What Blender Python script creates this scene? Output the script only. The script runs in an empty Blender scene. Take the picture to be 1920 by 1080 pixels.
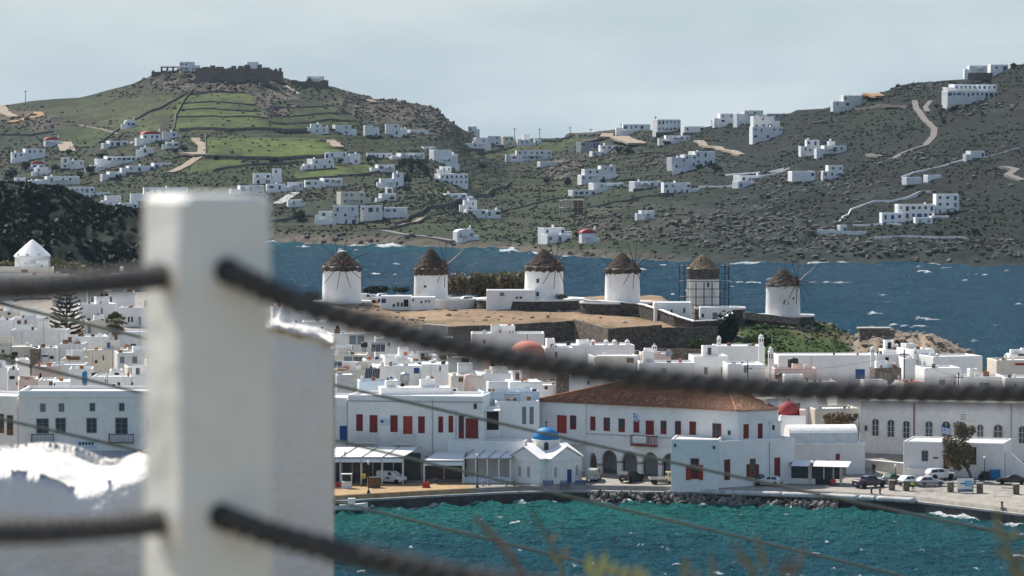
import bpy, bmesh, math, random
import numpy as np
from mathutils import Vector, Matrix
sc = bpy.context.scene
C = sc.collection
R = math.radians
rnd = random.Random(11)
rng = np.random.default_rng(5)
# ------------------------------------------------------------------ camera
HC = 54.5                       # eye height above the sea (m)
FPX = 7000.0                    # focal length in photo pixels (1920 wide)
PITCH = math.atan(305.0 / FPX)
cam = bpy.data.cameras.new('camera')
cam.lens = FPX / 1920.0 * 36.0
cam.sensor_width = 36.0
cam.clip_start = 0.1
cam.clip_end = 20000.0
cam.dof.use_dof = True
cam.dof.focus_distance = 620.0
cam.dof.aperture_fstop = 9.6
camo = bpy.data.objects.new('camera', cam)
C.objects.link(camo)
camo.location = (0, 0, HC)
camo.rotation_euler = (R(90) - PITCH, 0, 0)
sc.camera = camo
# ------------------------------------------------------------------ sky and sun
SUN_AZ = R(38)                  # to the left of the viewing direction, beyond the town
SUN_EL = R(47)
world = bpy.data.worlds.new('World')
sc.world = world
world.use_nodes = True
wn, wl = world.node_tree.nodes, world.node_tree.links
wn.clear()
wo = wn.new('ShaderNodeOutputWorld')
bg = wn.new('ShaderNodeBackground')
bg.inputs['Strength'].default_value = 0.10
sky = wn.new('ShaderNodeTexSky')
sky.sky_type = 'NISHITA'
sky.sun_disc = False
sky.sun_elevation = SUN_EL
sky.sun_rotation = -SUN_AZ
sky.altitude = 50
sky.air_density = 1.0
sky.dust_density = 1.2
sky.ozone_density = 1.4
wtc = wn.new('ShaderNodeTexCoord')
wmp = wn.new('ShaderNodeMapping')
wmp.inputs['Scale'].default_value = (1.0, 1.0, 3.6)
wnz = wn.new('ShaderNodeTexNoise')
wnz.inputs['Scale'].default_value = 8.0
wnz.inputs['Detail'].default_value = 6.0
wnz.inputs['Roughness'].default_value = 0.52
wrp = wn.new('ShaderNodeValToRGB')
wrp.color_ramp.elements[0].position = 0.30
wrp.color_ramp.elements[0].color = (0.84, 0.84, 0.84, 1)
wrp.color_ramp.elements[1].position = 0.72
wrp.color_ramp.elements[1].color = (0.98, 0.98, 0.98, 1)
wmx = wn.new('ShaderNodeMix')
wmx.data_type = 'RGBA'
wcl = wn.new('ShaderNodeValToRGB')                       # thin overcast: grey-blue veil with paler cloud
wcl.color_ramp.elements[0].position = 0.40; wcl.color_ramp.elements[0].color = (0.252, 0.334, 0.40, 1)
wcl.color_ramp.elements[1].position = 0.64; wcl.color_ramp.elements[1].color = (0.395, 0.45, 0.48, 1)
wl.new(wnz.outputs['Fac'], wcl.inputs['Fac'])
wsc = wn.new('ShaderNodeVectorMath'); wsc.operation = 'SCALE'; wsc.inputs['Scale'].default_value = 10.0
wl.new(wcl.outputs['Color'], wsc.inputs[0]); wl.new(wsc.outputs['Vector'], wmx.inputs['B'])
wl.new(wtc.outputs['Generated'], wmp.inputs['Vector'])
wl.new(wmp.outputs['Vector'], wnz.inputs['Vector'])
wl.new(wnz.outputs['Fac'], wrp.inputs['Fac'])
wse = wn.new('ShaderNodeSeparateXYZ')
wl.new(wtc.outputs['Generated'], wse.inputs['Vector'])
wme = wn.new('ShaderNodeMapRange')                       # the veil is thick towards the horizon, thin overhead
wme.inputs['To Min'].default_value = 1.0; wme.inputs['To Max'].default_value = 0.15
wme.inputs['From Max'].default_value = 0.32
wl.new(wse.outputs['Z'], wme.inputs['Value'])
wmu = wn.new('ShaderNodeMath'); wmu.operation = 'MULTIPLY'
wl.new(wrp.outputs['Color'], wmu.inputs[0]); wl.new(wme.outputs['Result'], wmu.inputs[1])
wl.new(wmu.outputs['Value'], wmx.inputs['Factor'])
wl.new(sky.outputs['Color'], wmx.inputs['A'])
wl.new(wmx.outputs['Result'], bg.inputs['Color'])
wl.new(bg.outputs['Background'], wo.inputs['Surface'])
sun = bpy.data.lights.new('sun', 'SUN')
sun.energy = 4.4
sun.angle = R(0.6)
sun.color = (1.0, 0.955, 0.88)
suno = bpy.data.objects.new('sun', sun)
C.objects.link(suno)
SUN_DIR = Vector((-math.sin(SUN_AZ) * math.cos(SUN_EL), math.cos(SUN_AZ) * math.cos(SUN_EL), math.sin(SUN_EL)))
suno.rotation_euler = SUN_DIR.to_track_quat('Z', 'Y').to_euler()
suno.location = (0, 0, 300)
sc.view_settings.view_transform = 'Standard'
sc.view_settings.look = 'None'
sc.view_settings.gamma = 1.0
sc.view_settings.exposure = 0.68
sc.view_settings.use_curve_mapping = False
sc.cycles.max_bounces = 6
sc.cycles.diffuse_bounces = 3
sc.cycles.volume_bounces = 0
sc.cycles.transparent_max_bounces = 6
# ------------------------------------------------------------------ surveying helpers
CP, SP = math.cos(PITCH), math.sin(PITCH)
def ray(px, py):
	xc = (px - 960.0) / FPX
	yc = -(py - 540.0) / FPX
	return xc, CP + yc * SP, -SP + yc * CP
def W(px, py, Y):
	a, b, c = ray(px, py)
	t = Y / b
	return Vector((a * t, Y, HC + c * t))
def zat(py, Y):
	a, b, c = ray(960, py)
	return HC + c / b * Y
def xat(px, Y, py=600):
	a, b, c = ray(px, py)
	return a / b * Y
def ywat(py, z=0.0):
	a, b, c = ray(960, py)
	return (z - HC) / (c / b)
# ------------------------------------------------------------------ noise
def _hash(ix, iy, seed):
	n = (ix.astype(np.int64) * 374761393 + iy.astype(np.int64) * 668265263 + seed * 144269) & 0x7fffffff
	n = ((n ^ (n >> 13)) * 1274126177) & 0x7fffffff
	n = (n ^ (n >> 16)) & 0xffff
	return n / 65535.0
def vnoise(x, y, seed=0):
	ix, iy = np.floor(x), np.floor(y)
	fx, fy = x - ix, y - iy
	fx = fx * fx * (3 - 2 * fx)
	fy = fy * fy * (3 - 2 * fy)
	a = _hash(ix, iy, seed); b = _hash(ix + 1, iy, seed)
	c = _hash(ix, iy + 1, seed); d = _hash(ix + 1, iy + 1, seed)
	return (a + (b - a) * fx) * (1 - fy) + (c + (d - c) * fx) * fy
def fbm(x, y, oct=4, seed=0, gain=0.5):
	s = 0.0; a = 1.0; n = 0.0
	for o in range(oct):
		s = s + a * (vnoise(x, y, seed + o * 17) - 0.5)
		n += a; a *= gain
		x = x * 2.03 + 11.3; y = y * 2.03 + 5.7
	return s / n * 2.0
def smooth(e0, e1, x):
	t = np.clip((x - e0) / (e1 - e0), 0, 1)
	return t * t * (3 - 2 * t)
# ------------------------------------------------------------------ object helpers
def put(o, parent=None):
	C.objects.link(o)
	if parent is not None:
		o.parent = parent
	return o
def tag(o, label=None, cat=None, group=None, kind=None):
	if label: o['label'] = label
	if cat: o['category'] = cat
	if group: o['group'] = group
	if kind: o['kind'] = kind
	return o
def thing(name, label, cat, loc=(0, 0, 0), rz=0.0, group=None):
	o = bpy.data.objects.new(name, None)
	o.empty_display_size = 0.5
	o.location = loc
	o.rotation_euler = (0, 0, rz)
	put(o)
	return tag(o, label, cat, group)
def linked(name, me, parent=None, loc=(0, 0, 0), rz=0.0, scale=None):
	o = bpy.data.objects.new(name, me)
	o.location = loc
	o.rotation_euler = (0, 0, rz) if not isinstance(rz, tuple) else rz
	if scale: o.scale = scale
	return put(o, parent)
class MB:
	"""collects faces and links them as one mesh object"""
	def __init__(s):
		s.v = []; s.f = []; s.m = []; s.cur = 0
	def add(s, vs, fs):
		n = len(s.v)
		s.v.extend([tuple(p) for p in vs])
		s.f.extend([tuple(i + n for i in f) for f in fs])
		s.m.extend([s.cur] * len(fs))
		return s
	def box(s, x0, x1, y0, y1, z0, z1, M=None):
		vs = [(x, y, z) for z in (z0, z1) for y in (y0, y1) for x in (x0, x1)]
		if M is not None: vs = [M @ Vector(p) for p in vs]
		return s.add(vs, [(0, 2, 3, 1), (4, 5, 7, 6), (0, 1, 5, 4), (2, 6, 7, 3), (0, 4, 6, 2), (1, 3, 7, 5)])
	def loft(s, rings, cap0=True, cap1=True, closed=True):
		n = len(rings[0]); b = len(s.v)
		vs = [p for r in rings for p in r]
		fs = []
		m = n if closed else n - 1
		for k in range(len(rings) - 1):
			for i in range(m):
				j = (i + 1) % n
				fs.append((k * n + i, k * n + j, (k + 1) * n + j, (k + 1) * n + i))
		if cap0: fs.append(tuple(range(n))[::-1])
		if cap1: fs.append(tuple(range((len(rings) - 1) * n, len(rings) * n)))
		return s.add(vs, fs)
	def tube(s, p, q, r0, r1=None, n=6, cap=True):
		p, q = Vector(p), Vector(q)
		if r1 is None: r1 = r0
		d = (q - p)
		if d.length < 1e-6: return s
		d.normalize()
		u = d.orthogonal().normalized(); w = d.cross(u)
		ring = lambda c, r: [c + (u * math.cos(2 * math.pi * i / n) + w * math.sin(2 * math.pi * i / n)) * r for i in range(n)]
		return s.loft([ring(p, r0), ring(q, r1)], cap, cap)
	def path(s, pts, r, n=6):
		pts = [Vector(p) for p in pts]
		rr = r if isinstance(r, (list, tuple)) else [r] * len(pts)
		rings = []
		u = None
		for i, p in enumerate(pts):
			d = (pts[min(i + 1, len(pts) - 1)] - pts[max(i - 1, 0)]).normalized()
			if u is None: u = d.orthogonal().normalized()
			u = (u - d * u.dot(d)).normalized()
			w = d.cross(u)
			rings.append([p + (u * math.cos(2 * math.pi * k / n) + w * math.sin(2 * math.pi * k / n)) * rr[i] for k in range(n)])
		return s.loft(rings)
	def lathe(s, prof, n=16, cx=0, cy=0, a0=0.0, wob=None):
		rings = []
		for r, z in prof:
			rings.append([(cx + r * math.cos(a0 + 2 * math.pi * i / n), cy + r * math.sin(a0 + 2 * math.pi * i / n), z) for i in range(n)])
		return s.loft(rings, cap0=prof[0][0] > 0.01, cap1=prof[-1][0] > 0.01)
	def prism(s, poly, y0, y1):
		"""poly = (x,z) outline, extruded along y"""
		a = [(x, y0, z) for x, z in poly]; b = [(x, y1, z) for x, z in poly]
		n = len(poly)
		fs = [tuple(range(n)), tuple(range(n, 2 * n))[::-1]]
		for i in range(n):
			j = (i + 1) % n
			fs.append((j, i, i + n, j + n))
		return s.add(a + b, fs)
	def quad(s, a, b, c, d):
		return s.add([a, b, c, d], [(0, 1, 2, 3)])
	def mesh(s, name, mat, smooth=False):
		me = bpy.data.meshes.new(name)
		me.from_pydata(s.v, [], s.f)
		for m in (mat if isinstance(mat, (list, tuple)) else [mat]):
			me.materials.append(m)
		if isinstance(mat, (list, tuple)):
			me.polygons.foreach_set('material_index', s.m)
		if smooth:
			me.polygons.foreach_set('use_smooth', [True] * len(s.f))
		me.update()
		return me
	def build(s, name, mat, parent=None, smooth=False, loc=(0, 0, 0), rz=0.0):
		return linked(name, s.mesh(name, mat, smooth), parent, loc, rz)
def grid_mesh(name, X, Y, Z, mat, col=None, smooth=True, extra=None):
	n0, n1 = X.shape
	co = np.stack([X, Y, Z], -1).reshape(-1, 3).astype(np.float32)
	i = np.arange(n0 * n1).reshape(n0, n1)
	q = np.stack([i[:-1, :-1], i[:-1, 1:], i[1:, 1:], i[1:, :-1]], -1).reshape(-1, 4)
	me = bpy.data.meshes.new(name)
	me.vertices.add(len(co)); me.vertices.foreach_set('co', co.ravel())
	me.loops.add(q.size); me.loops.foreach_set('vertex_index', q.ravel().astype(np.int32))
	me.polygons.add(len(q))
	me.polygons.foreach_set('loop_start', np.arange(0, q.size, 4, dtype=np.int32))
	me.polygons.foreach_set('loop_total', np.full(len(q), 4, dtype=np.int32))
	me.polygons.foreach_set('use_smooth', np.full(len(q), smooth))
	if col is not None:
		at = me.color_attributes.new('tint', 'FLOAT_COLOR', 'POINT')
		c4 = np.ones((len(co), 4), np.float32); c4[:, :3] = col.reshape(-1, 3)
		at.data.foreach_set('color', c4.ravel())
	for k, a in (extra or {}).items():
		at = me.attributes.new(k, 'FLOAT', 'POINT')
		at.data.foreach_set('value', a.astype(np.float32).ravel())
	me.materials.append(mat)
	me.update(); me.validate()
	return me
def soup_mesh(name, V, F, mat, smooth=False, col=None):
	"""V (n,3), F (m,3 or 4) arrays"""
	k = F.shape[1]
	me = bpy.data.meshes.new(name)
	me.vertices.add(len(V)); me.vertices.foreach_set('co', V.astype(np.float32).ravel())
	me.loops.add(F.size); me.loops.foreach_set('vertex_index', F.astype(np.int32).ravel())
	me.polygons.add(len(F))
	me.polygons.foreach_set('loop_start', np.arange(0, F.size, k, dtype=np.int32))
	me.polygons.foreach_set('loop_total', np.full(len(F), k, dtype=np.int32))
	me.polygons.foreach_set('use_smooth', np.full(len(F), smooth))
	if col is not None:
		at = me.color_attributes.new('tint', 'FLOAT_COLOR', 'POINT')
		c4 = np.ones((len(V), 4), np.float32); c4[:, :3] = col
		at.data.foreach_set('color', c4.ravel())
	me.materials.append(mat)
	me.update(); me.validate()
	return me
# ------------------------------------------------------------------ materials
def _nt(name):
	m = bpy.data.materials.new(name)
	m.use_nodes = True
	return m, m.node_tree.nodes, m.node_tree.links, m.node_tree.nodes['Principled BSDF']
def mat(name, col, rough=0.7, var=0.12, scale=3.0, bump=0.0, metal=0.0, spec=0.3, obj_var=0.0, stain=None, stain_amt=0.0, stain_scale=0.35, attr=False, space='Object', detail=4.0):
	m, n, l, p = _nt(name)
	p.inputs['Roughness'].default_value = rough
	p.inputs['Metallic'].default_value = metal
	p.inputs['Specular IOR Level'].default_value = spec
	tc = n.new('ShaderNodeTexCoord')
	vec = tc.outputs['Object']
	if space == 'World':
		g = n.new('ShaderNodeNewGeometry'); vec = g.outputs['Position']
	nz = n.new('ShaderNodeTexNoise')
	nz.inputs['Scale'].default_value = scale
	nz.inputs['Detail'].default_value = detail
	nz.inputs['Roughness'].default_value = 0.6
	l.new(vec, nz.inputs['Vector'])
	mr = n.new('ShaderNodeMapRange')
	mr.inputs['From Min'].default_value = 0.3; mr.inputs['From Max'].default_value = 0.7
	mr.inputs['To Min'].default_value = 1.0 - var; mr.inputs['To Max'].default_value = 1.0 + var
	l.new(nz.outputs['Fac'], mr.inputs['Value'])
	hs = n.new('ShaderNodeHueSaturation')
	l.new(mr.outputs['Result'], hs.inputs['Value'])
	if attr:
		a = n.new('ShaderNodeAttribute'); a.attribute_name = 'tint'
		base = a.outputs['Color']
		l.new(base, hs.inputs['Color'])
	else:
		hs.inputs['Color'].default_value = (*col, 1)
	out = hs.outputs['Color']
	if stain is not None:
		n2 = n.new('ShaderNodeTexNoise')
		n2.inputs['Scale'].default_value = stain_scale
		n2.inputs['Detail'].default_value = 7.0
		n2.inputs['Roughness'].default_value = 0.68
		l.new(vec, n2.inputs['Vector'])
		r2 = n.new('ShaderNodeMapRange')
		r2.inputs['From Min'].default_value = 0.5; r2.inputs['From Max'].default_value = 0.72
		r2.inputs['To Min'].default_value = 0.0; r2.inputs['To Max'].default_value = stain_amt
		l.new(n2.outputs['Fac'], r2.inputs['Value'])
		mx = n.new('ShaderNodeMix'); mx.data_type = 'RGBA'
		l.new(r2.outputs['Result'], mx.inputs['Factor'])
		l.new(out, mx.inputs['A']); mx.inputs['B'].default_value = (*stain, 1)
		out = mx.outputs['Result']
	if obj_var:
		oi = n.new('ShaderNodeObjectInfo')
		m3 = n.new('ShaderNodeMapRange')
		m3.inputs['To Min'].default_value = 1 - obj_var; m3.inputs['To Max'].default_value = 1 + obj_var * 0.4
		l.new(oi.outputs['Random'], m3.inputs['Value'])
		h2 = n.new('ShaderNodeHueSaturation')
		l.new(m3.outputs['Result'], h2.inputs['Value']); l.new(out, h2.inputs['Color'])
		out = h2.outputs['Color']
	l.new(out, p.inputs['Base Color'])
	if bump:
		b = n.new('ShaderNodeBump')
		b.inputs['Strength'].default_value = min(1.0, bump)
		b.inputs['Distance'].default_value = 0.08 * max(1, bump)
		l.new(nz.outputs['Fac'], b.inputs['Height'])
		l.new(b.outputs['Normal'], p.inputs['Normal'])
	return m
def stone_mat(name, cols, joint, scale, rough=0.9, bump=0.6):
	"""rubble masonry: uneven stones, recessed joints"""
	m, n, l, p = _nt(name)
	p.inputs['Roughness'].default_value = rough
	p.inputs['Specular IOR Level'].default_value = 0.2
	g = n.new('ShaderNodeNewGeometry')
	v = n.new('ShaderNodeTexVoronoi'); v.inputs['Scale'].default_value = scale
	l.new(g.outputs['Position'], v.inputs['Vector'])
	rp = n.new('ShaderNodeValToRGB')
	for i, c in enumerate(cols):
		e = rp.color_ramp.elements[i] if i < 2 else rp.color_ramp.elements.new(i / (len(cols) - 1))
		e.position = i / (len(cols) - 1); e.color = (*c, 1)
	sp = n.new('ShaderNodeSeparateColor'); l.new(v.outputs['Color'], sp.inputs['Color'])
	l.new(sp.outputs['Red'], rp.inputs['Fac'])
	v2 = n.new('ShaderNodeTexVoronoi'); v2.feature = 'DISTANCE_TO_EDGE'; v2.inputs['Scale'].default_value = scale
	l.new(g.outputs['Position'], v2.inputs['Vector'])
	mr = n.new('ShaderNodeMapRange'); mr.inputs['From Max'].default_value = 0.10
	l.new(v2.outputs['Distance'], mr.inputs['Value'])
	mx = n.new('ShaderNodeMix'); mx.data_type = 'RGBA'
	mx.inputs['A'].default_value = (*joint, 1)
	l.new(mr.outputs['Result'], mx.inputs['Factor']); l.new(rp.outputs['Color'], mx.inputs['B'])
	l.new(mx.outputs['Result'], p.inputs['Base Color'])
	b = n.new('ShaderNodeBump'); b.inputs['Strength'].default_value = bump; b.inputs['Distance'].default_value = 0.12
	l.new(mr.outputs['Result'], b.inputs['Height']); l.new(b.outputs['Normal'], p.inputs['Normal'])
	return m
M = {}
M['white'] = mat('whitewash', (0.82, 0.80, 0.765), 0.85, 0.05, 1.3, 0.25, stain=(0.54, 0.51, 0.46), stain_amt=0.25, stain_scale=0.45, obj_var=0.08, space='World')
M['white_old'] = mat('weathered_whitewash', (0.70, 0.685, 0.65), 0.9, 0.08, 1.6, 0.35, stain=(0.40, 0.36, 0.31), stain_amt=0.42, stain_scale=0.5, obj_var=0.10, space='World')
M['cream'] = mat('cream_plaster', (0.66, 0.60, 0.50), 0.9, 0.08, 1.6, 0.3, stain=(0.38, 0.32, 0.25), stain_amt=0.5, obj_var=0.08, space='World')
M['grey_plaster'] = mat('grey_plaster', (0.42, 0.42, 0.41), 0.9, 0.1, 1.6, 0.3, stain=(0.25, 0.23, 0.2), stain_amt=0.5, space='World')
M['pink'] = mat('pinkish_plaster', (0.62, 0.47, 0.40), 0.9, 0.08, 1.6, 0.3, stain=(0.4, 0.3, 0.25), stain_amt=0.5, space='World')
M['blueish'] = mat('pale_blue_plaster', (0.55, 0.64, 0.72), 0.9, 0.06, 1.6, 0.3, stain=(0.4, 0.42, 0.42), stain_amt=0.4, space='World')
M['far_white'] = mat('far_whitewash', (0.82, 0.81, 0.79), 0.9, 0.08, 0.6, 0.0, stain=(0.46, 0.44, 0.40), stain_amt=0.4, stain_scale=0.25, obj_var=0.14, space='World')
M['roof_deck'] = mat('flat_roof_screed', (0.76, 0.74, 0.70), 0.95, 0.08, 1.2, 0.2, stain=(0.46, 0.42, 0.35), stain_amt=0.6, stain_scale=0.4, obj_var=0.22, space='World')
M['stone'] = stone_mat('dark_rubble_stone', [(0.055, 0.05, 0.045), (0.12, 0.105, 0.09), (0.085, 0.075, 0.065)], (0.03, 0.027, 0.024), 1.6)
M['stone_tan'] = stone_mat('tan_rubble_stone', [(0.14, 0.115, 0.09), (0.24, 0.20, 0.155), (0.18, 0.14, 0.105)], (0.07, 0.06, 0.05), 1.7)
M['stone_far'] = stone_mat('far_dry_stone', [(0.10, 0.09, 0.08), (0.19, 0.165, 0.14), (0.13, 0.115, 0.1)], (0.06, 0.055, 0.05), 0.6)
M['rock'] = mat('granite_boulder', (0.20, 0.17, 0.14), 0.92, 0.35, 0.5, 0.8, stain=(0.06, 0.055, 0.05), stain_amt=0.6, stain_scale=0.4, obj_var=0.3, space='World')
M['rock_wet'] = mat('dark_riprap', (0.15, 0.135, 0.12), 0.85, 0.45, 1.5, 0.8, stain=(0.42, 0.36, 0.29), stain_amt=0.85, stain_scale=0.9, obj_var=0.6, space='World')  # pale blotches paint bright highlights onto the wet, tan-flecked rock
M['glass'] = mat('dark_window_glass', (0.035, 0.042, 0.05), 0.22, 0.2, 2, spec=0.5)
M['dark'] = mat('dark_opening', (0.02, 0.02, 0.022), 0.9, 0.2, 2)
M['red_wood'] = mat('dark_red_painted_wood', (0.20, 0.028, 0.022), 0.6, 0.2, 4, 0.1, obj_var=0.3)
M['red_bright'] = mat('bright_red_paint', (0.42, 0.055, 0.04), 0.6, 0.15, 4, obj_var=0.15)
M['blue_wood'] = mat('blue_painted_wood', (0.02, 0.075, 0.24), 0.55, 0.15, 4, obj_var=0.2)
M['grey_wood'] = mat('grey_blue_painted_wood', (0.17, 0.205, 0.23), 0.6, 0.15, 4)
M['brown_wood'] = mat('brown_wood', (0.16, 0.085, 0.04), 0.75, 0.3, 5, 0.2)
M['old_wood'] = mat('grey_weathered_poles', (0.055, 0.047, 0.04), 0.85, 0.3, 5)
M['pale_wood'] = mat('bleached_pole', (0.42, 0.40, 0.37), 0.8, 0.2, 5)
M['thatch'] = mat('old_thatch', (0.075, 0.054, 0.04), 0.95, 0.6, 2.2, 1.0, stain=(0.03, 0.024, 0.02), stain_amt=0.8, stain_scale=0.9, obj_var=0.1)
M['thatch_pale'] = mat('pale_thatch', (0.16, 0.12, 0.08), 0.95, 0.55, 2.2, 1.0, stain=(0.08, 0.065, 0.05), stain_amt=0.6, stain_scale=0.9)
M['concrete'] = mat('grey_concrete', (0.33, 0.32, 0.30), 0.9, 0.15, 1.2, 0.3, stain=(0.14, 0.13, 0.12), stain_amt=0.6, stain_scale=0.5, space='World')
M['quay_dark'] = mat('wet_quay_wall', (0.045, 0.043, 0.04), 0.6, 0.4, 1.0, 0.4, stain=(0.13, 0.12, 0.10), stain_amt=0.5, stain_scale=0.7, space='World')
M['pipe_concrete'] = mat('weathered_breakwater_concrete', (0.50, 0.49, 0.47), 0.9, 0.12, 1.0, 0.4, stain=(0.16, 0.15, 0.14), stain_amt=0.7, stain_scale=0.6, space='World')
M['metal_grey'] = mat('galvanised_metal', (0.35, 0.36, 0.37), 0.45, 0.15, 3, metal=0.6)
M['metal_dark'] = mat('dark_iron', (0.03, 0.031, 0.033), 0.55, 0.2, 4)
M['metal_white'] = mat('white_painted_metal', (0.72, 0.72, 0.70), 0.5, 0.06, 3)
M['rust'] = mat('rusty_steel', (0.22, 0.09, 0.045), 0.85, 0.35, 5, 0.2)
M['panel'] = mat('solar_collector_glass', (0.028, 0.030, 0.034), 0.18, 0.2, 1.5, spec=0.6)
M['plastic_black'] = mat('black_plastic_tank', (0.02, 0.021, 0.024), 0.5, 0.2, 3)
M['plastic_white'] = mat('white_plastic', (0.70, 0.70, 0.68), 0.5, 0.06, 3)
M['plastic_blue'] = mat('blue_plastic', (0.01, 0.16, 0.34), 0.45, 0.1, 3)
M['plastic_red'] = mat('red_plastic_barrier', (0.45, 0.035, 0.03), 0.5, 0.1, 3)
M['orange'] = mat('orange_painted_metal', (0.42, 0.17, 0.035), 0.6, 0.25, 4)
M['yellow'] = mat('yellow_paint', (0.52, 0.36, 0.05), 0.6, 0.15, 4)
M['awning'] = mat('white_awning_canvas', (0.74, 0.73, 0.70), 0.8, 0.05, 2, stain=(0.5, 0.47, 0.42), stain_amt=0.3)
M['dome_blue'] = mat('blue_dome_paint', (0.008, 0.185, 0.43), 0.6, 0.12, 2.2, 0.15, stain=(0.06, 0.28, 0.46), stain_amt=0.4, stain_scale=0.8)
M['dome_red'] = mat('red_dome_paint', (0.36, 0.045, 0.05), 0.7, 0.14, 2, 0.15, stain=(0.45, 0.14, 0.11), stain_amt=0.4, stain_scale=0.8)
M['dome_salmon'] = mat('salmon_dome_paint', (0.50, 0.15, 0.105), 0.75, 0.14, 2, 0.15, stain=(0.45, 0.22, 0.16), stain_amt=0.5, stain_scale=0.8)
M['dome_pale_blue'] = mat('pale_blue_tank_paint', (0.20, 0.46, 0.62), 0.6, 0.1, 2)
M['tile_edge'] = mat('terracotta_ridge_tile', (0.40, 0.155, 0.085), 0.85, 0.25, 2, 0.3)
M['black_cloth'] = mat('dark_cloth', (0.02, 0.02, 0.023), 0.9, 0.2, 8)
M['skin'] = mat('skin', (0.45, 0.27, 0.19), 0.6, 0.05, 8)
M['hivis'] = mat('yellow_green_safety_vest', (0.45, 0.75, 0.04), 0.7, 0.1, 8)
M['rubber'] = mat('tyre_rubber', (0.018, 0.018, 0.018), 0.8, 0.2, 8)
M['bark'] = mat('grey_brown_bark', (0.11, 0.085, 0.065), 0.95, 0.35, 4, 0.5)
M['brick_clay'] = mat('terracotta_clay', (0.36, 0.15, 0.08), 0.85, 0.25, 3)
# ================================================================== THE SETTING
def interp(x, pts):
	xs = [p[0] for p in pts]; ys = [p[1] for p in pts]
	return np.interp(x, xs, ys)
SHORE = [(-900, 438), (0, 442), (512, 453), (640, 457), (800, 462), (900, 465), (985, 469), (1060, 478), (1150, 484), (1300, 490), (1500, 492), (1700, 492), (1800, 495), (1920, 497), (2900, 506)]
RIDGE = [(-900, 240), (-200, 205), (0, 197), (60, 189), (150, 183), (200, 170), (250, 157), (282, 142), (330, 136), (400, 128), (480, 131), (530, 147), (580, 154), (620, 159), (690, 179), (770, 191), (820, 206), (845, 226), (870, 242), (905, 257), (960, 260), (1040, 258), (1075, 252), (1130, 248), (1165, 245), (1230, 245), (1300, 241), (1350, 233), (1400, 225), (1450, 219), (1500, 207), (1550, 201), (1620, 186), (1650, 173), (1700, 161), (1750, 153), (1800, 146), (1850, 141), (1900, 123), (1920, 119), (2150, 95), (2900, 200)]
RDIST = [(-900, 2600), (0, 2480), (400, 2420), (700, 2400), (850, 2400), (950, 2600), (1050, 2560), (1250, 2300), (1500, 2150), (1750, 2060), (1920, 2000), (2900, 2000)]
SDIST = [(p, ywat(y)) for p, y in SHORE]
ROCKY = [  # photo-plane regions with bare granite: (cx, cy, rx, ry, strength)
	(400, 150, 150, 24, 1.0), (520, 195, 50, 30, 1.0), (720, 200, 110, 26, 0.8), (810, 225, 55, 38, 1.0), (760, 232, 70, 14, .8),
	(70, 232, 60, 16, .6), (640, 450, 190, 10, 1.0), (1050, 318, 48, 20, 1.2), (1160, 290, 70, 14, .7), (1250, 420, 190, 40, .6),
	(1400, 430, 190, 50, .9), (1500, 345, 110, 26, .8), (1700, 470, 330, 22, 1.0), (1620, 360, 70, 20, .6), (1850, 200, 80, 16, .6), (1700, 300, 90, 16, .5), (1730, 165, 120, 14, .8), (1420, 390, 70, 24, .7), (1300, 300, 110, 20, .5)]
def px_of(x, Y):
	return 960 + FPX * x / Y
def far_core(x, Y):
	px = px_of(x, Y)
	ds = interp(px, SDIST); dr = interp(px, RDIST)
	ys = interp(px, SHORE); yr = interp(px, RIDGE)
	t = (Y - ds) / (dr - ds)
	tc = np.clip(t, 0, 1)
	s = 0.035 * smooth(0, 0.02, tc) + 0.965 * tc ** 0.93
	y = ys + (yr - ys) * s
	z = HC - (y - 235.0) * np.clip(Y, ds, dr) / FPX
	z = np.where(t > 1, z - (Y - dr) * 0.10, z)
	z = np.where(t < 0, (Y - ds) * 0.25, z)
	return px, t, y, z
def rocky(px, y):
	r = np.zeros_like(px, dtype=float)
	for cx, cy, rx, ry, k in ROCKY:
		d = ((px - cx) / rx) ** 2 + ((y - cy) / ry) ** 2
		r = np.maximum(r, k * smooth(1.25, 0.35, d))
	return r
def far_z(x, Y):
	x = np.asarray(x, float); Y = np.asarray(Y, float)
	px, t, y, z = far_core(x, Y)
	env = smooth(0.0, 0.08, t)
	top = 1 - 0.72 * smooth(0.80, 0.98, t)
	n = 3.2 * fbm(x / 150, Y / 150, 3, 3) * top * env
	n = n + 1.0 * fbm(x / 30, Y / 34, 3, 9) * env
	r = rocky(px, y)
	ridged = 1 - np.abs(fbm(x / 11, Y / 16, 4, 21, 0.6))
	n = n + r * (ridged - 0.72) * 5.5 * smooth(0, .03, t)
	ter = np.floor(z / 2.4) * 2.4 + 2.4 * smooth(0.72, 1.0, (z / 2.4) % 1.0)
	tm = smooth(.45, .6, fbm(x / 120, Y / 120, 2, 40) * 0.5 + 0.5) * (1 - np.clip(r, 0, 1)) * env * 0.75
	n = n + (ter - z) * tm
	return np.where(t >= 0, z + n, z)
def hit_far(px, py, lo=1380.0, hi=2750.0):
	"""first point of the far hills along the sight line through a photo position"""
	a, b, c = ray(px, py)
	Y = np.arange(lo, hi, 2.5)
	x = a / b * Y; zr = HC + c / b * Y
	d = zr - far_z(x, Y)
	k = np.where(d < 0)[0]
	if len(k) == 0:
		k = [int(np.argmin(d))]
	return Vector((float(x[k[0]]), float(Y[k[0]]), float(far_z(x[k[0]], Y[k[0]]))))
def pip(px, py, poly):
	ins = np.zeros(px.shape, bool)
	n = len(poly)
	for i in range(n):
		x0, y0 = poly[i]; x1, y1 = poly[(i + 1) % n]
		c = ((y0 > py) != (y1 > py)) & (px < (x1 - x0) * (py - y0) / (y1 - y0 + 1e-9) + x0)
		ins ^= c
	return ins
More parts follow.
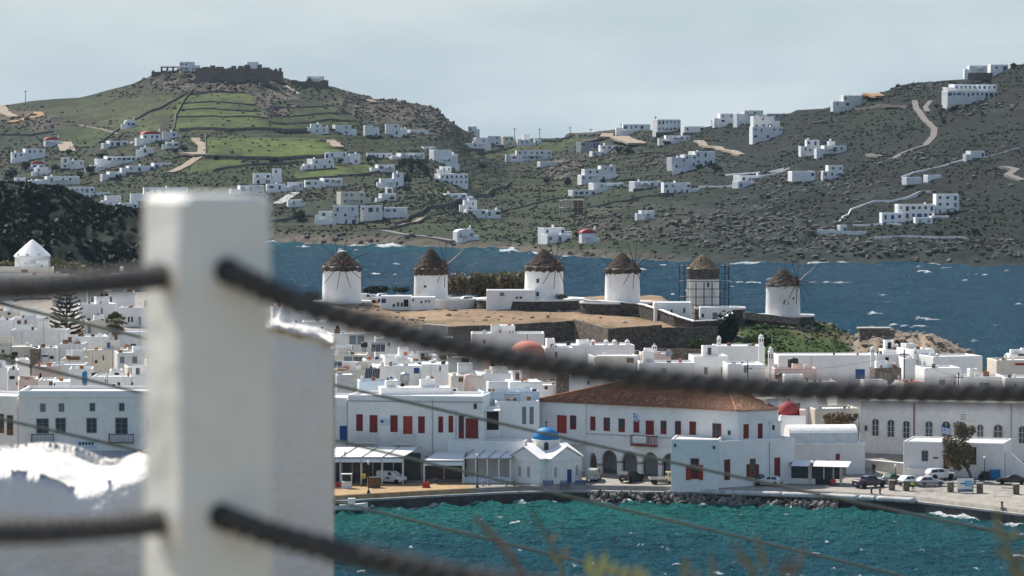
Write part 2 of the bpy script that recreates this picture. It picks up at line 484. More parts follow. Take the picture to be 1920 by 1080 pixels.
FIELDS = [  # real crop and pasture plots on the slopes: outline in survey (photo) coordinates, ground colour
	([(340, 178), (460, 172), (505, 195), (500, 242), (330, 246), (325, 215)], (0.105, 0.135, 0.036)),
	([(520, 200), (640, 190), (668, 205), (660, 238), (505, 246)], (0.10, 0.135, 0.034)),
	([(385, 258), (600, 258), (650, 285), (620, 296), (390, 298)], (0.13, 0.175, 0.032)),
	([(365, 303), (440, 298), (470, 312), (350, 325)], (0.11, 0.15, 0.035)),
	([(540, 318), (690, 308), (715, 322), (560, 341)], (0.12, 0.16, 0.038)),
	([(560, 243), (700, 246), (690, 258), (570, 256)], (0.09, 0.11, 0.035)),
	([(160, 186), (335, 178), (320, 222), (300, 240), (190, 238)], (0.085, 0.095, 0.04)),
	([(105, 236), (215, 246), (200, 272), (120, 276)], (0.075, 0.105, 0.035)),
	([(225, 222), (310, 226), (300, 245), (215, 250)], (0.10, 0.115, 0.04)),
	([(60, 190), (200, 185), (170, 225), (90, 225)], (0.07, 0.08, 0.035)),
	([(880, 285), (1080, 256), (1120, 258), (1060, 282), (890, 300)], (0.095, 0.12, 0.035)),
	([(820, 338), (900, 330), (905, 352), (800, 366)], (0.10, 0.12, 0.045)),
	([(780, 370), (880, 368), (850, 395), (760, 390)], (0.075, 0.085, 0.04)),
	([(640, 425), (760, 402), (850, 405), (700, 432)], (0.075, 0.08, 0.04)),
	([(860, 410), (960, 410), (940, 432), (800, 428)], (0.055, 0.08, 0.03)),
	([(930, 372), (1060, 372), (1050, 400), (940, 402)], (0.05, 0.066, 0.03)),
	([(1060, 362), (1300, 366), (1260, 395), (1080, 400)], (0.045, 0.062, 0.03)),
	([(1575, 208), (1720, 206), (1740, 240), (1580, 248)], (0.05, 0.075, 0.032)),
	([(1740, 270), (1920, 240), (1920, 300), (1700, 320)], (0.042, 0.06, 0.03)),
	([(1490, 330), (1640, 300), (1700, 330), (1560, 372)], (0.045, 0.05, 0.034)),
	([(0, 205), (80, 210), (75, 225), (0, 228)], (0.16, 0.12, 0.08)),
	([(270, 285), (330, 285), (330, 302), (262, 300)], (0.06, 0.07, 0.04)),
]
px_cols = np.concatenate([np.arange(-900, -30, 30), np.arange(-30, 1960, 4.5), np.arange(1960, 2900, 30)])
tt = np.concatenate([[-0.12, -0.05, -0.015], np.linspace(0, 1.0, 215) ** 1.0, [1.02, 1.06, 1.15, 1.4, 2.0]])
PXG, TG = np.meshgrid(px_cols, tt)
dsG = interp(PXG, SDIST); drG = interp(PXG, RDIST)
YG = dsG + (drG - dsG) * TG
XG = (PXG - 960) / FPX * YG
ZG = far_z(XG, YG)
_, tG, yG, _ = far_core(XG, YG)
scr = 235 + (HC - ZG) * FPX / YG
n1 = fbm(XG / 60, YG / 60, 4, 55)
n2 = fbm(XG / 14, YG / 18, 4, 77)
n3 = fbm(XG / 220, YG / 260, 3, 91)
scrub_a = np.array([0.050, 0.064, 0.034]); scrub_b = np.array([0.088, 0.078, 0.05]); scrub_c = np.array([0.064, 0.090, 0.034])
w1 = smooth(-0.35, 0.35, n1 + 0.5 * n2)[..., None]
w2 = smooth(-0.1, 0.4, n3)[..., None]
colG = scrub_a * (1 - w1) + scrub_b * w1
colG = colG * (1 - 0.6 * w2) + scrub_c * 0.6 * w2
for poly, c in FIELDS:
	ins = pip(PXG + 10 * n1, scr + 3 * n2, poly)
	pw = (smooth(-0.75, 0.25, n2 + 0.5 * n1) * ins)[..., None] * .85
	colG = colG * (1 - pw) + np.array(c) * 1.45 * (0.8 + 0.35 * n1[..., None] + 0.25 * n2[..., None]) * pw
rk = np.clip(rocky(PXG, yG), 0, 1) * smooth(-0.15, 0.35, n2 + 0.15)
rk = np.maximum(rk, smooth(0.03, 0.0, tG) * 0.9)
rockc = np.array([0.215, 0.175, 0.14]) * (0.75 + 0.5 * vnoise(XG / 4, YG / 6, 5))[..., None]
colG = colG * (1 - rk[..., None]) + rockc * rk[..., None]
# cloud shade on the right-hand heights, put into a darker, duller ground colour
cloud_shade = smooth(1050, 1420, PXG + 60 * n3)[..., None] * 0.60
colG = colG * (1 - cloud_shade * np.array([1.18, 0.94, 0.84])) * np.array([.44, .45, .45])
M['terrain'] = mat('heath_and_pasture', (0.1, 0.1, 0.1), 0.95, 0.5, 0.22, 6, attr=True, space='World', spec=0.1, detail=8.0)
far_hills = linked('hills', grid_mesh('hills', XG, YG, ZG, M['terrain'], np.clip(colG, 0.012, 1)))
tag(far_hills, kind='structure')
# ------------------------------------------------------------------ dark headland on the left
HEAD = [(-900, 330), (-300, 340), (0, 349), (60, 352), (125, 363), (160, 380), (190, 393), (265, 398), (330, 405), (400, 420), (450, 455), (490, 520), (505, 600)]
def head_z(px, Y):
	yt = interp(px, HEAD)
	Ye = 1065.0
	zt = HC - (yt - 235) * Ye / FPX
	f = smooth(975, 1070, Y) ** 0.75
	bck = smooth(1075, 1380, Y)
	x = (px - 960) / FPX * Y
	n = 1 - np.abs(fbm(x / 16, Y / 20, 5, 31, 0.6))
	z = -3 + (zt + 3) * f * (1 - bck)
	return z + (n - 0.75) * 9 * f * (1 - bck) * smooth(0, 8, zt) * (0.35 + 0.65 * smooth(1075, 1040, Y)), x
hp = np.concatenate([np.arange(-900, -40, 20), np.arange(-40, 520, 3.5)])
hy = np.concatenate([np.arange(965, 1085, 1.6), np.arange(1085, 1400, 12)])
PH, YH = np.meshgrid(hp, hy)
ZH, XH = head_z(PH, YH)
nh = fbm(XH / 12, (YH + ZH * 2) / 9, 4, 60); nh2 = fbm(XH / 45, ZH / 14 + YH / 60, 3, 66)
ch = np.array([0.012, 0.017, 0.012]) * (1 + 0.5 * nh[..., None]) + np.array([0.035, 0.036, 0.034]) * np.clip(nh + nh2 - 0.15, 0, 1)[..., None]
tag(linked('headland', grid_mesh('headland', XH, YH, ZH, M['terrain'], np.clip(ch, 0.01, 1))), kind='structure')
# ------------------------------------------------------------------ town hill, quay and mill plateau
QUAY = [(-900, 515), (0, 520), (270, 522), (500, 525), (630, 528.5), (800, 535.5), (960, 541.5), (1060, 543.5), (1120, 543), (1300, 541), (1450, 537), (1560, 534), (1650, 530.5), (1720, 527.5), (1820, 519), (1920, 510), (2100, 497), (2900, 460)]
LPX = [-900, 0, 270, 480, 620, 760, 900, 1060, 1240, 1330, 1400, 1480, 1560, 1600, 1640, 1700, 1750, 1790, 1835, 1870, 1950, 2900]
LD = [440, 548, 560, 575, 600, 640, 680, 689.4, 690.6, 703, 715, 735, 750, 775, 800, 850, 900, 960]
_p0 = [1.2, 1.9, 2.4, 4.5, 7.5, 10.5, 12.5, 12.9, 13.0, 13.2, 13, 12, 11, 7, 2, -4, -6, -8]
_left = [1.2, 1.9, 2.4, 4.5, 8.0, 11.5, 15, 16, 16.1, 17.6, 19, 21.5, 22.5, 23.5, 22.5, 14, 2, -5]
_m0 = [1.2, 1.9, 2.4, 4.5, 7.5, 10.5, 13, 13.8, 14.6, 17.0, 18.4, 19.2, 19.3, 18, 13, 0, -6, -8]
_mill = [1.2, 1.9, 2.4, 4.5, 7.5, 10.5, 13, 13.8, 17.0, 17.6, 18.0, 18.6, 19.2, 19, 14, 0, -6, -8]
_m4 = [1.2, 1.9, 2.4, 4.5, 7.5, 10.5, 12.6, 13.2, 15.2, 16.2, 17.2, 18.0, 17.6, 13, 5, -4, -6, -8]
_g1 = [1.2, 1.9, 2.4, 4.5, 7.5, 10.0, 12.2, 13.4, 13.6, 16.2, 17.2, 17.1, 14.5, 6, 0, -4, -6, -8]
_g2 = [1.2, 1.9, 2.4, 4.5, 7.5, 9.6, 11.6, 13.0, 13.2, 15.6, 17.0, 16.4, 13, 4, -2, -4, -6, -8]
_g3 = [1.2, 1.9, 2.4, 4.5, 7.5, 9.4, 11.0, 12.4, 12.6, 14.8, 16.0, 14, 10, 2, -3, -4, -6, -8]
_r1 = [1.2, 1.9, 2.4, 4.5, 7.5, 9.2, 10.4, 11.5, 11.8, 13.4, 14.0, 10, 5, 0, -3, -4, -6, -8]
_r2 = [1.2, 1.9, 2.4, 4.5, 7.5, 9.2, 10.6, 12.6, 12.9, 15.0, 14.8, 11, 6, 0, -3, -4, -6, -8]
_r3 = [1.2, 1.9, 2.4, 4.5, 7.5, 9.2, 10.8, 13.0, 13.4, 14.9, 13.6, 8, 3, -1, -3, -4, -6, -8]
_r4 = [1.2, 1.9, 2.4, 4.5, 7.5, 9.0, 10.4, 11.9, 12.1, 12.8, 11, 4, 0, -2, -3, -4, -6, -8]
_r5 = [1.2, 1.9, 2.4, 4.5, 7.5, 8.8, 9.6, 10.4, 10.5, 10.6, 8, 1, -1, -2, -3, -4, -6, -8]
_r6 = [1.2, 1.9, 2.4, 4.5, 7.5, 8.6, 7.6, 6.6, 6.5, 4, 1, -2, -3, -3, -3, -4, -6, -8]
LZ = np.array([_left, _left, _left, _m0, _m0, _mill, _mill, _mill, _mill, _m4, _g1, _g2, _g3, _r1, _r2, _r2, _r3, _r4, _r5, _r6, _r6, _r6])
def land_z(x, Y, rough=True):
	x = np.asarray(x, float); Y = np.asarray(Y, float)
	px = np.clip(px_of(x, Y), -899, 2899)
	i = np.clip(np.searchsorted(LPX, px) - 1, 0, len(LPX) - 2)
	L = np.array(LPX)
	u = (px - L[i]) / (L[i + 1] - L[i])
	D = np.array(LD)
	j = np.clip(np.searchsorted(LD, np.clip(Y, 441, 959)) - 1, 0, len(LD) - 2)
	v = np.clip((Y - D[j]) / (D[j + 1] - D[j]), 0, 1)
	z = (LZ[i, j] * (1 - u) + LZ[i + 1, j] * u) * (1 - v) + (LZ[i, j + 1] * (1 - u) + LZ[i + 1, j + 1] * u) * v
	if rough:
		k = smooth(560, 600, Y) * 0.35 + smooth(676, 690, Y) * 0.3
		z = z + k * fbm(x / 7, Y / 7, 3, 14)
		rk = smooth(1585, 1620, px) * smooth(678, 690, Y) + 0.6 * smooth(1420, 1470, px) * smooth(700, 712, Y)
		z = z + np.clip(rk, 0, 1) * (1 - np.abs(fbm(x / 5, Y / 5, 4, 25, .6)) - .75) * 3.2
	return z
def lz(px, Y):
	return float(land_z(xat(px, Y), Y, False))
lp = np.concatenate([np.arange(-900, -40, 20), np.arange(-40, 1980, 5), np.arange(1980, 2900, 25)])
lo_ = np.concatenate([[0.0], np.arange(0.5, 40, 2.0), np.arange(40, 130, 3.0), np.arange(130, 215, 1.0), np.arange(215, 440, 6.0)])
PL, OL = np.meshgrid(lp, lo_)
YL = interp(PL, QUAY) + 0.6 + OL
XL = (PL - 960) / FPX * YL
ZL = land_z(XL, YL)
ZL[0] = -4.0
scl = 235 + (HC - ZL) * FPX / YL
q1 = fbm(XL / 5, YL / 6, 4, 101); q2 = fbm(XL / 16, YL / 18, 3, 111); q3 = fbm(XL / 1.6, YL / 2.4, 3, 121)
cl = np.ones(XL.shape + (3,)) * np.array([0.29, 0.265, 0.23]) * (1 + 0.12 * q1[..., None])
sand = smooth(905, 870, PL + 25 * q1) * smooth(903, 909, scl + 2 * q1) * smooth(560, 552, YL)
cl = cl * (1 - sand[..., None]) + np.array([0.35, 0.24, 0.13]) * (1 + .15 * q1[..., None]) * sand[..., None]
dirt = smooth(560, 700, PL) * smooth(1420, 1330, PL) * smooth(688, 692, YL)
dirt = np.maximum(dirt, smooth(640, 660, YL) * smooth(690, 1060, PL) * smooth(1400, 1280, PL))
dcol = np.array([0.255, 0.175, 0.11]) * (1 + 0.28 * q2[..., None])
dry = smooth(-0.1, 0.4, q1 + 0.4 * q3)[..., None]
dcol = dcol * (1 - 0.85 * dry) + np.array([0.16, 0.115, 0.065]) * 0.85 * dry
grn = (smooth(0.2, 0.5, q2 + 0.6 * q3) * smooth(715, 692, YL))[..., None]
dcol = dcol * (1 - 0.7 * grn) + np.array([0.10, 0.115, 0.04]) * 0.7 * grn
cl = cl * (1 - dirt[..., None]) + dcol * dirt[..., None]
gs = smooth(1360, 1400, PL + 14 * q1) * smooth(1612, 1585, PL + 10 * q1) * smooth(664, 674, YL) * smooth(725, 712, YL)
gcol = np.array([0.04, 0.068, 0.018]) * (1 + 0.45 * q1[..., None] + 0.35 * q3[..., None])
bare = smooth(0.05, .45, q2 + .3 * q1) * smooth(698, 708, YL)
gcol = gcol * (1 - bare[..., None]) + np.array([0.24, 0.18, 0.115]) * bare[..., None]
cl = cl * (1 - gs[..., None]) + gcol * gs[..., None]
rs = smooth(1590, 1612, PL + 8 * q1) * smooth(668, 680, YL)
rcol = np.array([0.235, 0.185, 0.135]) * (1 + 0.5 * q3[..., None] + .3 * q1[..., None])
rg = smooth(0.1, .45, q1 + .3 * q2) * smooth(1720, 1640, PL)
rcol = rcol * (1 - rg[..., None]) + np.array([0.07, 0.10, 0.03]) * rg[..., None]
cl = cl * (1 - rs[..., None]) + rcol * rs[..., None]
lft = smooth(740, 752, YL) * smooth(620, 560, PL)
cl = cl * (1 - lft[..., None]) + np.array([0.10, 0.10, 0.05]) * lft[..., None]
M['land'] = mat('town_ground', (0.3, 0.3, 0.3), 0.95, 0.25, 0.9, 0.4, attr=True, space='World', spec=0.1, detail=8.0)
tag(linked('ground', grid_mesh('ground', XL, YL, ZL, M['land'], np.clip(cl, 0.01, 1))), kind='structure')
# quay wall with a worn coping, one strip along the harbour edge
def strip(name, pts, prof, m, parent=None, kind='structure'):
	"""sweep an (outward, z) profile along ground points"""
	b = MB(); rings = []
	for i, p in enumerate(pts):
		a = Vector(pts[max(i - 1, 0)][:2]); c = Vector(pts[min(i + 1, len(pts) - 1)][:2])
		d = (c - a).normalized(); nrm = Vector((d.y, -d.x))
		rings.append([(p[0] + nrm.x * o, p[1] + nrm.y * o, p[2] + z) for o, z in prof])
	b.loft(rings)
	o = b.build(name, m, parent)
	if kind: tag(o, kind=kind)
	return o
qpts = []
for p in np.arange(-300, 2320, 20.0):
	Y = float(interp(p, QUAY)); qpts.append((xat(p, Y), Y, 1.22))
strip('quay_wall', qpts, [(0.0, -4), (0.0, -0.28), (-0.9, -0.28), (-0.9, -4)], M['quay_dark'])
strip('quay_kerb', qpts, [(0.06, -0.276), (0.06, 0.0), (-1.1, 0.02), (-1.1, -0.276)], M['concrete'])
# ------------------------------------------------------------------ sea
def wave_h(x, y, near):
	wind = R(-152)
	h = np.zeros_like(x)
	L = [(7.5, .15, 0), (5.2, .14, 24), (3.6, .13, -27), (2.5, .11, 38), (1.8, .08, -45), (1.3, .035, 10)]
	for k, (lam, a, da) in enumerate(L):
		th = wind + R(da)
		ph = (x * math.cos(th) + y * math.sin(th)) * 2 * math.pi / lam
		ph = ph + 3.5 * fbm(x / (lam * 4), y / (lam * 4), 2, 200 + k)
		am = a * (0.55 + 0.9 * vnoise(x / (lam * 5), y / (lam * 5), 300 + k))
		h = h + am * (1 - 2 * np.abs(np.sin(ph / 2)) ** 0.85) * near
	return h
def wave_far(x, y):
	h = np.zeros_like(x)
	for k, (lam, a, da) in enumerate([(26, .42, 0), (15, .30, 22), (9.5, .2, -30)]):
		th = R(-152) + R(da)
		ph = (x * math.cos(th) + y * math.sin(th)) * 2 * math.pi / lam
		ph = ph + 4 * fbm(x / (lam * 4), y / (lam * 4), 2, 400 + k)
		am = a * (0.5 + 1.0 * vnoise(x / (lam * 5), y / (lam * 5), 500 + k))
		h = h + am * (1 - 2 * np.abs(np.sin(ph / 2)) ** 0.85)
	return h
sx = np.concatenate([[-4200, -2500, -1500, -900, -600, -420], np.arange(-320, -64, 2.5), np.arange(-64, 86, 0.5), np.arange(86, 340, 2.5), [420, 600, 900, 1500, 2500, 4200]])
sy = np.concatenate([[-600, 0, 250, 380, 415], np.arange(425, 550, 0.5), np.arange(552, 780, 12), np.arange(780, 1820, 2.6), [1850, 2000, 2600, 4000, 7000]])
SX, SY = np.meshgrid(sx, sy)
nearm = smooth(422, 432, SY) * smooth(556, 548, SY) * smooth(-66, -60, SX) * smooth(88, 82, SX)
farm = smooth(782, 800, SY) * smooth(1815, 1780, SY) * smooth(-318, -290, SX) * smooth(338, 310, SX)
HN = wave_h(SX, SY, 1.0); HF = wave_far(SX, SY)
SZ = HN * nearm * 1.35 + HF * farm * 1.5
fo_n = smooth(0.13, 0.30, HN + 0.14 * fbm(SX / 3.1, SY / 1.7, 3, 601)) * smooth(-0.15, 0.3, fbm(SX / 14, SY / 10, 3, 611))
fo_f = smooth(0.30, 0.58, HF + 0.30 * fbm(SX / 7, SY / 5, 4, 621)) * smooth(-0.2, 0.35, fbm(SX / 18, SY / 30, 3, 631)) * 0.85
# surf where the swell meets the far shore, the quay and the rocks
dsS = interp(px_of(SX, np.maximum(SY, 1)), SDIST)
surf = .8 * smooth(-17, -3, SY - dsS) * smooth(2, -1, SY - dsS) * smooth(-0.1, 0.35, fbm(SX / 14, SY / 9, 4, 641))
surf = np.where(SY > 1300, surf, 0)
dq = interp(px_of(SX, np.maximum(SY, 1)), QUAY) - SY
surf2 = smooth(2.2, 0.4, dq + 1.3 * fbm(SX / 2.5, SY / 2.5, 3, 651)) * np.where((SY < 552) & (SY > 425), 1, 0) * smooth(-0.3, .2, fbm(SX / 9, SY / 9, 2, 655))
pxS = px_of(SX, np.maximum(SY, 1))
surf3 = np.where((SY > 780) & (SY < 980), smooth(0.1, 0.5, fbm(SX / 14, SY / 22, 3, 661)) * smooth(1470, 1540, pxS) * smooth(880, 800, SY) * smooth(1800, 1700, pxS), 0)
foam = np.clip(fo_n * nearm * 0.9 + fo_f * farm * 0.95 + surf * 0.95 + surf2 + surf3, 0, 1)
shallow = smooth(62, 5, dq) * np.where((SY < 556) & (SY > 400), 1, 0) * smooth(2100, 1150, pxS) + 0.28 * np.where((SY < 556), 1, 0)
shallow = np.clip(shallow + 0.16 * fbm(SX / 16, SY / 22, 3, 671) * (SY < 556) + 0.35 * smooth(-130, -10, SY - dsS) * smooth(1150, 800, pxS) * (SY > 1300), 0, 1)
m, n, l, p = _nt('sea_water')
a1 = n.new('ShaderNodeAttribute'); a1.attribute_name = 'foam'
a2 = n.new('ShaderNodeAttribute'); a2.attribute_name = 'shallow'
mx = n.new('ShaderNodeMix'); mx.data_type = 'RGBA'
mx.inputs['A'].default_value = (0.011, 0.054, 0.09, 1)
mx.inputs['B'].default_value = (0.017, 0.125, 0.118, 1)
l.new(a2.outputs['Fac'], mx.inputs['Factor'])
g = n.new('ShaderNodeNewGeometry')
nf = n.new('ShaderNodeTexNoise'); nf.inputs['Scale'].default_value = 1.3; nf.inputs['Detail'].default_value = 6; nf.inputs['Roughness'].default_value = 0.7
l.new(g.outputs['Position'], nf.inputs['Vector'])
ma = n.new('ShaderNodeMath'); ma.operation = 'ADD'
l.new(nf.outputs['Fac'], ma.inputs[0]); l.new(a1.outputs['Fac'], ma.inputs[1])
fr = n.new('ShaderNodeMapRange'); fr.inputs['From Min'].default_value = 0.84; fr.inputs['From Max'].default_value = 1.25
l.new(ma.outputs['Value'], fr.inputs['Value'])
mf = n.new('ShaderNodeMix'); mf.data_type = 'RGBA'; mf.inputs['B'].default_value = (0.74, 0.78, 0.78, 1)
l.new(mx.outputs['Result'], mf.inputs['A']); l.new(fr.outputs['Result'], mf.inputs['Factor'])
l.new(mf.outputs['Result'], p.inputs['Base Color'])
rr = n.new('ShaderNodeMapRange'); rr.inputs['To Min'].default_value = 0.16; rr.inputs['To Max'].default_value = 0.9
l.new(fr.outputs['Result'], rr.inputs['Value']); l.new(rr.outputs['Result'], p.inputs['Roughness'])
p.inputs['IOR'].default_value = 1.33
p.inputs['Specular IOR Level'].default_value = 0.0
nb = n.new('ShaderNodeTexNoise'); nb.inputs['Scale'].default_value = 2.4; nb.inputs['Detail'].default_value = 5; nb.inputs['Roughness'].default_value = 0.65
l.new(g.outputs['Position'], nb.inputs['Vector'])
nb2 = n.new('ShaderNodeTexNoise'); nb2.inputs['Scale'].default_value = 0.35; nb2.inputs['Detail'].default_value = 4
l.new(g.outputs['Position'], nb2.inputs['Vector'])
ad = n.new('ShaderNodeMath'); ad.operation = 'MULTIPLY_ADD'; ad.inputs[1].default_value = 2.6
l.new(nb2.outputs['Fac'], ad.inputs[0]); l.new(nb.outputs['Fac'], ad.inputs[2])
mpw = n.new('ShaderNodeMapping'); mpw.inputs['Scale'].default_value = (0.16, 0.045, 1); mpw.inputs['Rotation'].default_value = (0, 0, R(12))
l.new(g.outputs['Position'], mpw.inputs['Vector'])
nb3 = n.new('ShaderNodeTexNoise'); nb3.inputs['Scale'].default_value = 1.0; nb3.inputs['Detail'].default_value = 5; nb3.inputs['Roughness'].default_value = 0.7
l.new(mpw.outputs['Vector'], nb3.inputs['Vector'])
ad2 = n.new('ShaderNodeMath'); ad2.operation = 'MULTIPLY_ADD'; ad2.inputs[1].default_value = 7.0
l.new(nb3.outputs['Fac'], ad2.inputs[0]); l.new(ad.outputs['Value'], ad2.inputs[2]); ad = ad2
bp = n.new('ShaderNodeBump'); bp.inputs['Strength'].default_value = 0.9; bp.inputs['Distance'].default_value = 1.1
l.new(ad.outputs['Value'], bp.inputs['Height']); l.new(bp.outputs['Normal'], p.inputs['Normal'])
gl = n.new('ShaderNodeBsdfGlossy'); gl.inputs['Roughness'].default_value = 0.12
l.new(bp.outputs['Normal'], gl.inputs['Normal'])
ms = n.new('ShaderNodeMixShader'); ms.inputs['Fac'].default_value = 0.05
l.new(p.outputs['BSDF'], ms.inputs[1]); l.new(gl.outputs['BSDF'], ms.inputs[2]); l.new(ms.outputs['Shader'], n['Material Output'].inputs['Surface'])
M['sea'] = m
tag(linked('sea', grid_mesh('sea', SX, SY, SZ, M['sea'], extra={'foam': foam, 'shallow': shallow})), kind='structure')
# ================================================================== BUILDING KIT
def rring(x0, x1, y0, y1, z, r, ins=0.0, seg=2):
	x0 += ins; x1 -= ins; y0 += ins; y1 -= ins
	r = max(0.01, min(r - ins * 0.6, (x1 - x0) * .45, (y1 - y0) * .45))
	out = []
	for cx, cy, a0 in ((x1 - r, y0 + r, -90), (x1 - r, y1 - r, 0), (x0 + r, y1 - r, 90), (x0 + r, y0 + r, 180)):
		for k in range(seg + 1):
			a = R(a0 + 90.0 * k / seg)
			out.append((cx + r * math.cos(a), cy + r * math.sin(a), z))
	return out
def cube_house(parent, x0, x1, y0, y1, z0, z1, wall, deck='roof_deck', r=0.16, pw=0.3, ph=0.3, name='wall'):
	"""rounded Cycladic block: wall shell with a soft parapet, and a flat roof deck inside it"""
	b = MB()
	ph = min(ph, (z1 - z0) * .4); pw = min(pw, (x1 - x0) * .2, (y1 - y0) * .2)
	rs = [rring(x0, x1, y0, y1, z0, r), rring(x0, x1, y0, y1, z1 - 0.12, r), rring(x0, x1, y0, y1, z1, r, 0.09), rring(x0, x1, y0, y1, z1, r, pw - .06), rring(x0, x1, y0, y1, z1 - 0.08, r, pw)]
	if ph > 0.1: rs.append(rring(x0, x1, y0, y1, z1 - ph, r, pw + .01))
	b.loft(rs, cap0=False, cap1=False)
	w = b.build(name, M[wall], parent)
	d = MB()
	rr_ = rring(x0, x1, y0, y1, z1 - ph + 0.012, r, pw - 0.02)
	d.add(rr_, [tuple(range(len(rr_)))])
	d.build('roof', M[deck], parent)
	return w
_WM = {}
def window(parent, x0, x1, z0, z1, style='dark', y=0.0, name='window', axis=0):
	"""framed window or shutters standing on the plane y (front) of a building; the pane sits back in the frame"""
	w, h = x1 - x0, z1 - z0
	t = min(0.12, w * 0.18)
	key = (style, round(w, 1), round(h, 1))
	if key not in _WM:
		w_, h_ = key[1], key[2]
		f = MB(); g = MB()
		fm, gm = {'dark': ('white', 'glass'), 'red': ('red_wood', 'glass'), 'redshut': ('red_wood', 'red_wood'), 'redbright': ('red_bright', 'red_wood'), 'blue': ('blue_wood', 'blue_wood'), 'grey': ('grey_wood', 'glass'), 'greyshut': ('grey_wood', 'grey_wood'),
				  'brown': ('brown_wood', 'glass'), 'white': ('metal_white', 'glass'), 'hole': ('dark', 'dark'), 'wood': ('brown_wood', 'brown_wood')}[style]
		for a in ((0, w_, 0, t), (0, w_, h_ - t, h_), (0, t, t, h_ - t), (w_ - t, w_, t, h_ - t)):
			f.box(a[0], a[1], -0.06, 0.04, a[2], a[3])
		if style in ('grey', 'white', 'red', 'brown') and w_ > 0.55:
			f.box(w_ / 2 - .05, w_ / 2 + .05, -0.045, 0.03, t, h_ - t)
			if style in ('grey', 'white'):
				for q in ((.33, .66) if h_ > 1.2 else (.5,)):
					f.box(t, w_ - t, -0.04, 0.03, h_ * q - .03, h_ * q + .03)
			else:
				f.box(t, w_ - t, -0.045, 0.03, t, h_ * .3)
		if style in ('redshut', 'blue', 'greyshut', 'redbright'):
			k = max(3, int(h_ / .3))
			f.box(w_ / 2 - .03, w_ / 2 + .03, -0.05, 0.03, t, h_ - t)
			for i in range(k):
				zz = t + (h_ - 2 * t) * i / k
				f.box(t, w_ - t, -0.035, 0.02, zz + .02, zz + (h_ - 2 * t) / k * .6)
		g.box(t * .8, w_ - t * .8, -0.012, 0.03, t * .8, h_ - t * .8)
		_WM[key] = (f.mesh('window_frame', M[fm]), g.mesh('window_pane', M[gm]))
	fm_, gm_ = _WM[key]
	o = linked(name, fm_, parent, (x0, y, z0), 0.0 if axis == 0 else -math.pi / 2)
	linked('pane', gm_, o)
	return o
_SM = {}
def small_window(parent, x0, x1, z0, z1, y=0.0, m='glass', side=False):
	w, h = max(.2, round(x1 - x0, 1)), max(.2, round(z1 - z0, 1))
	if (w, h, m) not in _SM:
		b = MB(); b.box(0, w, -0.05, 0.06, 0, h)
		_SM[(w, h, m)] = b.mesh('window', M[m])
	if side:
		return linked('window', _SM[(w, h, m)], parent, (y, x1, z0), -math.pi / 2)
	return linked('window', _SM[(w, h, m)], parent, (x0, y, z0))
class Bld:
	"""a building set out from two surveyed front corners; local x runs along the front, y goes into the depth"""
	def __init__(s, name, label, pA, DA, pB, DB, zb, cat='house', group=None):
		s.A = Vector((xat(pA, DA, 800), DA)); s.B = Vector((xat(pB, DB, 800), DB))
		s.d = (s.B - s.A); s.L = s.d.length; s.d /= s.L
		s.n = Vector((-s.d.y, s.d.x))
		s.zb = zb
		s.root = thing(name, label, cat, (s.A.x, s.A.y, zb), math.atan2(s.d.y, s.d.x), group)
	def loc(s, px, py, off=0.0):
		"""local (x, z) where the sight line meets the plane y=off"""
		a, b, c = ray(px, py)
		k = a / b
		O = s.A + s.n * off
		t = (k * O.y - O.x) / (s.d.x - k * s.d.y)
		Y = O.y + t * s.d.y
		return t, zat(py, Y) - s.zb
	def win(s, x0, y0, x1, y1, style='dark', off=0.0, name='window'):
		a, zt = s.loc(x0, y0, off); b, _ = s.loc(x1, y0, off); _, zb = s.loc((x0 + x1) / 2, y1, off)
		_, zt = s.loc((x0 + x1) / 2, y0, off)
		return window(s.root, a, b, zb, zt, style, off, name)
	def z(s, px, py, off=0.0):
		return s.loc(px, py, off)[1]
	def x(s, px, off=0.0):
		return s.loc(px, 800, off)[0]
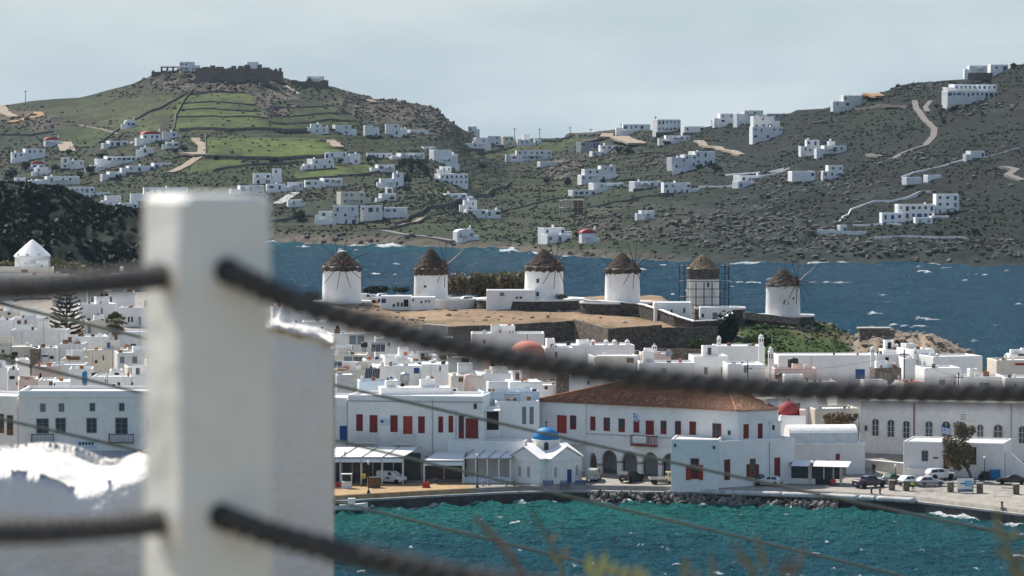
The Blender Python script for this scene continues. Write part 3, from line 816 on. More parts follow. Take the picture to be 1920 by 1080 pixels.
# ================================================================== FAR HILLSIDE HOUSES
# label | parts: (left, right, top, base) in survey coordinates | material | options
VILLAS = [
 ('tiny white chapel with bell gable alone on the dull green slope', [(234, 259, 228, 240)], 'far_white', 'chapel'),
 ('small white chapel with red barrel roof at the far left of the hill', [(85, 114, 262, 274)], 'far_white', 'redroof'),
 ('white two-block house below the far left red-roofed chapel', [(22, 48, 286, 299), (47, 88, 279, 298)], 'far_white', ''),
 ('white two-storey house with small square windows, left slope', [(115, 133, 295, 317), (132, 160, 301, 317)], 'far_white', ''),
 ('small white chapel with little red gable among dark trees', [(60, 86, 307, 318)], 'far_white', 'redroof'),
 ('low white house with a taller block, left of the trees', [(67, 92, 314, 328), (58, 68, 322, 333)], 'far_white', ''),
 ('white stepped house group above the long white hotel', [(88, 155, 331, 347), (52, 80, 338, 351)], 'far_white', ''),
 ('small white house at the left edge under the trees', [(28, 50, 333, 348)], 'far_white', ''),
 ('long white hotel front with a row of small windows', [(75, 188, 351, 374)], 'far_white', 'row'),
 ('long white flat-roofed house with a plain window row', [(200, 258, 293, 308)], 'far_white', 'row'),
 ('low white house with verandas beside the sandy track', [(241, 296, 311, 323), (290, 328, 306, 321)], 'far_white', ''),
 ('white chapel house with red roof in the upper hamlet', [(268, 304, 251, 266)], 'far_white', 'redroof'),
 ('white house with two corner turrets, top of the upper hamlet', [(305, 335, 247, 261)], 'far_white', 'chim'),
 ('low white house at the left end of the upper hamlet', [(205, 243, 264, 275), (245, 272, 266, 281)], 'far_white', ''),
 ('small white house in the middle of the upper hamlet', [(264, 292, 276, 291)], 'far_white', ''),
 ('cube house with barrel roof right in the upper hamlet', [(312, 338, 266, 280)], 'far_white', ''),
 ('small grey-white house between dark trees, left slope', [(168, 200, 309, 321)], 'far_white', ''),
 ('white house cluster below the low veranda house', [(205, 245, 322, 333), (238, 262, 329, 343)], 'far_white', ''),
 ('white house with domed end near the dark headland', [(200, 229, 367, 386)], 'far_white', ''),
 ('low white garden house at the edge of the headland', [(167, 199, 379, 388)], 'far_white', ''),
 ('small white shed right above the dark headland', [(226, 262, 381, 394)], 'far_white', ''),
 ('wide white house peeping over the top of the white post', [(270, 362, 352, 378)], 'far_white', ''),
 ('white cube house, first of the row of four', [(583, 606, 232, 250), (604, 618, 238, 250)], 'far_white', ''),
 ('white cube house, second of the row of four', [(628, 662, 234, 253)], 'far_white', ''),
 ('white cube house, third of the row of four', [(684, 703, 235, 255), (702, 713, 239, 255)], 'far_white', ''),
 ('white cube house with low annexe, last of the row of four', [(723, 752, 232, 254), (752, 766, 241, 249)], 'far_white', ''),
 ('low ruined white wall house right of the row of four', [(768, 806, 243, 249)], 'far_white', 'nowin'),
 ('large white villa with terraces above the bright field', [(616, 655, 285, 303), (654, 678, 288, 306), (610, 618, 286, 303)], 'far_white', ''),
 ('white villa with cream annexe left of the bright field', [(566, 585, 307, 319), (583, 630, 298, 317)], 'far_white', ''),
 ('low white house with flat canopy beside the dark trees', [(688, 742, 287, 298)], 'far_white', ''),
 ('low white house behind the dark tree clump', [(750, 800, 287, 299)], 'far_white', ''),
 ('tall white house with one round window, mid slope', [(812, 850, 281, 308), (849, 873, 289, 298)], 'far_white', ''),
 ('tiny white cottage above the tall round-window house', [(794, 818, 275, 284)], 'far_white', ''),
 ('pale blue-shaded low house below the field wall', [(708, 744, 309, 324)], 'far_white', ''),
 ('white house with square tower left of the dark tree clump', [(713, 740, 335, 351), (738, 759, 324, 351)], 'far_white', ''),
 ('white arcaded house with a small upper cube, mid slope', [(848, 868, 312, 326), (822, 882, 326, 346), (800, 824, 334, 348)], 'far_white', 'row'),
 ('white house with chimney tower left above the post', [(475, 513, 325, 344), (512, 530, 316, 342)], 'far_white', ''),
 ('first white house of the stepped lane, nearest the post', [(450, 500, 348, 363)], 'far_white', ''),
 ('second white house of the stepped lane', [(500, 540, 345, 360)], 'far_white', ''),
 ('third white house of the stepped lane', [(540, 572, 342, 357)], 'far_white', ''),
 ('fourth white house of the stepped lane', [(572, 606, 338, 353)], 'far_white', ''),
 ('uppermost white house of the stepped lane', [(606, 645, 334, 348)], 'far_white', ''),
 ('low white house at the left of the saddle hamlet', [(872, 900, 268, 280)], 'far_white', ''),
 ('white two-storey house left in the saddle hamlet', [(892, 916, 258, 278)], 'far_white', ''),
 ('bright white house in the middle of the saddle hamlet', [(914, 942, 255, 273)], 'far_white', ''),
 ('tan plastered house in the saddle hamlet', [(943, 965, 256, 275)], 'cream', ''),
 ('white house with roof tower right in the saddle hamlet', [(970, 1000, 262, 273), (984, 998, 252, 264)], 'far_white', ''),
 ('last small white house of the saddle hamlet', [(1001, 1017, 261, 270)], 'far_white', ''),
 ('pale tower house behind the shoulder of the left hill', [(877, 896, 237, 252)], 'far_white', ''),
 ('long white house with a dark garage below the saddle hamlet', [(968, 1043, 282, 300), (955, 970, 291, 300)], 'far_white', ''),
 ('low white terrace wall on the big round boulders', [(1012, 1060, 303, 311)], 'far_white', 'nowin'),
 ('grey-white house beside the sandy cutting', [(1087, 1130, 266, 280)], 'grey_plaster', ''),
 ('white modern house with open balcony under the sandy cutting', [(1125, 1150, 272, 286), (1107, 1163, 284, 290), (1150, 1176, 273, 279)], 'far_white', ''),
 ('low pale house on the saddle skyline left of the block', [(1168, 1226, 233, 245)], 'far_white', ''),
 ('white two-storey block with square windows on the skyline', [(1230, 1281, 224, 249)], 'far_white', 'row'),
 ('low pale house on the skyline right of the block', [(1282, 1325, 237, 250)], 'far_white', ''),
 ('low white house with dark openings below the skyline block', [(1248, 1300, 254, 266)], 'far_white', ''),
 ('white stepped villa of three cubes on the rocky slope', [(1243, 1275, 295, 317), (1274, 1303, 290, 314), (1300, 1345, 284, 312)], 'far_white', ''),
 ('wide white two-storey house right of the boulders', [(1095, 1130, 317, 339), (1128, 1160, 311, 338), (1088, 1170, 328, 340)], 'far_white', ''),
 ('long low white house with arches on the dark slope', [(1110, 1176, 343, 356), (1060, 1112, 356, 366)], 'far_white', ''),
 ('low white house, second in the dark slope row', [(1187, 1250, 340, 354)], 'far_white', ''),
 ('white house with small gable, third in the dark slope row', [(1244, 1302, 343, 362)], 'far_white', ''),
 ('white modern villa with dark veranda above the bay', [(878, 905, 376, 395), (874, 916, 393, 409), (914, 943, 394, 409)], 'far_white', ''),
 ('unfinished brown concrete frame house without walls', [(1055, 1103, 375, 403)], 'frame', 'frame'),
 ('tiny white cottage alone on the dark slope', [(1202, 1230, 395, 410)], 'far_white', ''),
 ('white waterside house with a white frame on its roof', [(1030, 1076, 427, 441), (1024, 1076, 440, 454)], 'far_white', ''),
 ('white chapel with dark red roof close to the far shore', [(1090, 1121, 437, 456)], 'far_white', 'redroof'),
 ('small white chapel standing on the far shore rocks', [(856, 893, 434, 452)], 'far_white', 'chapel'),
 ('big white stepped house above the shore track', [(597, 626, 396, 412), (624, 678, 386, 420), (676, 722, 386, 403), (720, 770, 389, 399)], 'far_white', ''),
 ('open two-storey stone villa with pergola above the big house', [(638, 690, 360, 384)], 'cream', ''),
 ('small white stepped house beside the round dark bush', [(715, 746, 363, 378), (738, 751, 351, 365)], 'far_white', ''),
 ('tiny white hut right of the round dark bush', [(835, 880, 363, 373)], 'far_white', ''),
 ('white shed beside the concrete ramp right of the post', [(540, 568, 374, 389)], 'far_white', ''),
 ('pale house with dark terrace on the right skyline', [(1350, 1395, 213, 231)], 'far_white', ''),
 ('pale cube house, second on the right skyline', [(1394, 1435, 207, 222)], 'far_white', ''),
 ('low grey house, third on the right skyline', [(1436, 1492, 213, 222)], 'grey_plaster', ''),
 ('white stepped three-storey house on the steep right slope', [(1425, 1470, 218, 242), (1410, 1475, 238, 263)], 'far_white', ''),
 ('white modern house with porch beside the orange cutting', [(1580, 1622, 179, 201), (1558, 1582, 190, 202)], 'far_white', ''),
 ('wide white colonnaded villa with turrets high on the right hill', [(1800, 1850, 158, 174), (1848, 1892, 158, 174), (1770, 1903, 171, 188)], 'far_white', 'row'),
 ('pale villa with arched porch near the top of the right hill', [(1817, 1855, 123, 137), (1857, 1895, 121, 138)], 'far_white', ''),
 ('white cube house with upper storey, left of the slope pair', [(1512, 1540, 262, 290), (1501, 1541, 274, 290)], 'far_white', ''),
 ('white low house with tower, right of the slope pair', [(1545, 1593, 273, 289), (1562, 1576, 265, 276)], 'far_white', ''),
 ('white house with a long garden wall on the dark slope', [(1552, 1585, 310, 331), (1540, 1554, 321, 333), (1480, 1530, 321, 333)], 'far_white', ''),
 ('small lone white shed high on the right slope', [(1818, 1850, 283, 297)], 'far_white', ''),
 ('big white seaside villa stepping down the dark right slope', [(1760, 1810, 364, 402), (1683, 1762, 383, 410), (1645, 1690, 399, 425), (1700, 1737, 408, 442), (1735, 1774, 405, 432), (1770, 1811, 408, 432)], 'far_white', 'row'),
 ('white house behind a zigzag garden wall on the dark slope', [(1384, 1440, 329, 341), (1364, 1402, 340, 353)], 'far_white', ''),
 ('low white ruin walls beside the right slope path', [(1690, 1724, 332, 338), (1738, 1770, 328, 336)], 'far_white', 'nowin'),
 ('small white pool house beside the seaside villa', [(1575, 1590, 422, 431)], 'far_white', 'nowin'),
 ('white house beside the stone fort on the hilltop', [(336, 368, 116, 134)], 'far_white', ''),
 ('small white house on top of the stone fort', [(463, 487, 116, 126)], 'far_white', 'nowin'),
 ('white round-cornered house on the right shoulder of the hilltop', [(575, 612, 143, 156)], 'far_white', ''),
]
def villa(label, boxes, m, opt, lay=None):
	xs = [b[0] for b in boxes] + [b[1] for b in boxes]
	main = max(boxes, key=lambda b: (b[1] - b[0]) * (b[3] - b[2]))
	P = hit_far((main[0] + main[1]) / 2, main[3])
	yaw = rnd.uniform(0.08, 0.5) * (.3 if len(boxes) > 3 else 1)
	cat = 'chapel' if 'chapel' in label else ('fort' if 'fort' in label and 'beside' not in label and 'top of' not in label else 'house')
	o = thing('hillside_' + ('chapel' if cat == 'chapel' else 'house'), label, cat, P, yaw, 'houses on the far hillsides')
	s = P.y / FPX
	cx = (main[0] + main[1]) / 2
	for k, (x0, x1, yt, yb) in enumerate(boxes):
		# a box whose base is higher in the picture stands farther up the slope behind
		dy = 0.0 if (x0, x1, yt, yb) == main else (main[3] - yb) * s * 2.2
		w = (x1 - x0) * s / (math.cos(yaw) + 0.13); dep = max(3.0, min(7.0, w * 0.6))
		bx = (x0 - cx) * s
		z1 = zat(yt, P.y + dy) - P.z
		z0 = zat(yb, P.y + dy) - P.z
		sub = -2.5 - max(0, z0) - abs(dy) * .1
		if opt == 'frame':
			for i in range(4):
				for j in range(2):
					b = MB(); b.box(bx + w * i / 3 - .2, bx + w * i / 3 + .2, j * dep - .2, j * dep + .2, sub, z1); b.build('column', M['concrete'], o)
			for q in (.5, 1.0):
				b = MB(); b.box(bx - .4, bx + w + .4, -.5, dep + .5, z0 + (z1 - z0) * q - .35, z0 + (z1 - z0) * q); b.build('slab', M['concrete'], o)
			b = MB(); b.box(bx + w * .55, bx + w * .95, dep * .5, dep * .55, z0, z1 - .4); b.build('wall', M['brick_clay'], o)
			continue
		cube_house(o, bx, bx + w, dy - .01 * k, dy + dep, sub, z1, m, 'roof_deck' if m != 'far_white' else 'far_white', r=0.2, pw=0.35, ph=0.45)
		hgt = z1 - max(z0, z1 - 9)
		if opt == 'nowin' or hgt < 1.6: continue
		rows = max(1, int(round(hgt / 3.3)))
		cols = max(1, int(w / (2.6 if opt == 'row' else 3.4)))
		for rr_ in range(rows):
			zc = z1 - 0.9 - (hgt) * (rr_ / rows)
			for cc in range(cols):
				if opt != 'row' and rnd.random() < 0.25: continue
				xx = bx + w * (cc + .5 + (0 if opt == 'row' else rnd.uniform(-.2, .2))) / cols
				ww = rnd.choice([.9, 1.1, 1.1, 1.4, 2.2 if rr_ == rows - 1 else 1.0]); hh = min(hgt / rows * .62, rnd.choice([1.2, 1.4, 2.0]))
				ww = min(ww, w / cols * .8)
				small_window(o, xx - ww / 2, xx + ww / 2, zc - hh, zc, y=dy, m=rnd.choice(['glass', 'glass', 'dark', 'grey_wood', 'blue_wood']))
		if k == 0:
			q = MB(); ww = w * rnd.uniform(1.1, 1.5); q.box(bx - ww * .1, bx - ww * .1 + ww, dy - 2.6, dy - 2.3, z0 - 4, z0 + rnd.uniform(.1, .5)); q.build('terrace_wall', M[rnd.choice([m, m, 'stone_far'])], o)
			if w > 4.5:
				s2 = rnd.choice([-1, 1]); w2 = w * rnd.uniform(.25, .4); xx = bx - w2 * .95 if s2 < 0 else bx + w - w2 * .05
				cube_house(o, xx, xx + w2, dy + .8, dy + dep * .8, sub, z0 + (z1 - z0) * rnd.uniform(.45, .7), m, m, r=.15, pw=.25, ph=.3)
			if rnd.random() < .55:
				q = MB(); x_ = bx + w * rnd.uniform(.05, .5); q.box(x_, x_ + w * .42, dy - 1.9, dy + .02, z0 + min(2.5, hgt * .6), z0 + min(2.5, hgt * .6) + .16); q.build('porch_roof', M[m], o)
				for t_ in (0, 1):
					q = MB(); q.box(x_ + w * .4 * t_, x_ + w * .4 * t_ + .22, dy - 1.85, dy - 1.63, z0 - 3, z0 + min(2.5, hgt * .6) - .002); q.build('porch_post', M[m], o)
		if opt == 'chim' or rnd.random() < .35:
			q = MB(); xx = bx + w * rnd.uniform(.15, .85); q.box(xx - .4, xx + .4, dy + dep * .5, dy + dep * .5 + .8, z1 - .3, z1 + rnd.uniform(.6, 1.3)); q.build('chimney', M[m], o)
		if opt in ('redroof',) and k == 0:
			n = 9
			prof = [(bx - .2 + (w + .4) * (.5 - .5 * math.cos(math.pi * i / (n - 1))), z1 - .1 + math.sin(math.pi * i / (n - 1)) * 1.7) for i in range(n)]
			q = MB(); q.prism(prof, dy - .2, dy + dep + .2); q.build('roof_vault', M['dome_red'], o)
		if opt in ('redroof', 'chapel'):
			q = MB(); xx = bx + w * (.92 if opt == 'redroof' else .75)
			q.box(xx - .5, xx + .5, dy - .05, dy + .5, z1 - .5, z1 + 2.0); q.prism([(xx - .5, z1 + 2.0), (xx + .5, z1 + 2.0), (xx, z1 + 2.9)], dy - .05, dy + .5)
			q.build('bell_gable', M['far_white'], o)
		if opt == 'chapel':
			n = 9
			prof = [(bx + .2 + (w - .4) * (.5 - .5 * math.cos(math.pi * i / (n - 1))), z1 - .1 + math.sin(math.pi * i / (n - 1)) * 1.2) for i in range(n)]
			q = MB(); q.prism(prof, dy + .3, dy + dep - .3); q.build('roof_vault', M['far_white'], o)
	return o
for v in VILLAS: villa(*v)
# stone fort ruins along the hilltop
def fort(label, x0, x1, yt, yb, holes=0):
	P = hit_far((x0 + x1) / 2, yb + 1)
	o = thing('stone_ruin', label, 'ruin', P, 0.0, 'stone ruins on the hilltop')
	s = P.y / FPX; w = (x1 - x0) * s; z1 = zat(yt, P.y) - P.z
	n = max(3, int(w / 4)); b = MB()
	if holes:
		for i in range(holes + 1):
			xx = -w / 2 + w * i / holes
			b.box(xx - .6, xx + .6, 0, 1.0, -3, z1)
		b.box(-w / 2, w / 2, 0.02, .98, -3, z1 * .35)
		b.build('wall', M['stone_tan'], o)
		b = MB(); b.box(-w / 2 - .6, w / 2 + .6, -.02, 1.02, z1, z1 + .8); b.build('lintel', M['stone_far'], o)
	else:
		for i in range(n):
			h = z1 * rnd.uniform(.82, 1.04)
			b.box(-w / 2 + w * i / n, -w / 2 + w * (i + 1) / n, rnd.uniform(-.3, .3), 6, -3, h)
		b.build('wall', M['stone_tan'], o)
		b = MB()
		for i in range(n):
			if rnd.random() < .5: b.box(-w / 2 + w * i / n + .5, -w / 2 + w * (i + 1) / n - .8, 1, 4, z1 * .6, z1 * 1.02 + rnd.uniform(.3, 1.2))
		if b.v: b.build('parapet', M['stone_tan'], o)
	return o
fort('dark stone ruin wall with two openings on the left of the hilltop', 303, 335, 127, 136, 3)
fort('low dark stone wall at the left end of the hilltop', 284, 304, 134, 141, 0)
fort('long dark fort wall along the middle of the hilltop', 366, 458, 126, 150)
fort('large squared stone bastion right of the fort wall', 457, 505, 124, 152)
fort('broken fort wall stepping down right of the bastion', 504, 530, 131, 150)
fort('low stone enclosure below the round-cornered hilltop house', 545, 615, 152, 162)
# dry-stone field walls: one thing each
def drape(pts, step=7.0):
	P = [hit_far(x, y) for x, y in pts]
	out = []
	for a, b in zip(P[:-1], P[1:]):
		k = max(1, int((b - a).length / step))
		for i in range(k):
			q = a.lerp(b, i / k); out.append((q.x, q.y))
	out.append((P[-1].x, P[-1].y))
	A = np.array(out)
	z = far_z(A[:, 0], A[:, 1])
	return [(float(A[i, 0]), float(A[i, 1]), float(z[i])) for i in range(len(A))]
WALLS = [
 ([(185, 270), (240, 232), (300, 205), (360, 172)], 'field wall climbing diagonally to the fort', 1.9),
 ([(325, 246), (330, 218), (345, 190), (362, 168)], 'field wall up the left side of the green terraces', 1.9),
 ([(355, 180), (460, 176), (500, 192)], 'uppermost terrace wall under the fort', 1.5),
 ([(340, 195), (420, 193), (480, 198)], 'second terrace wall under the fort', 1.2),
 ([(335, 208), (420, 207), (490, 210)], 'third terrace wall under the fort', 1.2),
 ([(332, 221), (420, 221), (500, 223)], 'fourth terrace wall under the fort', 1.2),
 ([(505, 205), (580, 202), (650, 200)], 'upper terrace wall right of the boulder spur', 1.2),
 ([(505, 218), (590, 216), (660, 215)], 'middle terrace wall right of the boulder spur', 1.2),
 ([(505, 231), (590, 230), (665, 229)], 'lower terrace wall right of the boulder spur', 1.2),
 ([(335, 247), (430, 249), (560, 250), (700, 253)], 'long dark wall above the bright field', 2.4),
 ([(385, 299), (480, 300), (600, 297), (680, 290)], 'long dark wall below the bright field', 2.6),
 ([(385, 255), (386, 298)], 'field wall at the left end of the bright field', 1.6),
 ([(530, 342), (620, 334), (715, 322)], 'field wall under the lower green plot', 1.5),
 ([(740, 424), (850, 385), (960, 345)], 'dark straight lane wall rising to the right', 2.6),
 ([(690, 432), (760, 424), (840, 400)], 'lane wall above the shore track', 1.5),
 ([(870, 282), (960, 272), (1080, 252)], 'field wall running up to the saddle', 1.8),
 ([(1060, 256), (1130, 250), (1180, 246)], 'dark wall along the saddle skyline', 2.6),
 ([(930, 402), (1080, 360), (1190, 338)], 'field wall crossing the dark middle slope', 1.3),
 ([(1040, 402), (1200, 372), (1300, 352)], 'field wall below the dark slope row', 1.3),
 ([(1310, 352), (1400, 344), (1480, 318)], 'zigzag white-capped garden wall', 1.2),
 ([(1360, 330), (1470, 318)], 'white-capped wall above the zigzag garden', 1.2),
 ([(1565, 418), (1605, 392), (1640, 380), (1700, 374), (1725, 362), (1750, 361)], 'white stepped wall above the seaside villa', 1.3),
 ([(1532, 440), (1600, 441), (1625, 440)], 'white terrace wall left of the seaside villa', 2.2),
 ([(1600, 424), (1690, 425)], 'white lawn edge wall of the seaside villa', 1.0),
 ([(1640, 448), (1700, 446), (1810, 450)], 'white lower terrace wall of the seaside villa', 1.2),
 ([(1690, 334), (1740, 320), (1820, 298), (1920, 276)], 'pale path wall climbing the right slope', 0.9),
 ([(1470, 212), (1560, 205), (1700, 203)], 'dark wall below the right skyline houses', 2.0),
 ([(505, 418), (560, 410), (640, 396)], 'stone wall behind the post above the shore', 1.6),
 ([(0, 255), (60, 256), (100, 248)], 'field wall at the far left edge', 1.6),
 ([(400, 322), (470, 312), (560, 305)], 'dark hedge wall left of the villas', 1.8),
]
for pts, lab, h in WALLS:
	P = drape(pts)
	m = 'far_white' if 'white' in lab or 'pale' in lab else 'stone_far'
	o = strip('field_wall', [(x, y, z) for x, y, z in P], [(0.26, -1.5), (0.2, h * .7), (-0.2, h * .7), (-0.26, -1.5)], M[m], None, None)
	tag(o, lab, 'wall', 'dry stone walls on the far hills')
# dirt tracks
M['track'] = mat('sandy_track', (0.26, 0.21, 0.15), 0.95, 0.18, 0.5, 0.2, space='World')
M['track_orange'] = mat('orange_earth', (0.30, 0.17, 0.08), 0.95, 0.2, 0.5, 0.2, space='World')
M['track_grey'] = mat('grey_lane', (0.15, 0.135, 0.12), 0.95, 0.15, 0.5, 0.2, space='World')
TRACKS = [
 ([(110, 234), (150, 236), (190, 243), (222, 253)], 1.6, 'track'), ([(120, 268), (128, 285)], 9, 'track'),
 ([(366, 262), (380, 275), (378, 292), (350, 312), (320, 325)], 5.0, 'track'), ([(352, 290), (380, 294)], 11, 'track'),
 ([(600, 262), (620, 266), (635, 280)], 6.0, 'track'), ([(20, 232), (75, 218), (70, 212)], 6, 'track_orange'), ([(0, 200), (12, 215), (30, 222)], 7, 'track'),
 ([(555, 362), (520, 385)], 5, 'concrete'), ([(660, 432), (720, 433), (760, 441), (850, 455)], 4.0, 'track_grey'), ([(740, 424), (800, 408), (840, 406)], 2.5, 'track'),
 ([(1308, 266), (1330, 275), (1370, 284), (1395, 291)], 5.0, 'track'), ([(1160, 262), (1195, 275)], 12, 'track'),
 ([(1715, 190), (1718, 205), (1735, 228), (1752, 243), (1750, 258), (1735, 275), (1690, 292), (1660, 300)], 3.2, 'track_grey'),
 ([(1740, 212), (1735, 203), (1745, 190)], 2.6, 'track_grey'), ([(1630, 292), (1650, 297), (1690, 291)], 4, 'track_grey'), ([(1622, 187), (1655, 186)], 8, 'track_orange'),
 ([(1660, 203), (1710, 200)], 4, 'track_grey'), ([(1880, 315), (1905, 320), (1890, 332), (1920, 340)], 4, 'track_grey'), ([(1100, 268), (1135, 262), (1140, 255)], 8, 'track'),
 ([(1515, 234), (1545, 228)], 5, 'track'), ([(690, 188), (702, 194)], 6, 'track'), ([(535, 160), (560, 178)], 2.0, 'track'), ([(380, 158), (400, 152)], 4.0, 'track'),
]
for pts, w, mm in TRACKS:
	P = drape(pts, 3.0)
	A = np.array(P)
	z = A[:, 2]
	for d in (-w / 2, w / 2):
		z = np.maximum(z, far_z(A[:, 0] + d, A[:, 1])); z = np.maximum(z, far_z(A[:, 0], A[:, 1] + d))
	z = np.convolve(np.pad(z, 1, 'edge'), [.25, .5, .25], 'valid')
	o = strip('dirt_track', [(P[i][0], P[i][1], float(z[i]) + .25) for i in range(len(P))], [(w / 2, -1.2), (w / 2, 0), (-w / 2, 0), (-w / 2, -1.2)], M[mm])
# utility poles on the far slopes
for px, yb, h, lab in [(965, 250, 22, 'dark chimney-like mast on the saddle hamlet'), (1012, 262, 20, 'first T-shaped power pole on the saddle skyline'), (1069, 256, 18, 'second T-shaped power pole on the saddle skyline'), (1108, 250, 12, 'third short power pole on the saddle skyline'),
					   (1229, 246, 28, 'tall power pole beside the skyline block'), (1165, 246, 14, 'power pole left of the low skyline house'), (48, 190, 22, 'thin mast on the far left skyline'), (667, 432, 28, 'power pole beside the shore track'), (1335, 240, 14, 'power pole on the right skyline'),
					   (72, 352, 26, 'power pole in front of the long hotel'), (177, 385, 26, 'power pole beside the headland houses'), (813, 392, 30, 'power pole on the middle slope')]:
	P = hit_far(px, yb); s = P.y / FPX
	o = thing('utility_pole', lab, 'pole', P, 0, 'power poles on the far hills')
	b = MB(); b.tube((0, 0, -1), (0, 0, h * s), .26, .2, 6); b.build('pole', M['old_wood'], o)
	b = MB(); b.box(-1.2, 1.2, -.1, .1, h * s * .88, h * s * .88 + .25); b.build('crossarm', M['old_wood'], o)
# ================================================================== HARBOUR FRONT BUILDINGS
def arc_pts(x0, x1, zs, zc, n=10):
	"""points of an arch from (x0, zs) over the crown zc to (x1, zs)"""
	return [((x0 + x1) / 2 - (x1 - x0) / 2 * math.cos(math.pi * i / n), zs + (zc - zs) * math.sin(math.pi * i / n)) for i in range(n + 1)]
def balcony_rail(parent, x0, x1, z0, h, y0, m, depth=0.9, slab='white', n=None, solid=False, thick=.05):
	b = MB(); b.box(x0, x1, y0 - depth, y0, z0 - .16, z0); b.build('balcony_slab', M[slab], parent)
	r = MB()
	n = n or max(4, int((x1 - x0) / .22))
	r.box(x0, x1, y0 - depth, y0 - depth + .08, z0 + h - .1, z0 + h)
	r.box(x0, x1, y0 - depth + .005, y0 - depth + .075, z0 + .002, z0 + .1)
	for s_ in (x0, x1 - .08):
		r.box(s_ + .001, s_ + .079, y0 - depth + .08, y0, z0 + h - .1, z0 + h)
	for i in range(n + 1):
		xx = x0 + (x1 - x0) * i / n
		r.box(xx - thick / 2, xx + thick / 2, y0 - depth + .01, y0 - depth + .07, z0 + .1, z0 + h - .1)
	for s_ in (x0 + .04, x1 - .04):
		for k in range(3):
			yy = y0 - depth + depth * (k + .5) / 3
			r.box(s_ - thick / 2, s_ + thick / 2, yy - .02, yy + .02, z0, z0 + h - .1)
	o = r.build('balustrade', M[m], parent)
	tag(o, kind='stuff')
	return o
# --- the tall grey-blue shaded mansion on the left
b = Bld('waterfront_mansion', 'large white two-storey mansion with grey-framed windows and iron balconies, left of the post', 35, 537, 332, 537, 1.9)
zt = b.z(150, 733)
cube_house(b.root, 0, b.L, 0, 11, -2, zt, 'white', pw=.4, ph=.5)
c = MB(); zc = b.z(150, 742); c.box(-.1, b.L + .1, -.14, .1, zc - .18, zc + .1); c.build('cornice', M['white'], b.root)
for x0, y0, x1, y1, st in [(75, 756, 85, 772, 'greyshut'), (110, 756, 120, 772, 'greyshut'), (168, 756, 178, 771, 'grey'), (223, 756, 233, 771, 'grey'), (68, 784, 91, 813, 'grey'), (104, 784, 124, 812, 'grey'), (162, 784, 182, 812, 'grey'), (216, 783, 240, 814, 'grey'), (276, 784, 297, 812, 'grey'), (280, 756, 291, 771, 'grey')]:
	b.win(x0, y0, x1, y1, st, 0.0)
for x0, x1 in ((60, 101), (205, 251)):
	balcony_rail(b.root, b.x(x0), b.x(x1), b.z(80, 829), 1.25, 0, 'metal_dark', 1.0, 'concrete', thick=.035)
c = MB(); zz = b.z(150, 850)
c.add([(b.x(60), -2.6, zz - .5), (b.x(330), -2.6, zz - .5), (b.x(330), 0, zz + .4), (b.x(60), 0, zz + .4), (b.x(60), -2.6, zz - .56), (b.x(330), -2.6, zz - .56), (b.x(330), 0, zz + .34), (b.x(60), 0, zz + .34)], [(0, 1, 2, 3), (7, 6, 5, 4), (0, 4, 5, 1), (1, 5, 6, 2), (2, 6, 7, 3), (3, 7, 4, 0)])
c.build('awning', M['grey_plaster'], b.root)
c = MB(); zq = b.z(160, 834); c.box(b.x(143), b.x(182), -.14, -.02, zq - .45, zq + .75); sg = c.build('sign_board', M['blueish'], b.root)
for k in range(5):
	c = MB(); x_ = b.x(148) + k * .46; c.box(x_, x_ + .3, -.17, -.145, zq + .0, zq + .42); c.build('sign_letter', M['metal_dark'], sg)
b = Bld('waterfront_house', 'white house with brown doors at the left edge of the harbour front', -60, 541, 34, 538, 1.9)
cube_house(b.root, 0, b.L - .05, 0, 9, -2, b.z(10, 742), 'white', pw=.35, ph=.4)
for x0, y0, x1, y1, st in [(-4, 776, 7, 812, 'brown'), (13, 778, 24, 816, 'brown'), (-30, 778, -18, 812, 'brown')]:
	b.win(x0, y0, x1, y1, st)
# --- white house with dark red shutters
b = Bld('red_shutter_house', 'long white house with dark red shutters and two small white balconies', 652, 556.5, 905, 553.5, 2.0)
zt = b.z(760, 741.5)
cube_house(b.root, 0, b.L, 0, 10, -2, zt, 'white', pw=.35, ph=.45)
c = MB(); zc = b.z(760, 752.5); c.box(-.08, b.L + .08, -.12, .1, zc - .1, zc + .06); c.build('cornice', M['grey_plaster'], b.root)
for x0, y0, x1, y1, st in [(668, 777, 680, 808, 'redshut'), (693, 778, 708, 811, 'redshut'), (732, 779, 745, 810, 'redshut'), (756, 780, 773, 814, 'redbright'), (784, 781, 797, 812, 'redshut'), (822, 781, 831, 811, 'redshut'), (841, 780, 850, 811, 'redshut'), (860, 779, 870, 822, 'red'), (873, 784, 897, 822, 'redshut'), (888, 757, 894, 767, 'brown')]:
	b.win(x0, y0, x1, y1, st)
for x0, x1, yb in ((671, 708, 829), (737, 776, 831)):
	balcony_rail(b.root, b.x(x0), b.x(x1), b.z(690, yb), 1.5, 0, 'white', .8, 'white', n=10, thick=.13)
c = MB(); c.box(b.x(712), b.x(731), -.12, -.01, b.z(720, 797), b.z(720, 785)); s_ = c.build('sign_board', M['blueish'], b.root)
c = MB(); c.lathe([(.22, 0), (.22, .04)], 10); q = c.build('sign_emblem', M['blue_wood'], s_, loc=(b.x(717), -.125, b.z(717, 790))); q.rotation_euler = (R(90), 0, 0)
c = MB(); c.tube((b.x(811), -.08, 0), (b.x(811), -.08, zt - .6), .06); c.build('drain_pipe', M['metal_grey'], b.root)
c = MB(); c.tube((b.x(855), -.08, b.z(855, 822)), (b.x(855), -.08, b.z(855, 768)), .05); c.build('drain_pipe', M['metal_grey'], b.root)
b = Bld('corner_house', 'narrow white corner house with tall blue shutters beside the rough pillar', 560, 558, 652, 557.2, 2.0)
cube_house(b.root, 0, b.L, 0, 9, -2, b.z(640, 745), 'white')
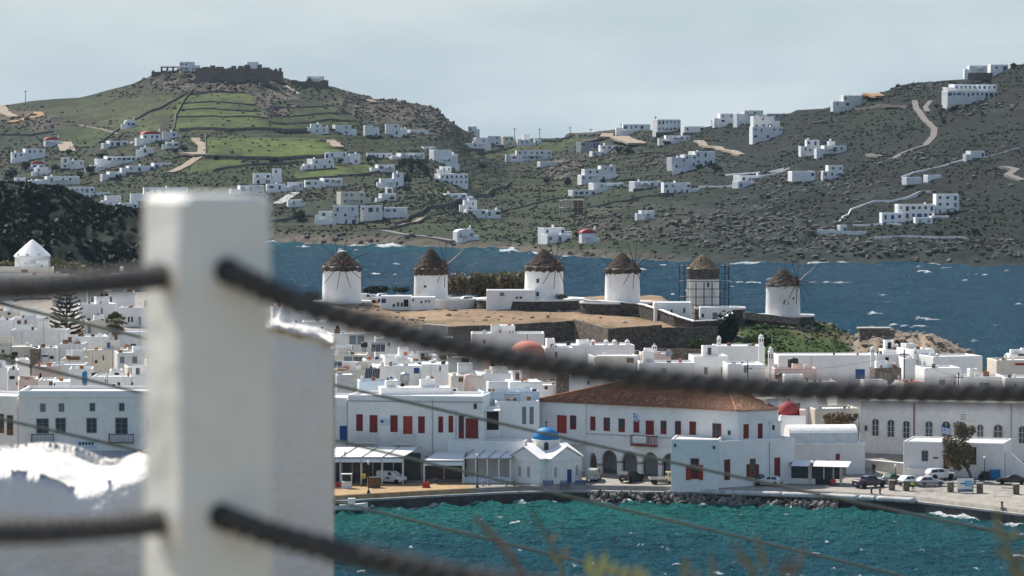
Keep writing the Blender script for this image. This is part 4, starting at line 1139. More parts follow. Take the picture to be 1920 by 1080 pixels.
b.win(638, 798, 658, 827, 'blue', -.05) if False else b.win(637, 798, 650.5, 827, 'blue')
c = MB(); c.box(b.x(628), b.x(651), -.3, .2, b.z(640, 763), b.z(640, 746)); c.build('wall_buttress', M['white'], b.root)
# --- café terraces under white awnings
def cafe(label, f0, f1, Df, yf, k0, k1, Dk, yk, nb, valance=True, glass=None, zb=1.75):
	o = thing('cafe_terrace', label, 'awning', (0, 0, 0), 0, 'café terraces on the quay')
	F0, F1 = W(f0, yf, Df), W(f1, yf, Df); K0, K1 = W(k0, yk, Dk), W(k1, yk, Dk)
	F1.z = F0.z; K1.z = K0.z
	for i in range(nb):
		a, c_ = F0.lerp(F1, i / nb), F0.lerp(F1, (i + 1) / nb); d, e = K0.lerp(K1, (i + 1) / nb), K0.lerp(K1, i / nb)
		m_ = MB()
		top = [a, c_, d, e]
		cen = sum(top, Vector()) / 4
		top = [cen + (q - cen) * .985 for q in top]
		sag = cen - Vector((0, 0, .12))
		m_.add(top + [sag] + [q - Vector((0, 0, .05)) for q in top], [(0, 1, 4), (1, 2, 4), (2, 3, 4), (3, 0, 4), (5, 8, 7, 6), (0, 5, 6, 1), (2, 7, 8, 3), (1, 6, 7, 2), (3, 8, 5, 0)])
		m_.build('canopy', M['awning'], o)
	for i in range(nb + 1):
		a, d = F0.lerp(F1, i / nb), K0.lerp(K1, i / nb)
		m_ = MB(); m_.tube(a + Vector((0, 0, .06)), d + Vector((0, 0, .06)), .07, n=4); m_.build('beam', M['metal_grey'], o)
		m_ = MB(); m_.box(a.x - .09, a.x + .09, a.y - .09, a.y + .09, zb - .3, a.z - .06); m_.build('post', M['metal_white'], o)
	m_ = MB(); m_.tube(F0 + Vector((0, -.02, .02)), F1 + Vector((0, -.02, .02)), .1, n=4); m_.build('front_beam', M['metal_grey'], o)
	if valance:
		for i in range(nb):
			a, c_ = F0.lerp(F1, i / nb), F0.lerp(F1, (i + 1) / nb)
			m_ = MB(); m_.add([a + Vector((.1, -.05, -.12)), c_ + Vector((-.1, -.05, -.12)), c_ + Vector((-.1, -.55, -.62)), a + Vector((.1, -.55, -.62)), a + Vector((.1, -.03, -.16)), c_ + Vector((-.1, -.03, -.16)), c_ + Vector((-.1, -.53, -.66)), a + Vector((.1, -.53, -.66))], [(0, 1, 2, 3), (7, 6, 5, 4), (3, 2, 6, 7), (0, 3, 7, 4), (1, 5, 6, 2)])
			m_.build('valance', M['awning'], o)
	# glazed back of the terrace
	m_ = MB(); m_.box(min(F0.x, K0.x), max(F1.x, K1.x), Dk - .6, Dk - .4, zb - .3, F0.z + .2); m_.build('shop_front', M['glass'], o)
	for i in range(nb * 2 + 1):
		xx = F0.x + (F1.x - F0.x) * i / (nb * 2)
		m_ = MB(); m_.box(xx - .06, xx + .06, Dk - .75, Dk - .62, zb - .3, F0.z + .1); m_.build('mullion', M['metal_white'], o)
	if glass:
		m_ = MB(); m_.box(F0.x, F1.x, Df + .05, Df + .09, zb - .3, zb + 1.0); m_.build('windbreak', M['metal_grey' if glass == 'g' else 'blueish'], o)
	return o
cafe('long white café awning in five bays left of the white van', 560, 755, 546, 858, 590, 789, 552, 838, 5)
cafe('single white café awning with tasselled edge right of the white van', 795, 868, 547.5, 864, 815, 874, 553, 848, 1)
cafe('café pergola with white ceiling panels left of the blue-domed chapel', 870, 957, 548, 860, 893, 985, 554, 839, 4, False, 'b')
b = Bld('flat_roofed_annexe', 'low white flat-roofed annexe behind the café awnings', 842, 555, 985, 553, 2.0)
cube_house(b.root, 0, b.L, -1.6, 3.0, -2, b.z(900, 825), 'white')
# --- blue-domed waterfront chapel: cross plan, two gables towards the harbour
D0 = 551.0
P0 = W(1024, 900, D0)
ch = thing('domed_chapel', 'small white chapel with bright blue dome and blue door on the quay', 'chapel', (P0.x, D0, 1.75), R(45))
hw = 3.15; z_e = 3.75; z_g = 5.3
def gable_arm(nm, axis, r):
	q = MB()
	pts = [(-hw, -2), (hw, -2), (hw, z_e), (0, z_g), (-hw, z_e)]
	rings = []
	for d in (0, r):
		if axis == 'l': rings.append([(-d, -u, z) for u, z in pts])
		elif axis == 'r': rings.append([(u, -d, z) for u, z in pts])
		elif axis == 'L': rings.append([(d, u, z) for u, z in pts])
		else: rings.append([(-u, d, z) for u, z in pts])
	q.loft(rings); q.build('wall', M['white'], ch)
	# raised white roof edge
	q = MB()
	for s_ in (-1, 1):
		rr2 = []
		for d in (-0.1, r + .16):
			prof = [(s_ * (hw + .28), z_e - .02), (s_ * (hw + .28), z_e + .16), (0, z_g + .3), (0, z_g + .1)]
			if axis == 'l': rr2.append([(-d, -u, z) for u, z in prof])
			elif axis == 'r': rr2.append([(u, -d, z) for u, z in prof])
			elif axis == 'L': rr2.append([(d, u, z) for u, z in prof])
			else: rr2.append([(-u, d, z) for u, z in prof])
		q2 = MB(); q2.loft(rr2); q2.build('roof_slope', M['white'], ch)
	# pilasters and cornice of the gable front
	q = MB()
	for s_ in (-1, 1):
		for (u0, u1, za, zb_) in ((s_ * hw - (.38 if s_ > 0 else 0), s_ * hw + (0 if s_ > 0 else .38), -1, z_e - .35),):
			if axis == 'l': q.box(-r - .07, -r + .05, -u1, -u0, za, zb_)
			elif axis == 'r': q.box(u0, u1, -r - .07, -r + .05, za, zb_)
	if q.v:
		if axis == 'l': q.box(-r - .10, -r + .05, -hw, hw, z_e - .34, z_e - .18)
		else: q.box(-hw, hw, -r - .10, -r + .05, z_e - .34, z_e - .18)
		tag(q.build('pilaster', M['white'], ch), kind='stuff')
gable_arm('left', 'l', 4.6); gable_arm('right', 'r', 4.2); gable_arm('back', 'L', 4.2); gable_arm('rear', 'R', 4.2)
q = MB(); q.lathe([(2.05, z_e + .2), (2.05, 6.15), (2.16, 6.2), (2.16, 6.35), (1.9, 6.4)], 20); q.build('drum', M['white'], ch, True)
q = MB(); q.lathe([(1.98, 6.36), (1.93, 6.8), (1.75, 7.25), (1.42, 7.65), (.95, 7.95), (.4, 8.1), (.0, 8.14)], 24); dm = q.build('dome', M['dome_blue'], ch, True)
q = MB(); q.box(-.05, .05, -.05, .05, 8.05, 9.25); q.box(-.3, .3, -.045, .045, 8.8, 8.89); q.lathe([(.13, 8.1), (.13, 8.25)], 8); x_ = q.build('cross', M['metal_dark'], dm); x_.rotation_euler = (0, 0, R(-45))
q = MB()
pr = [(-.32, 0), (.32, 0)] + [(.32 * math.cos(a), 1.0 + .32 * math.sin(a)) for a in np.linspace(0, math.pi, 7)]
q.prism(pr, -.1, .1); o = q.build('drum_window', M['glass'], ch, loc=(-2.02 * math.sin(R(45)), -2.02 * math.cos(R(45)), 4.75), rz=R(-45))
window(ch, .15, .95, 0.0, 2.15, 'blue', -4.28, 'door')
def niche(par, x, z, y, axis):
	q = MB(); pr = [(-.26, 0), (.26, 0)] + [(.26 * math.cos(a), 1.3 + .26 * math.sin(a)) for a in np.linspace(0, math.pi, 6)]
	q.prism(pr, -.05, .03); o = q.build('blind_niche', M['grey_plaster'], par)
	if axis == 'r': o.location = (x, y, z)
	else: o.location = (y, x, z); o.rotation_euler = (0, 0, R(-90))
niche(ch, 2.2, 1.1, -4.2, 'r'); niche(ch, -2.3, 1.1, -4.2, 'r'); niche(ch, -.9, 1.1, -4.6, 'l'); niche(ch, .9, 1.1, -4.6, 'l')
def bench(px, Yb, lab, rz=0.0):
	o = thing('park_bench', lab, 'bench', (xat(px, Yb, 915), Yb, 1.55), rz, 'blue benches by the chapel')
	for i in range(3):
		q = MB(); q.box(-.75, .75, -.22 + i * .15, -.1 + i * .15, .42, .46); q.build('seat_slat', M['blue_wood'], o)
	for i in range(3):
		q = MB(); q.box(-.75, .75, .24, .28, .55 + i * .16, .66 + i * .16); q.build('back_slat', M['blue_wood'], o)
	for x in (-.7, .62):
		q = MB(); q.box(x, x + .08, -.24, -.16, -.3, .42); q.build('leg', M['blue_wood'], o)
		q = MB(); q.box(x, x + .08, .2, .27, -.3, 1.05); q.build('leg', M['blue_wood'], o)
		q = MB(); q.box(x + .002, x + .078, -.22, .2, .60, .66); q.build('armrest', M['blue_wood'], o)
bench(1028, 544.6, 'blue wooden bench nearest the left side of the chapel door', R(4))
bench(1060, 544.5, 'blue wooden bench in front of the chapel door', R(-3))
bench(1088, 544.8, 'blue wooden bench at the right corner of the chapel', R(-6))
# --- town hall with tiled hipped roof, arcade and upper bay
T = Bld('town_hall', 'long white town hall with red tiled hipped roof and ground-floor arcade', 1100, 559.6, 1383, 545.0, 1.9, 'town hall')
r_ = T.root
ze = T.z(1383, 771)
def lpt(px, D):
	p = Vector((xat(px, D, 770), D)) - T.A
	return (p.dot(T.d), p.dot(T.n))
E0 = (-9.0, -.35); E2 = (T.L, 0.0); E3 = lpt(1458, 548.5); DEP = 14.0
E4 = (E3[0] - 4.4, E3[1] + 6.6); E5 = (-9.0, DEP)
z_up = T.z(1180, 838)
fp = [E0, (-.02, -.35), (-.02, 0.0), E2, E3, E4, (T.L - 6, DEP), E5]
q = MB(); q.loft([[(x, y, z_up) for x, y in fp], [(x, y, ze) for x, y in fp]]); q.build('upper_wall', M['white'], r_)
# roof
OV = .45
F0 = (E0[0] - OV, E0[1] - OV); F2 = (E2[0] + .1, -OV); F3 = (E3[0] + OV, E3[1] - OV); F4 = (E4[0] + OV, E4[1] + OV); F5 = (E5[0] - OV, DEP + OV)
R0 = (2.2, 6.8); R1 = (T.L - 5.6, 6.4); zr = ze + 3.0
v3 = lambda p, z: Vector((p[0], p[1], z))
q = MB(); rb = [v3(F0, ze + .05), v3(F2, ze + .05), v3(F3, ze + .05), v3(F4, ze + .05), v3(F5, ze + .05), v3(R0, zr), v3(R1, zr)]
q.add(rb, [(0, 1, 6, 5), (1, 2, 6), (2, 3, 6), (3, 4, 5, 6), (4, 0, 5), (4, 3, 2, 1, 0)])
M['tiles'] = mat('clay_roof_tiles', (0.26, 0.11, 0.06), 0.9, 0.3, 3, 0.3, attr=True, stain=(0.16, 0.115, 0.085), stain_amt=.45, stain_scale=.35, space='World')
roof = q.build('roof', M['tile_edge'], r_)
TV = []; TF = []; TC = []
def tile_plane(a, b, c_, d):
	"""eave a->b, ridge d->c : rows of overlapping half-round tiles"""
	nrow = int(((d - a).length + (c_ - b).length) / 2 / .42)
	nn = (b - a).cross(d - a).normalized()
	for i in range(nrow):
		l0, l1 = a.lerp(d, i / nrow), b.lerp(c_, i / nrow); u0, u1 = a.lerp(d, (i + 1.15) / nrow), b.lerp(c_, (i + 1.15) / nrow)
		n_ = max(1, int((l1 - l0).length / .24)); k_ = (u1 - u0).length / max(.01, (l1 - l0).length)
		for j in range(n_):
			t0, t1, tm = j / n_, (j + .86) / n_, (j + .43) / n_
			s0 = .5 + (t0 - .5); base = len(TV)
			up = (d - a).normalized()
			w = (b - a).normalized()
			L0 = l0.lerp(l1, t0); L1 = l0.lerp(l1, t1); Lm = l0.lerp(l1, tm)
			U0 = u0.lerp(u1, t0); U1 = u0.lerp(u1, t1); Um = u0.lerp(u1, tm)
			TV.extend([L0 + nn * .05, Lm + nn * .15, L1 + nn * .05, U0 + nn * .02, Um + nn * .10, U1 + nn * .02])
			TF.extend([(base, base + 1, base + 4, base + 3), (base + 1, base + 2, base + 5, base + 4)])
			h = rnd.random(); v = rnd.uniform(.75, 1.25)
			cc = (.205 * v, .098 * v, .058 * v) if h < .55 else ((.165 * v, .105 * v, .07 * v) if h < .85 else (.36 * v, .21 * v, .13 * v))
			TC.extend([cc] * 6)
tile_plane(rb[0], rb[1], rb[6], rb[5]); tile_plane(rb[1], rb[2], rb[6], rb[6] + Vector((-.01, 0, 0))); tile_plane(rb[2], rb[3], rb[6] + Vector((.01, 0, 0)), rb[6]); tile_plane(rb[4], rb[0], rb[5], rb[5] + Vector((0, .01, 0)))
me = soup_mesh('roof_tiles', np.array([tuple(v) for v in TV]), np.array(TF), M['tiles'], False, np.array(TC))
tag(linked('roof_tile', me, roof), kind='stuff')
for a_, b_ in ((rb[1], rb[6]), (rb[0], rb[5]), (rb[2], rb[6]), (rb[5], rb[6])):
	q = MB(); q.tube(a_ + Vector((0, 0, .12)), b_ + Vector((0, 0, .14)), .13, n=6); q.build('ridge_cap', M['tile_edge'], roof)
# arcade
def arch_wall(par, x0, x1, arches, zt_, zb_, y0, y1, m, name='arcade_wall'):
	q = MB()
	xs = x0
	N = 10
	for (a, c_, zs, zc) in arches:
		if a - xs > .01: q.box(xs, a, y0, y1, zb_, zt_)
		pts = arc_pts(a, c_, zs, zc, N)
		for i in range(N):
			(xa, za), (xb, zb2) = pts[i], pts[i + 1]
			q.add([(xa, y0, za), (xb, y0, zb2), (xb, y0, zt_), (xa, y0, zt_), (xa, y1, za), (xb, y1, zb2), (xb, y1, zt_), (xa, y1, zt_)], [(0, 1, 2, 3), (5, 4, 7, 6), (4, 5, 1, 0), (3, 2, 6, 7)])
		xs = c_
	if x1 - xs > .01: q.box(xs, x1, y0, y1, zb_, zt_)
	return q.build(name, M[m], par)
AR = []
for a, c_, yc in ((1104, 1119, 849), (1127, 1157, 844), (1165, 1195, 846), (1204, 1234, 848), (1241, 1272, 850)):
	AR.append((T.x(a), T.x(c_), T.z((a + c_) / 2, yc + 19), T.z((a + c_) / 2, yc)))
arch_wall(r_, -.02, T.L, AR, z_up - .004, -1, 0, .55, 'white')
for i in range(4):
	xm = (AR[i][1] + AR[i + 1][0]) / 2; w_ = (AR[i + 1][0] - AR[i][1]) / 2
	q = MB(); q.lathe([(w_ * 1.25, AR[i][2] - .32), (w_ * 1.35, AR[i][2] - .1), (w_ * 1.35, AR[i][2])], 10, xm, .27); q.build('capital', M['concrete'], r_)
q = MB(); q.box(-.02, T.L, 3.6, 3.9, -1, z_up - .004); q.build('arcade_back_wall', M['grey_plaster'], r_)
for k in (1, 2, 3):
	xm = (AR[k][0] + AR[k][1]) / 2
	window(r_, xm - .6, xm + .6, 0.02, 2.4, 'grey', 3.58, 'door')
q = MB(); q.box(-9, -.02, .2, .6, -2, z_up); q.build('side_wall', M['white'], r_)
q = MB(); q.box(-9.15, -.6, -.62, .2, z_up - .05, z_up + .28); q.build('bay_ledge', M['white'], r_)
q = MB(); zc = T.z(1240, 820); q.box(0, T.L, -.1, .05, zc - .09, zc + .05); q.build('cornice', M['grey_plaster'], r_)
for x0, y0, x1, y1, st in [(1107, 781, 1117, 807, 'redshut'), (1132, 783, 1144, 808, 'red'), (1160, 785, 1172, 810, 'red'), (1188, 787, 1199, 811, 'redshut'), (1211, 789, 1226, 815, 'redshut'), (1239, 789, 1250, 814, 'red'), (1266, 790, 1277, 816, 'red'), (1293, 791, 1305, 817, 'redshut'), (1336, 794, 1353, 827, 'red')]:
	T.win(x0, y0, x1, y1, st)
T.win(1045, 778, 1063, 812, 'redbright', -.35, 'door'); T.win(1069, 779, 1081, 805, 'red', -.35)
# balcony
zb_ = T.z(1212, 834)
balcony_rail(r_, T.x(1189), T.x(1234), zb_, 1.45, 0, 'red_wood', 1.1, 'red_wood', n=16)
q = MB(); q.box(T.x(1194), T.x(1219), -1.2, -1.12, zb_ + .35, zb_ + 1.35); sgn = q.build('banner', M['metal_white'], r_)
for i in range(3):
	q = MB(); q.box(T.x(1197), T.x(1216), -1.215, -1.205, zb_ + .52 + i * .24, zb_ + .58 + i * .24); q.build('banner_line', M['grey_plaster'], sgn)
# the flag of stripes on a short pole
def flag(par, px, pz, y, w, h, pole):
	q = MB(); q.tube((px, y + pole[1], pz + pole[2]), (px, y, pz + h * .6), .03, n=5); p_ = q.build('flag_pole', M['metal_white'], par)
	for i in range(9):
		q = MB(); n_ = 6; vs = []
		for k in range(n_ + 1):
			u = k / n_; yy = y + .12 * math.sin(u * 7 + i * .15); dz = -.25 * u * u
			vs += [(px + w * u, yy, pz + h * (1 - i / 9) - h * .5 + dz), (px + w * u, yy, pz + h * (1 - (i + 1) / 9) - h * .5 + dz)]
		q.add(vs, [(2 * k, 2 * k + 1, 2 * k + 3, 2 * k + 2) for k in range(n_)])
		q.build('flag_stripe', M['flag_blue' if i % 2 == 0 else 'flag_white'], p_)
	q = MB(); hh = h * 5 / 9
	q.add([(px, y - .03, pz + h * .5), (px + w * .37, y - .03 + .05, pz + h * .5 - .03), (px + w * .37, y - .03 + .05, pz + h * .5 - hh - .03), (px, y - .03, pz + h * .5 - hh)], [(0, 1, 2, 3)])
	cn = q.build('flag_canton', M['flag_blue'], p_)
	q = MB(); q.box(px + w * .16, px + w * .21, y - .06, y - .045, pz + h * .5 - hh, pz + h * .5); q.box(px, px + w * .36, y - .062, y - .047, pz + h * .5 - hh * .58, pz + h * .5 - hh * .42)
	q.build('flag_cross', M['flag_white'], cn)
M['flag_blue'] = mat('flag_blue_cloth', (0.02, 0.12, 0.42), 0.8, .05, 3); M['flag_white'] = mat('flag_white_cloth', (0.75, 0.76, 0.78), 0.8, .05, 3)
flag(r_, T.x(1196), T.z(1200, 781), -1.3, .75, 1.2, (0, 1.25, -.6))
for px_, py_ in ((1368, 815),):
	q = MB(); q.box(T.x(px_) - .15, T.x(px_) + .15, -.25, -.02, T.z(px_, py_), T.z(px_, py_) + .6); q.build('wall_lantern', M['metal_dark'], r_)
# right return face
RB = Bld('town_hall_end', 'rounded white end of the town hall with two dark red windows', 1384, 544.95, 1458, 548.4, 1.9, 'building')
cube_house(RB.root, .02, RB.L, -.03, 4, -2, ze - .06, 'white', r=.05, ph=.1, pw=.2)
for x0, y0, x1, y1 in ((1394, 795, 1404, 822), (1421, 794, 1430, 822)):
	RB.win(x0, y0, x1, y1, 'redshut', -.03)
b = Bld('stair_turret', 'small white turret with a ledge between town hall and vaulted church', 1443, 547.6, 1463, 548.6, 1.9, 'turret')
cube_house(b.root, 0, b.L, -.2, 3, -2, b.z(1450, 792), 'white', ph=.05); cube_house(b.root, .3, b.L + .6, 1.2, 5, 0, b.z(1455, 748), 'white', ph=.2)
q = MB(); q.box(-.1, b.L + .1, -.35, .3, b.z(1450, 793), b.z(1450, 790)); q.build('ledge', M['white'], b.root)
b.win(1448, 797, 1452, 806, 'hole', -.2)
# front block of the town hall by the water
b = Bld('white_block', 'plain white block with open dark red shutters in front of the town hall', 1258, 541.6, 1348, 540.6, 1.6, 'house')
zt = b.z(1258, 823)
fp = [(0, 0), (b.L, 0), (b.L, 7), (0, 7)]
cube_house(b.root, 0, b.L, 0, 7.5, -2, zt, 'white', r=.08, ph=.25)
b.win(1295, 860, 1310, 898, 'red')
for x0, x1 in ((1286, 1294.5), (1310.5, 1318)):
	b.win(x0, 872, x1, 900, 'redbright', -.05, 'shutter')
for px_, py_ in ((1266, 838), (1339, 842)):
	q = MB(); q.lathe([(.06, 0), (.16, .12), (.16, .4), (.05, .52)], 8); q.build('wall_lantern', M['metal_dark'], b.root, loc=(b.x(px_), -.2, b.z(px_, py_)))
b2 = Bld('white_block', 'white block with red doors turning back towards the vaulted church', 1348.5, 540.7, 1490, 547.5, 1.6, 'house')
cube_house(b2.root, .03, b2.L, .05, 6, -2, b2.z(1349, 827.5), 'white', r=.08, ph=.25)
b2.win(1358, 862, 1369, 900, 'redshut', .05, 'door'); b2.win(1406, 860, 1417, 897, 'brown', .05); b2.win(1452, 858, 1463, 896, 'redshut', .05, 'door')
for x0, x1 in ((1400, 1405.5), (1417.5, 1423)):
	b2.win(x0, 871, x1, 896, 'redshut', 0.0, 'shutter')
q = MB(); q.tube((b2.x(1443), -.03, 0), (b2.x(1443), -.03, b2.z(1443, 830)), .06); q.build('drain_pipe', M['metal_grey'], b2.root)
# --- vaulted church
b = Bld('vaulted_church', 'white church with a long grey barrel-vaulted roof beside the kiosk', 1480, 556.8, 1622, 557.8, 2.1, 'church')
zw = b.z(1550, 833); dep = 7.4
q = MB(); q.loft([[(x, y, z) for x, y in ((0, 0), (b.L, 0), (b.L, dep), (0, dep))] for z in (-2, zw)]); q.build('wall', M['white'], b.root)
q = MB(); zt = b.z(1550, 799)
n = 16; prof = [(.55 + (dep - 1.1) * (.5 - .5 * math.cos(math.pi * i / n)), zw - .05 + (zt - zw) * math.sin(math.pi * i / n) ** .85) for i in range(n + 1)]
q.loft([[(x, y, z) for y, z in prof] for x in (.2, b.L - .9)]); q.build('roof_vault', M['white_old'], b.root, False)
q = MB()
for k_ in range(24):
	u = k_ / 24; q.box(b.L * u, b.L * (u + 1 / 24), -.12, .4, zw - .12 + .06 * math.sin(k_ * 1.3), zw + .12 + .06 * math.sin(k_ * .9))
q.build('roof_kerb', M['white'], b.root)
b.win(1567, 851, 1574, 862, 'redshut'); b.win(1567, 874, 1575, 896, 'brown', 0, 'door')
q = MB(); q.box(b.L - .6, b.L - .45, 3.4, 3.5, zt - .3, zt + .9); q.box(b.L - .9, b.L - .15, 3.42, 3.48, zt + .35, zt + .47); q.build('cross', M['metal_white'], b.root)
b = Bld('red_domed_chapel', 'white chapel with dark red dome behind the vaulted church', 1463, 566, 1511, 566, 3.0, 'chapel')
zt = b.z(1485, 779)
cube_house(b.root, 0, b.L, 0, 5, -1, zt, 'white', ph=.1)
q = MB(); rr_ = 1.75; q.lathe([(rr_, 0), (rr_ * .97, .6), (rr_ * .86, 1.2), (rr_ * .62, 1.75), (rr_ * .3, 2.08), (0, 2.18)], 22); dmr = q.build('dome', M['dome_red'], b.root, True, loc=(b.x(1481), 2.2, zt - .1))
q = MB(); q.lathe([(.12, 2.1), (.16, 2.3), (.04, 2.5)], 8); q.build('finial', M['metal_dark'], dmr)
q = MB(); q.box(b.x(1500), b.x(1511), .1, 3, zt, zt + .8); q.build('roof_step', M['pink'], b.root)
# --- kiosk
b = Bld('kiosk', 'cream-framed glass kiosk with white awnings on the quay', 1467, 547.5, 1582, 545.0, 1.7, 'kiosk')
zr_ = b.z(1520, 872)
q = MB(); q.box(-.1, b.L + .1, -.2, 3.6, zr_, zr_ + .3); q.build('roof', M['concrete'], b.root)
q = MB(); q.box(0, b.L * .68, 0, 3.2, -.6, b.z(1500, 897)); q.build('base_wall', M['white'], b.root)
q = MB(); q.box(.15, b.L - .2, .12, 3.1, b.z(1500, 897) + .004, zr_ - .01); q.build('glazing', M['glass'], b.root)
for px_, w_ in ((1469, .6), (1519, .55), (1577, .35), (1545, .2), (1563, .2)):
	q = MB(); q.box(b.x(px_) - w_ / 2, b.x(px_) + w_ / 2, -.06, .2, -.6, zr_ - .005); q.build('post', M['cream'], b.root)
for x0, x1 in ((1487, 1521), (1528, 1594)):
	a_, c_ = b.x(x0), b.x(x1); z_ = zr_ + .25
	q = MB(); q.add([(a_, 1.0, z_ + .35), (c_, 1.0, z_ + .35), (c_, -1.6, z_ - .25), (a_, -1.6, z_ - .25), (a_, 1.0, z_ + .29), (c_, 1.0, z_ + .29), (c_, -1.6, z_ - .31), (a_, -1.6, z_ - .31)], [(3, 2, 1, 0), (4, 5, 6, 7), (3, 7, 6, 2), (0, 4, 7, 3), (1, 2, 6, 5)]); q.build('awning', M['awning'], b.root)
q = MB(); q.box(b.x(1530), b.x(1560), -.3, -.02, -.4, 1.0); q.build('counter', M['metal_dark'], b.root)
b = thing('advert_stand', 'round red advertising stand in front of the kiosk', 'sign', W(1562, 906, 543.5) * 1.0)
b.location.z = 1.7
q = MB(); q.lathe([(.42, 0), (.42, .12)], 14); o = q.build('disc', M['plastic_red'], b, loc=(0, 0, .85)); o.rotation_euler = (R(90), 0, 0)
q = MB(); q.box(-.3, .3, -.2, .2, -.3, .3); q.build('base', M['metal_dark'], b)
# --- long building with arched windows
b = Bld('arched_window_building', 'long white building with a row of arched windows on the right', 1612, 573, 1985, 566, 2.0, 'building')
zt = b.z(1800, 754)
cube_house(b.root, 0, b.L, 0, 10, -2, zt, 'white_old', pw=.4, ph=.4)
def arched_window(B, x0, y0, x1, y1, off=0):
	xa, xb = B.x(x0, off), B.x(x1, off); z1, z0 = B.z((x0 + x1) / 2, y0, off), B.z((x0 + x1) / 2, y1, off)
	w = xb - xa; r0 = w / 2
	outer = [(xa, z0), (xb, z0)] + [(xa + r0 + r0 * math.cos(t), z1 - r0 + r0 * math.sin(t)) for t in np.linspace(0, math.pi, 9)]
	q = MB(); q.prism(outer, off - .03, off + .05); f = q.build('window', M['glass'], B.root)
	q = MB(); q.box(xa + r0 - .06, xa + r0 + .06, off - .07, off - .035, z0, z1 - .1)
	for t in (.3, .62): q.box(xa + .05, xb - .05, off - .068, off - .036, z0 + (z1 - z0) * t - .04, z0 + (z1 - z0) * t + .04)
	q.box(xa - .05, xa + .09, off - .072, off - .03, z0, z1 - r0); q.box(xb - .09, xb + .05, off - .072, off - .03, z0, z1 - r0)
	tag(q.build('glazing_bars', M['grey_plaster'], f), kind='stuff')
	q = MB(); q.box(xa - .15, xb + .15, off - .14, off + .02, z0 - .12, z0 - .001); q.build('sill', M['white_old'], f)
for w_ in [(1635, 785, 1648, 817), (1664, 787, 1677, 819), (1693, 789, 1706, 821), (1735, 790, 1749, 823), (1766, 790, 1782, 824), (1798, 793, 1811, 826), (1832, 796, 1844, 828), (1863, 796, 1880, 830), (1910, 799, 1924, 831), (1945, 801, 1958, 834)]:
	arched_window(b, *w_)
q = MB(); q.tube((b.x(1714), -.1, 0), (b.x(1714), -.1, zt - .2), .09); q.build('drain_pipe', M['red_wood'], b.root)
q = MB(); q.tube((b.x(1896), -.1, 0), (b.x(1896), -.1, zt - .2), .09); q.build('drain_pipe', M['metal_grey'], b.root)
q = MB(); q.box(b.x(1799), b.x(1813), -.1, -.01, b.z(1806, 788), b.z(1806, 775)); s_ = q.build('sign_board', M['metal_white'], b.root)
for i in range(3):
	q = MB(); q.box(b.x(1800.5), b.x(1811.5), -.115, -.104, b.z(1806, 786.5 - i * 4), b.z(1806, 785 - i * 4)); q.build('sign_line', M['metal_dark'], s_)
flag(b.root, b.x(1767), b.z(1770, 806), -.9, 1.25, 1.1, (0, .85, -.5))
q = MB(); q.lathe([(.05, 0), (.2, .2), (.18, .7), (.05, .9)], 8); q.build('wall_lantern', M['metal_dark'], b.root, loc=(b.x(1624), -.25, b.z(1624, 808)))
b = Bld('low_wall', 'low cream garden wall behind the black-clad person', 1621, 563, 1694, 557, 2.1, 'wall')
q = MB(); q.box(0, b.L, 0, .5, -1, b.z(1650, 866)); q.build('wall', M['cream'], b.root)
q = MB(); q.box(-.1, b.L, -.06, .56, b.z(1650, 866) + .002, b.z(1650, 864)); q.build('coping', M['white'], b.root)
b = Bld('white_annexe', 'white annexe with a bright left edge behind the leaning tree', 1694, 556.5, 1883, 552.5, 2.0, 'house')
zt = b.z(1790, 829)
cube_house(b.root, 0, b.L, 0, 9, -2, zt, 'white', pw=.3, ph=.2)
b.win(1728, 845, 1741, 865, 'grey'); b.win(1817, 838, 1831, 871, 'brown'); b.win(1769, 831, 1780, 880, 'brown', 0, 'door')
q = MB(); q.box(b.x(1750), b.x(1759), -.06, -.01, b.z(1754, 860), b.z(1754, 857)); q.build('plaque', M['brown_wood'], b.root)
q = MB(); q.box(b.x(1702), b.x(1782), -.9, -.02, -1, b.z(1740, 878)); q.build('plinth', M['white'], b.root)
b = Bld('outside_stair', 'white outside staircase with sloping parapet at the right edge', 1885, 553, 1990, 550, 2.0, 'staircase')
q = MB(); q.prism([(0, -1), (b.L, -1), (b.L, .4), (b.x(1922), b.z(1922, 872)), (b.x(1893), b.z(1893, 847)), (0, b.z(1893, 847))], 0, .35); q.build('parapet', M['white'], b.root)
for i in range(9):
	z_ = b.z(1893, 847) * (1 - i / 9) - .9
	q = MB(); q.box(b.x(1893) + i * .42, b.x(1893) + (i + 1) * .42 + .02, .36, 2.0, -1, max(.05, z_)); q.build('step', M['white'], b.root)
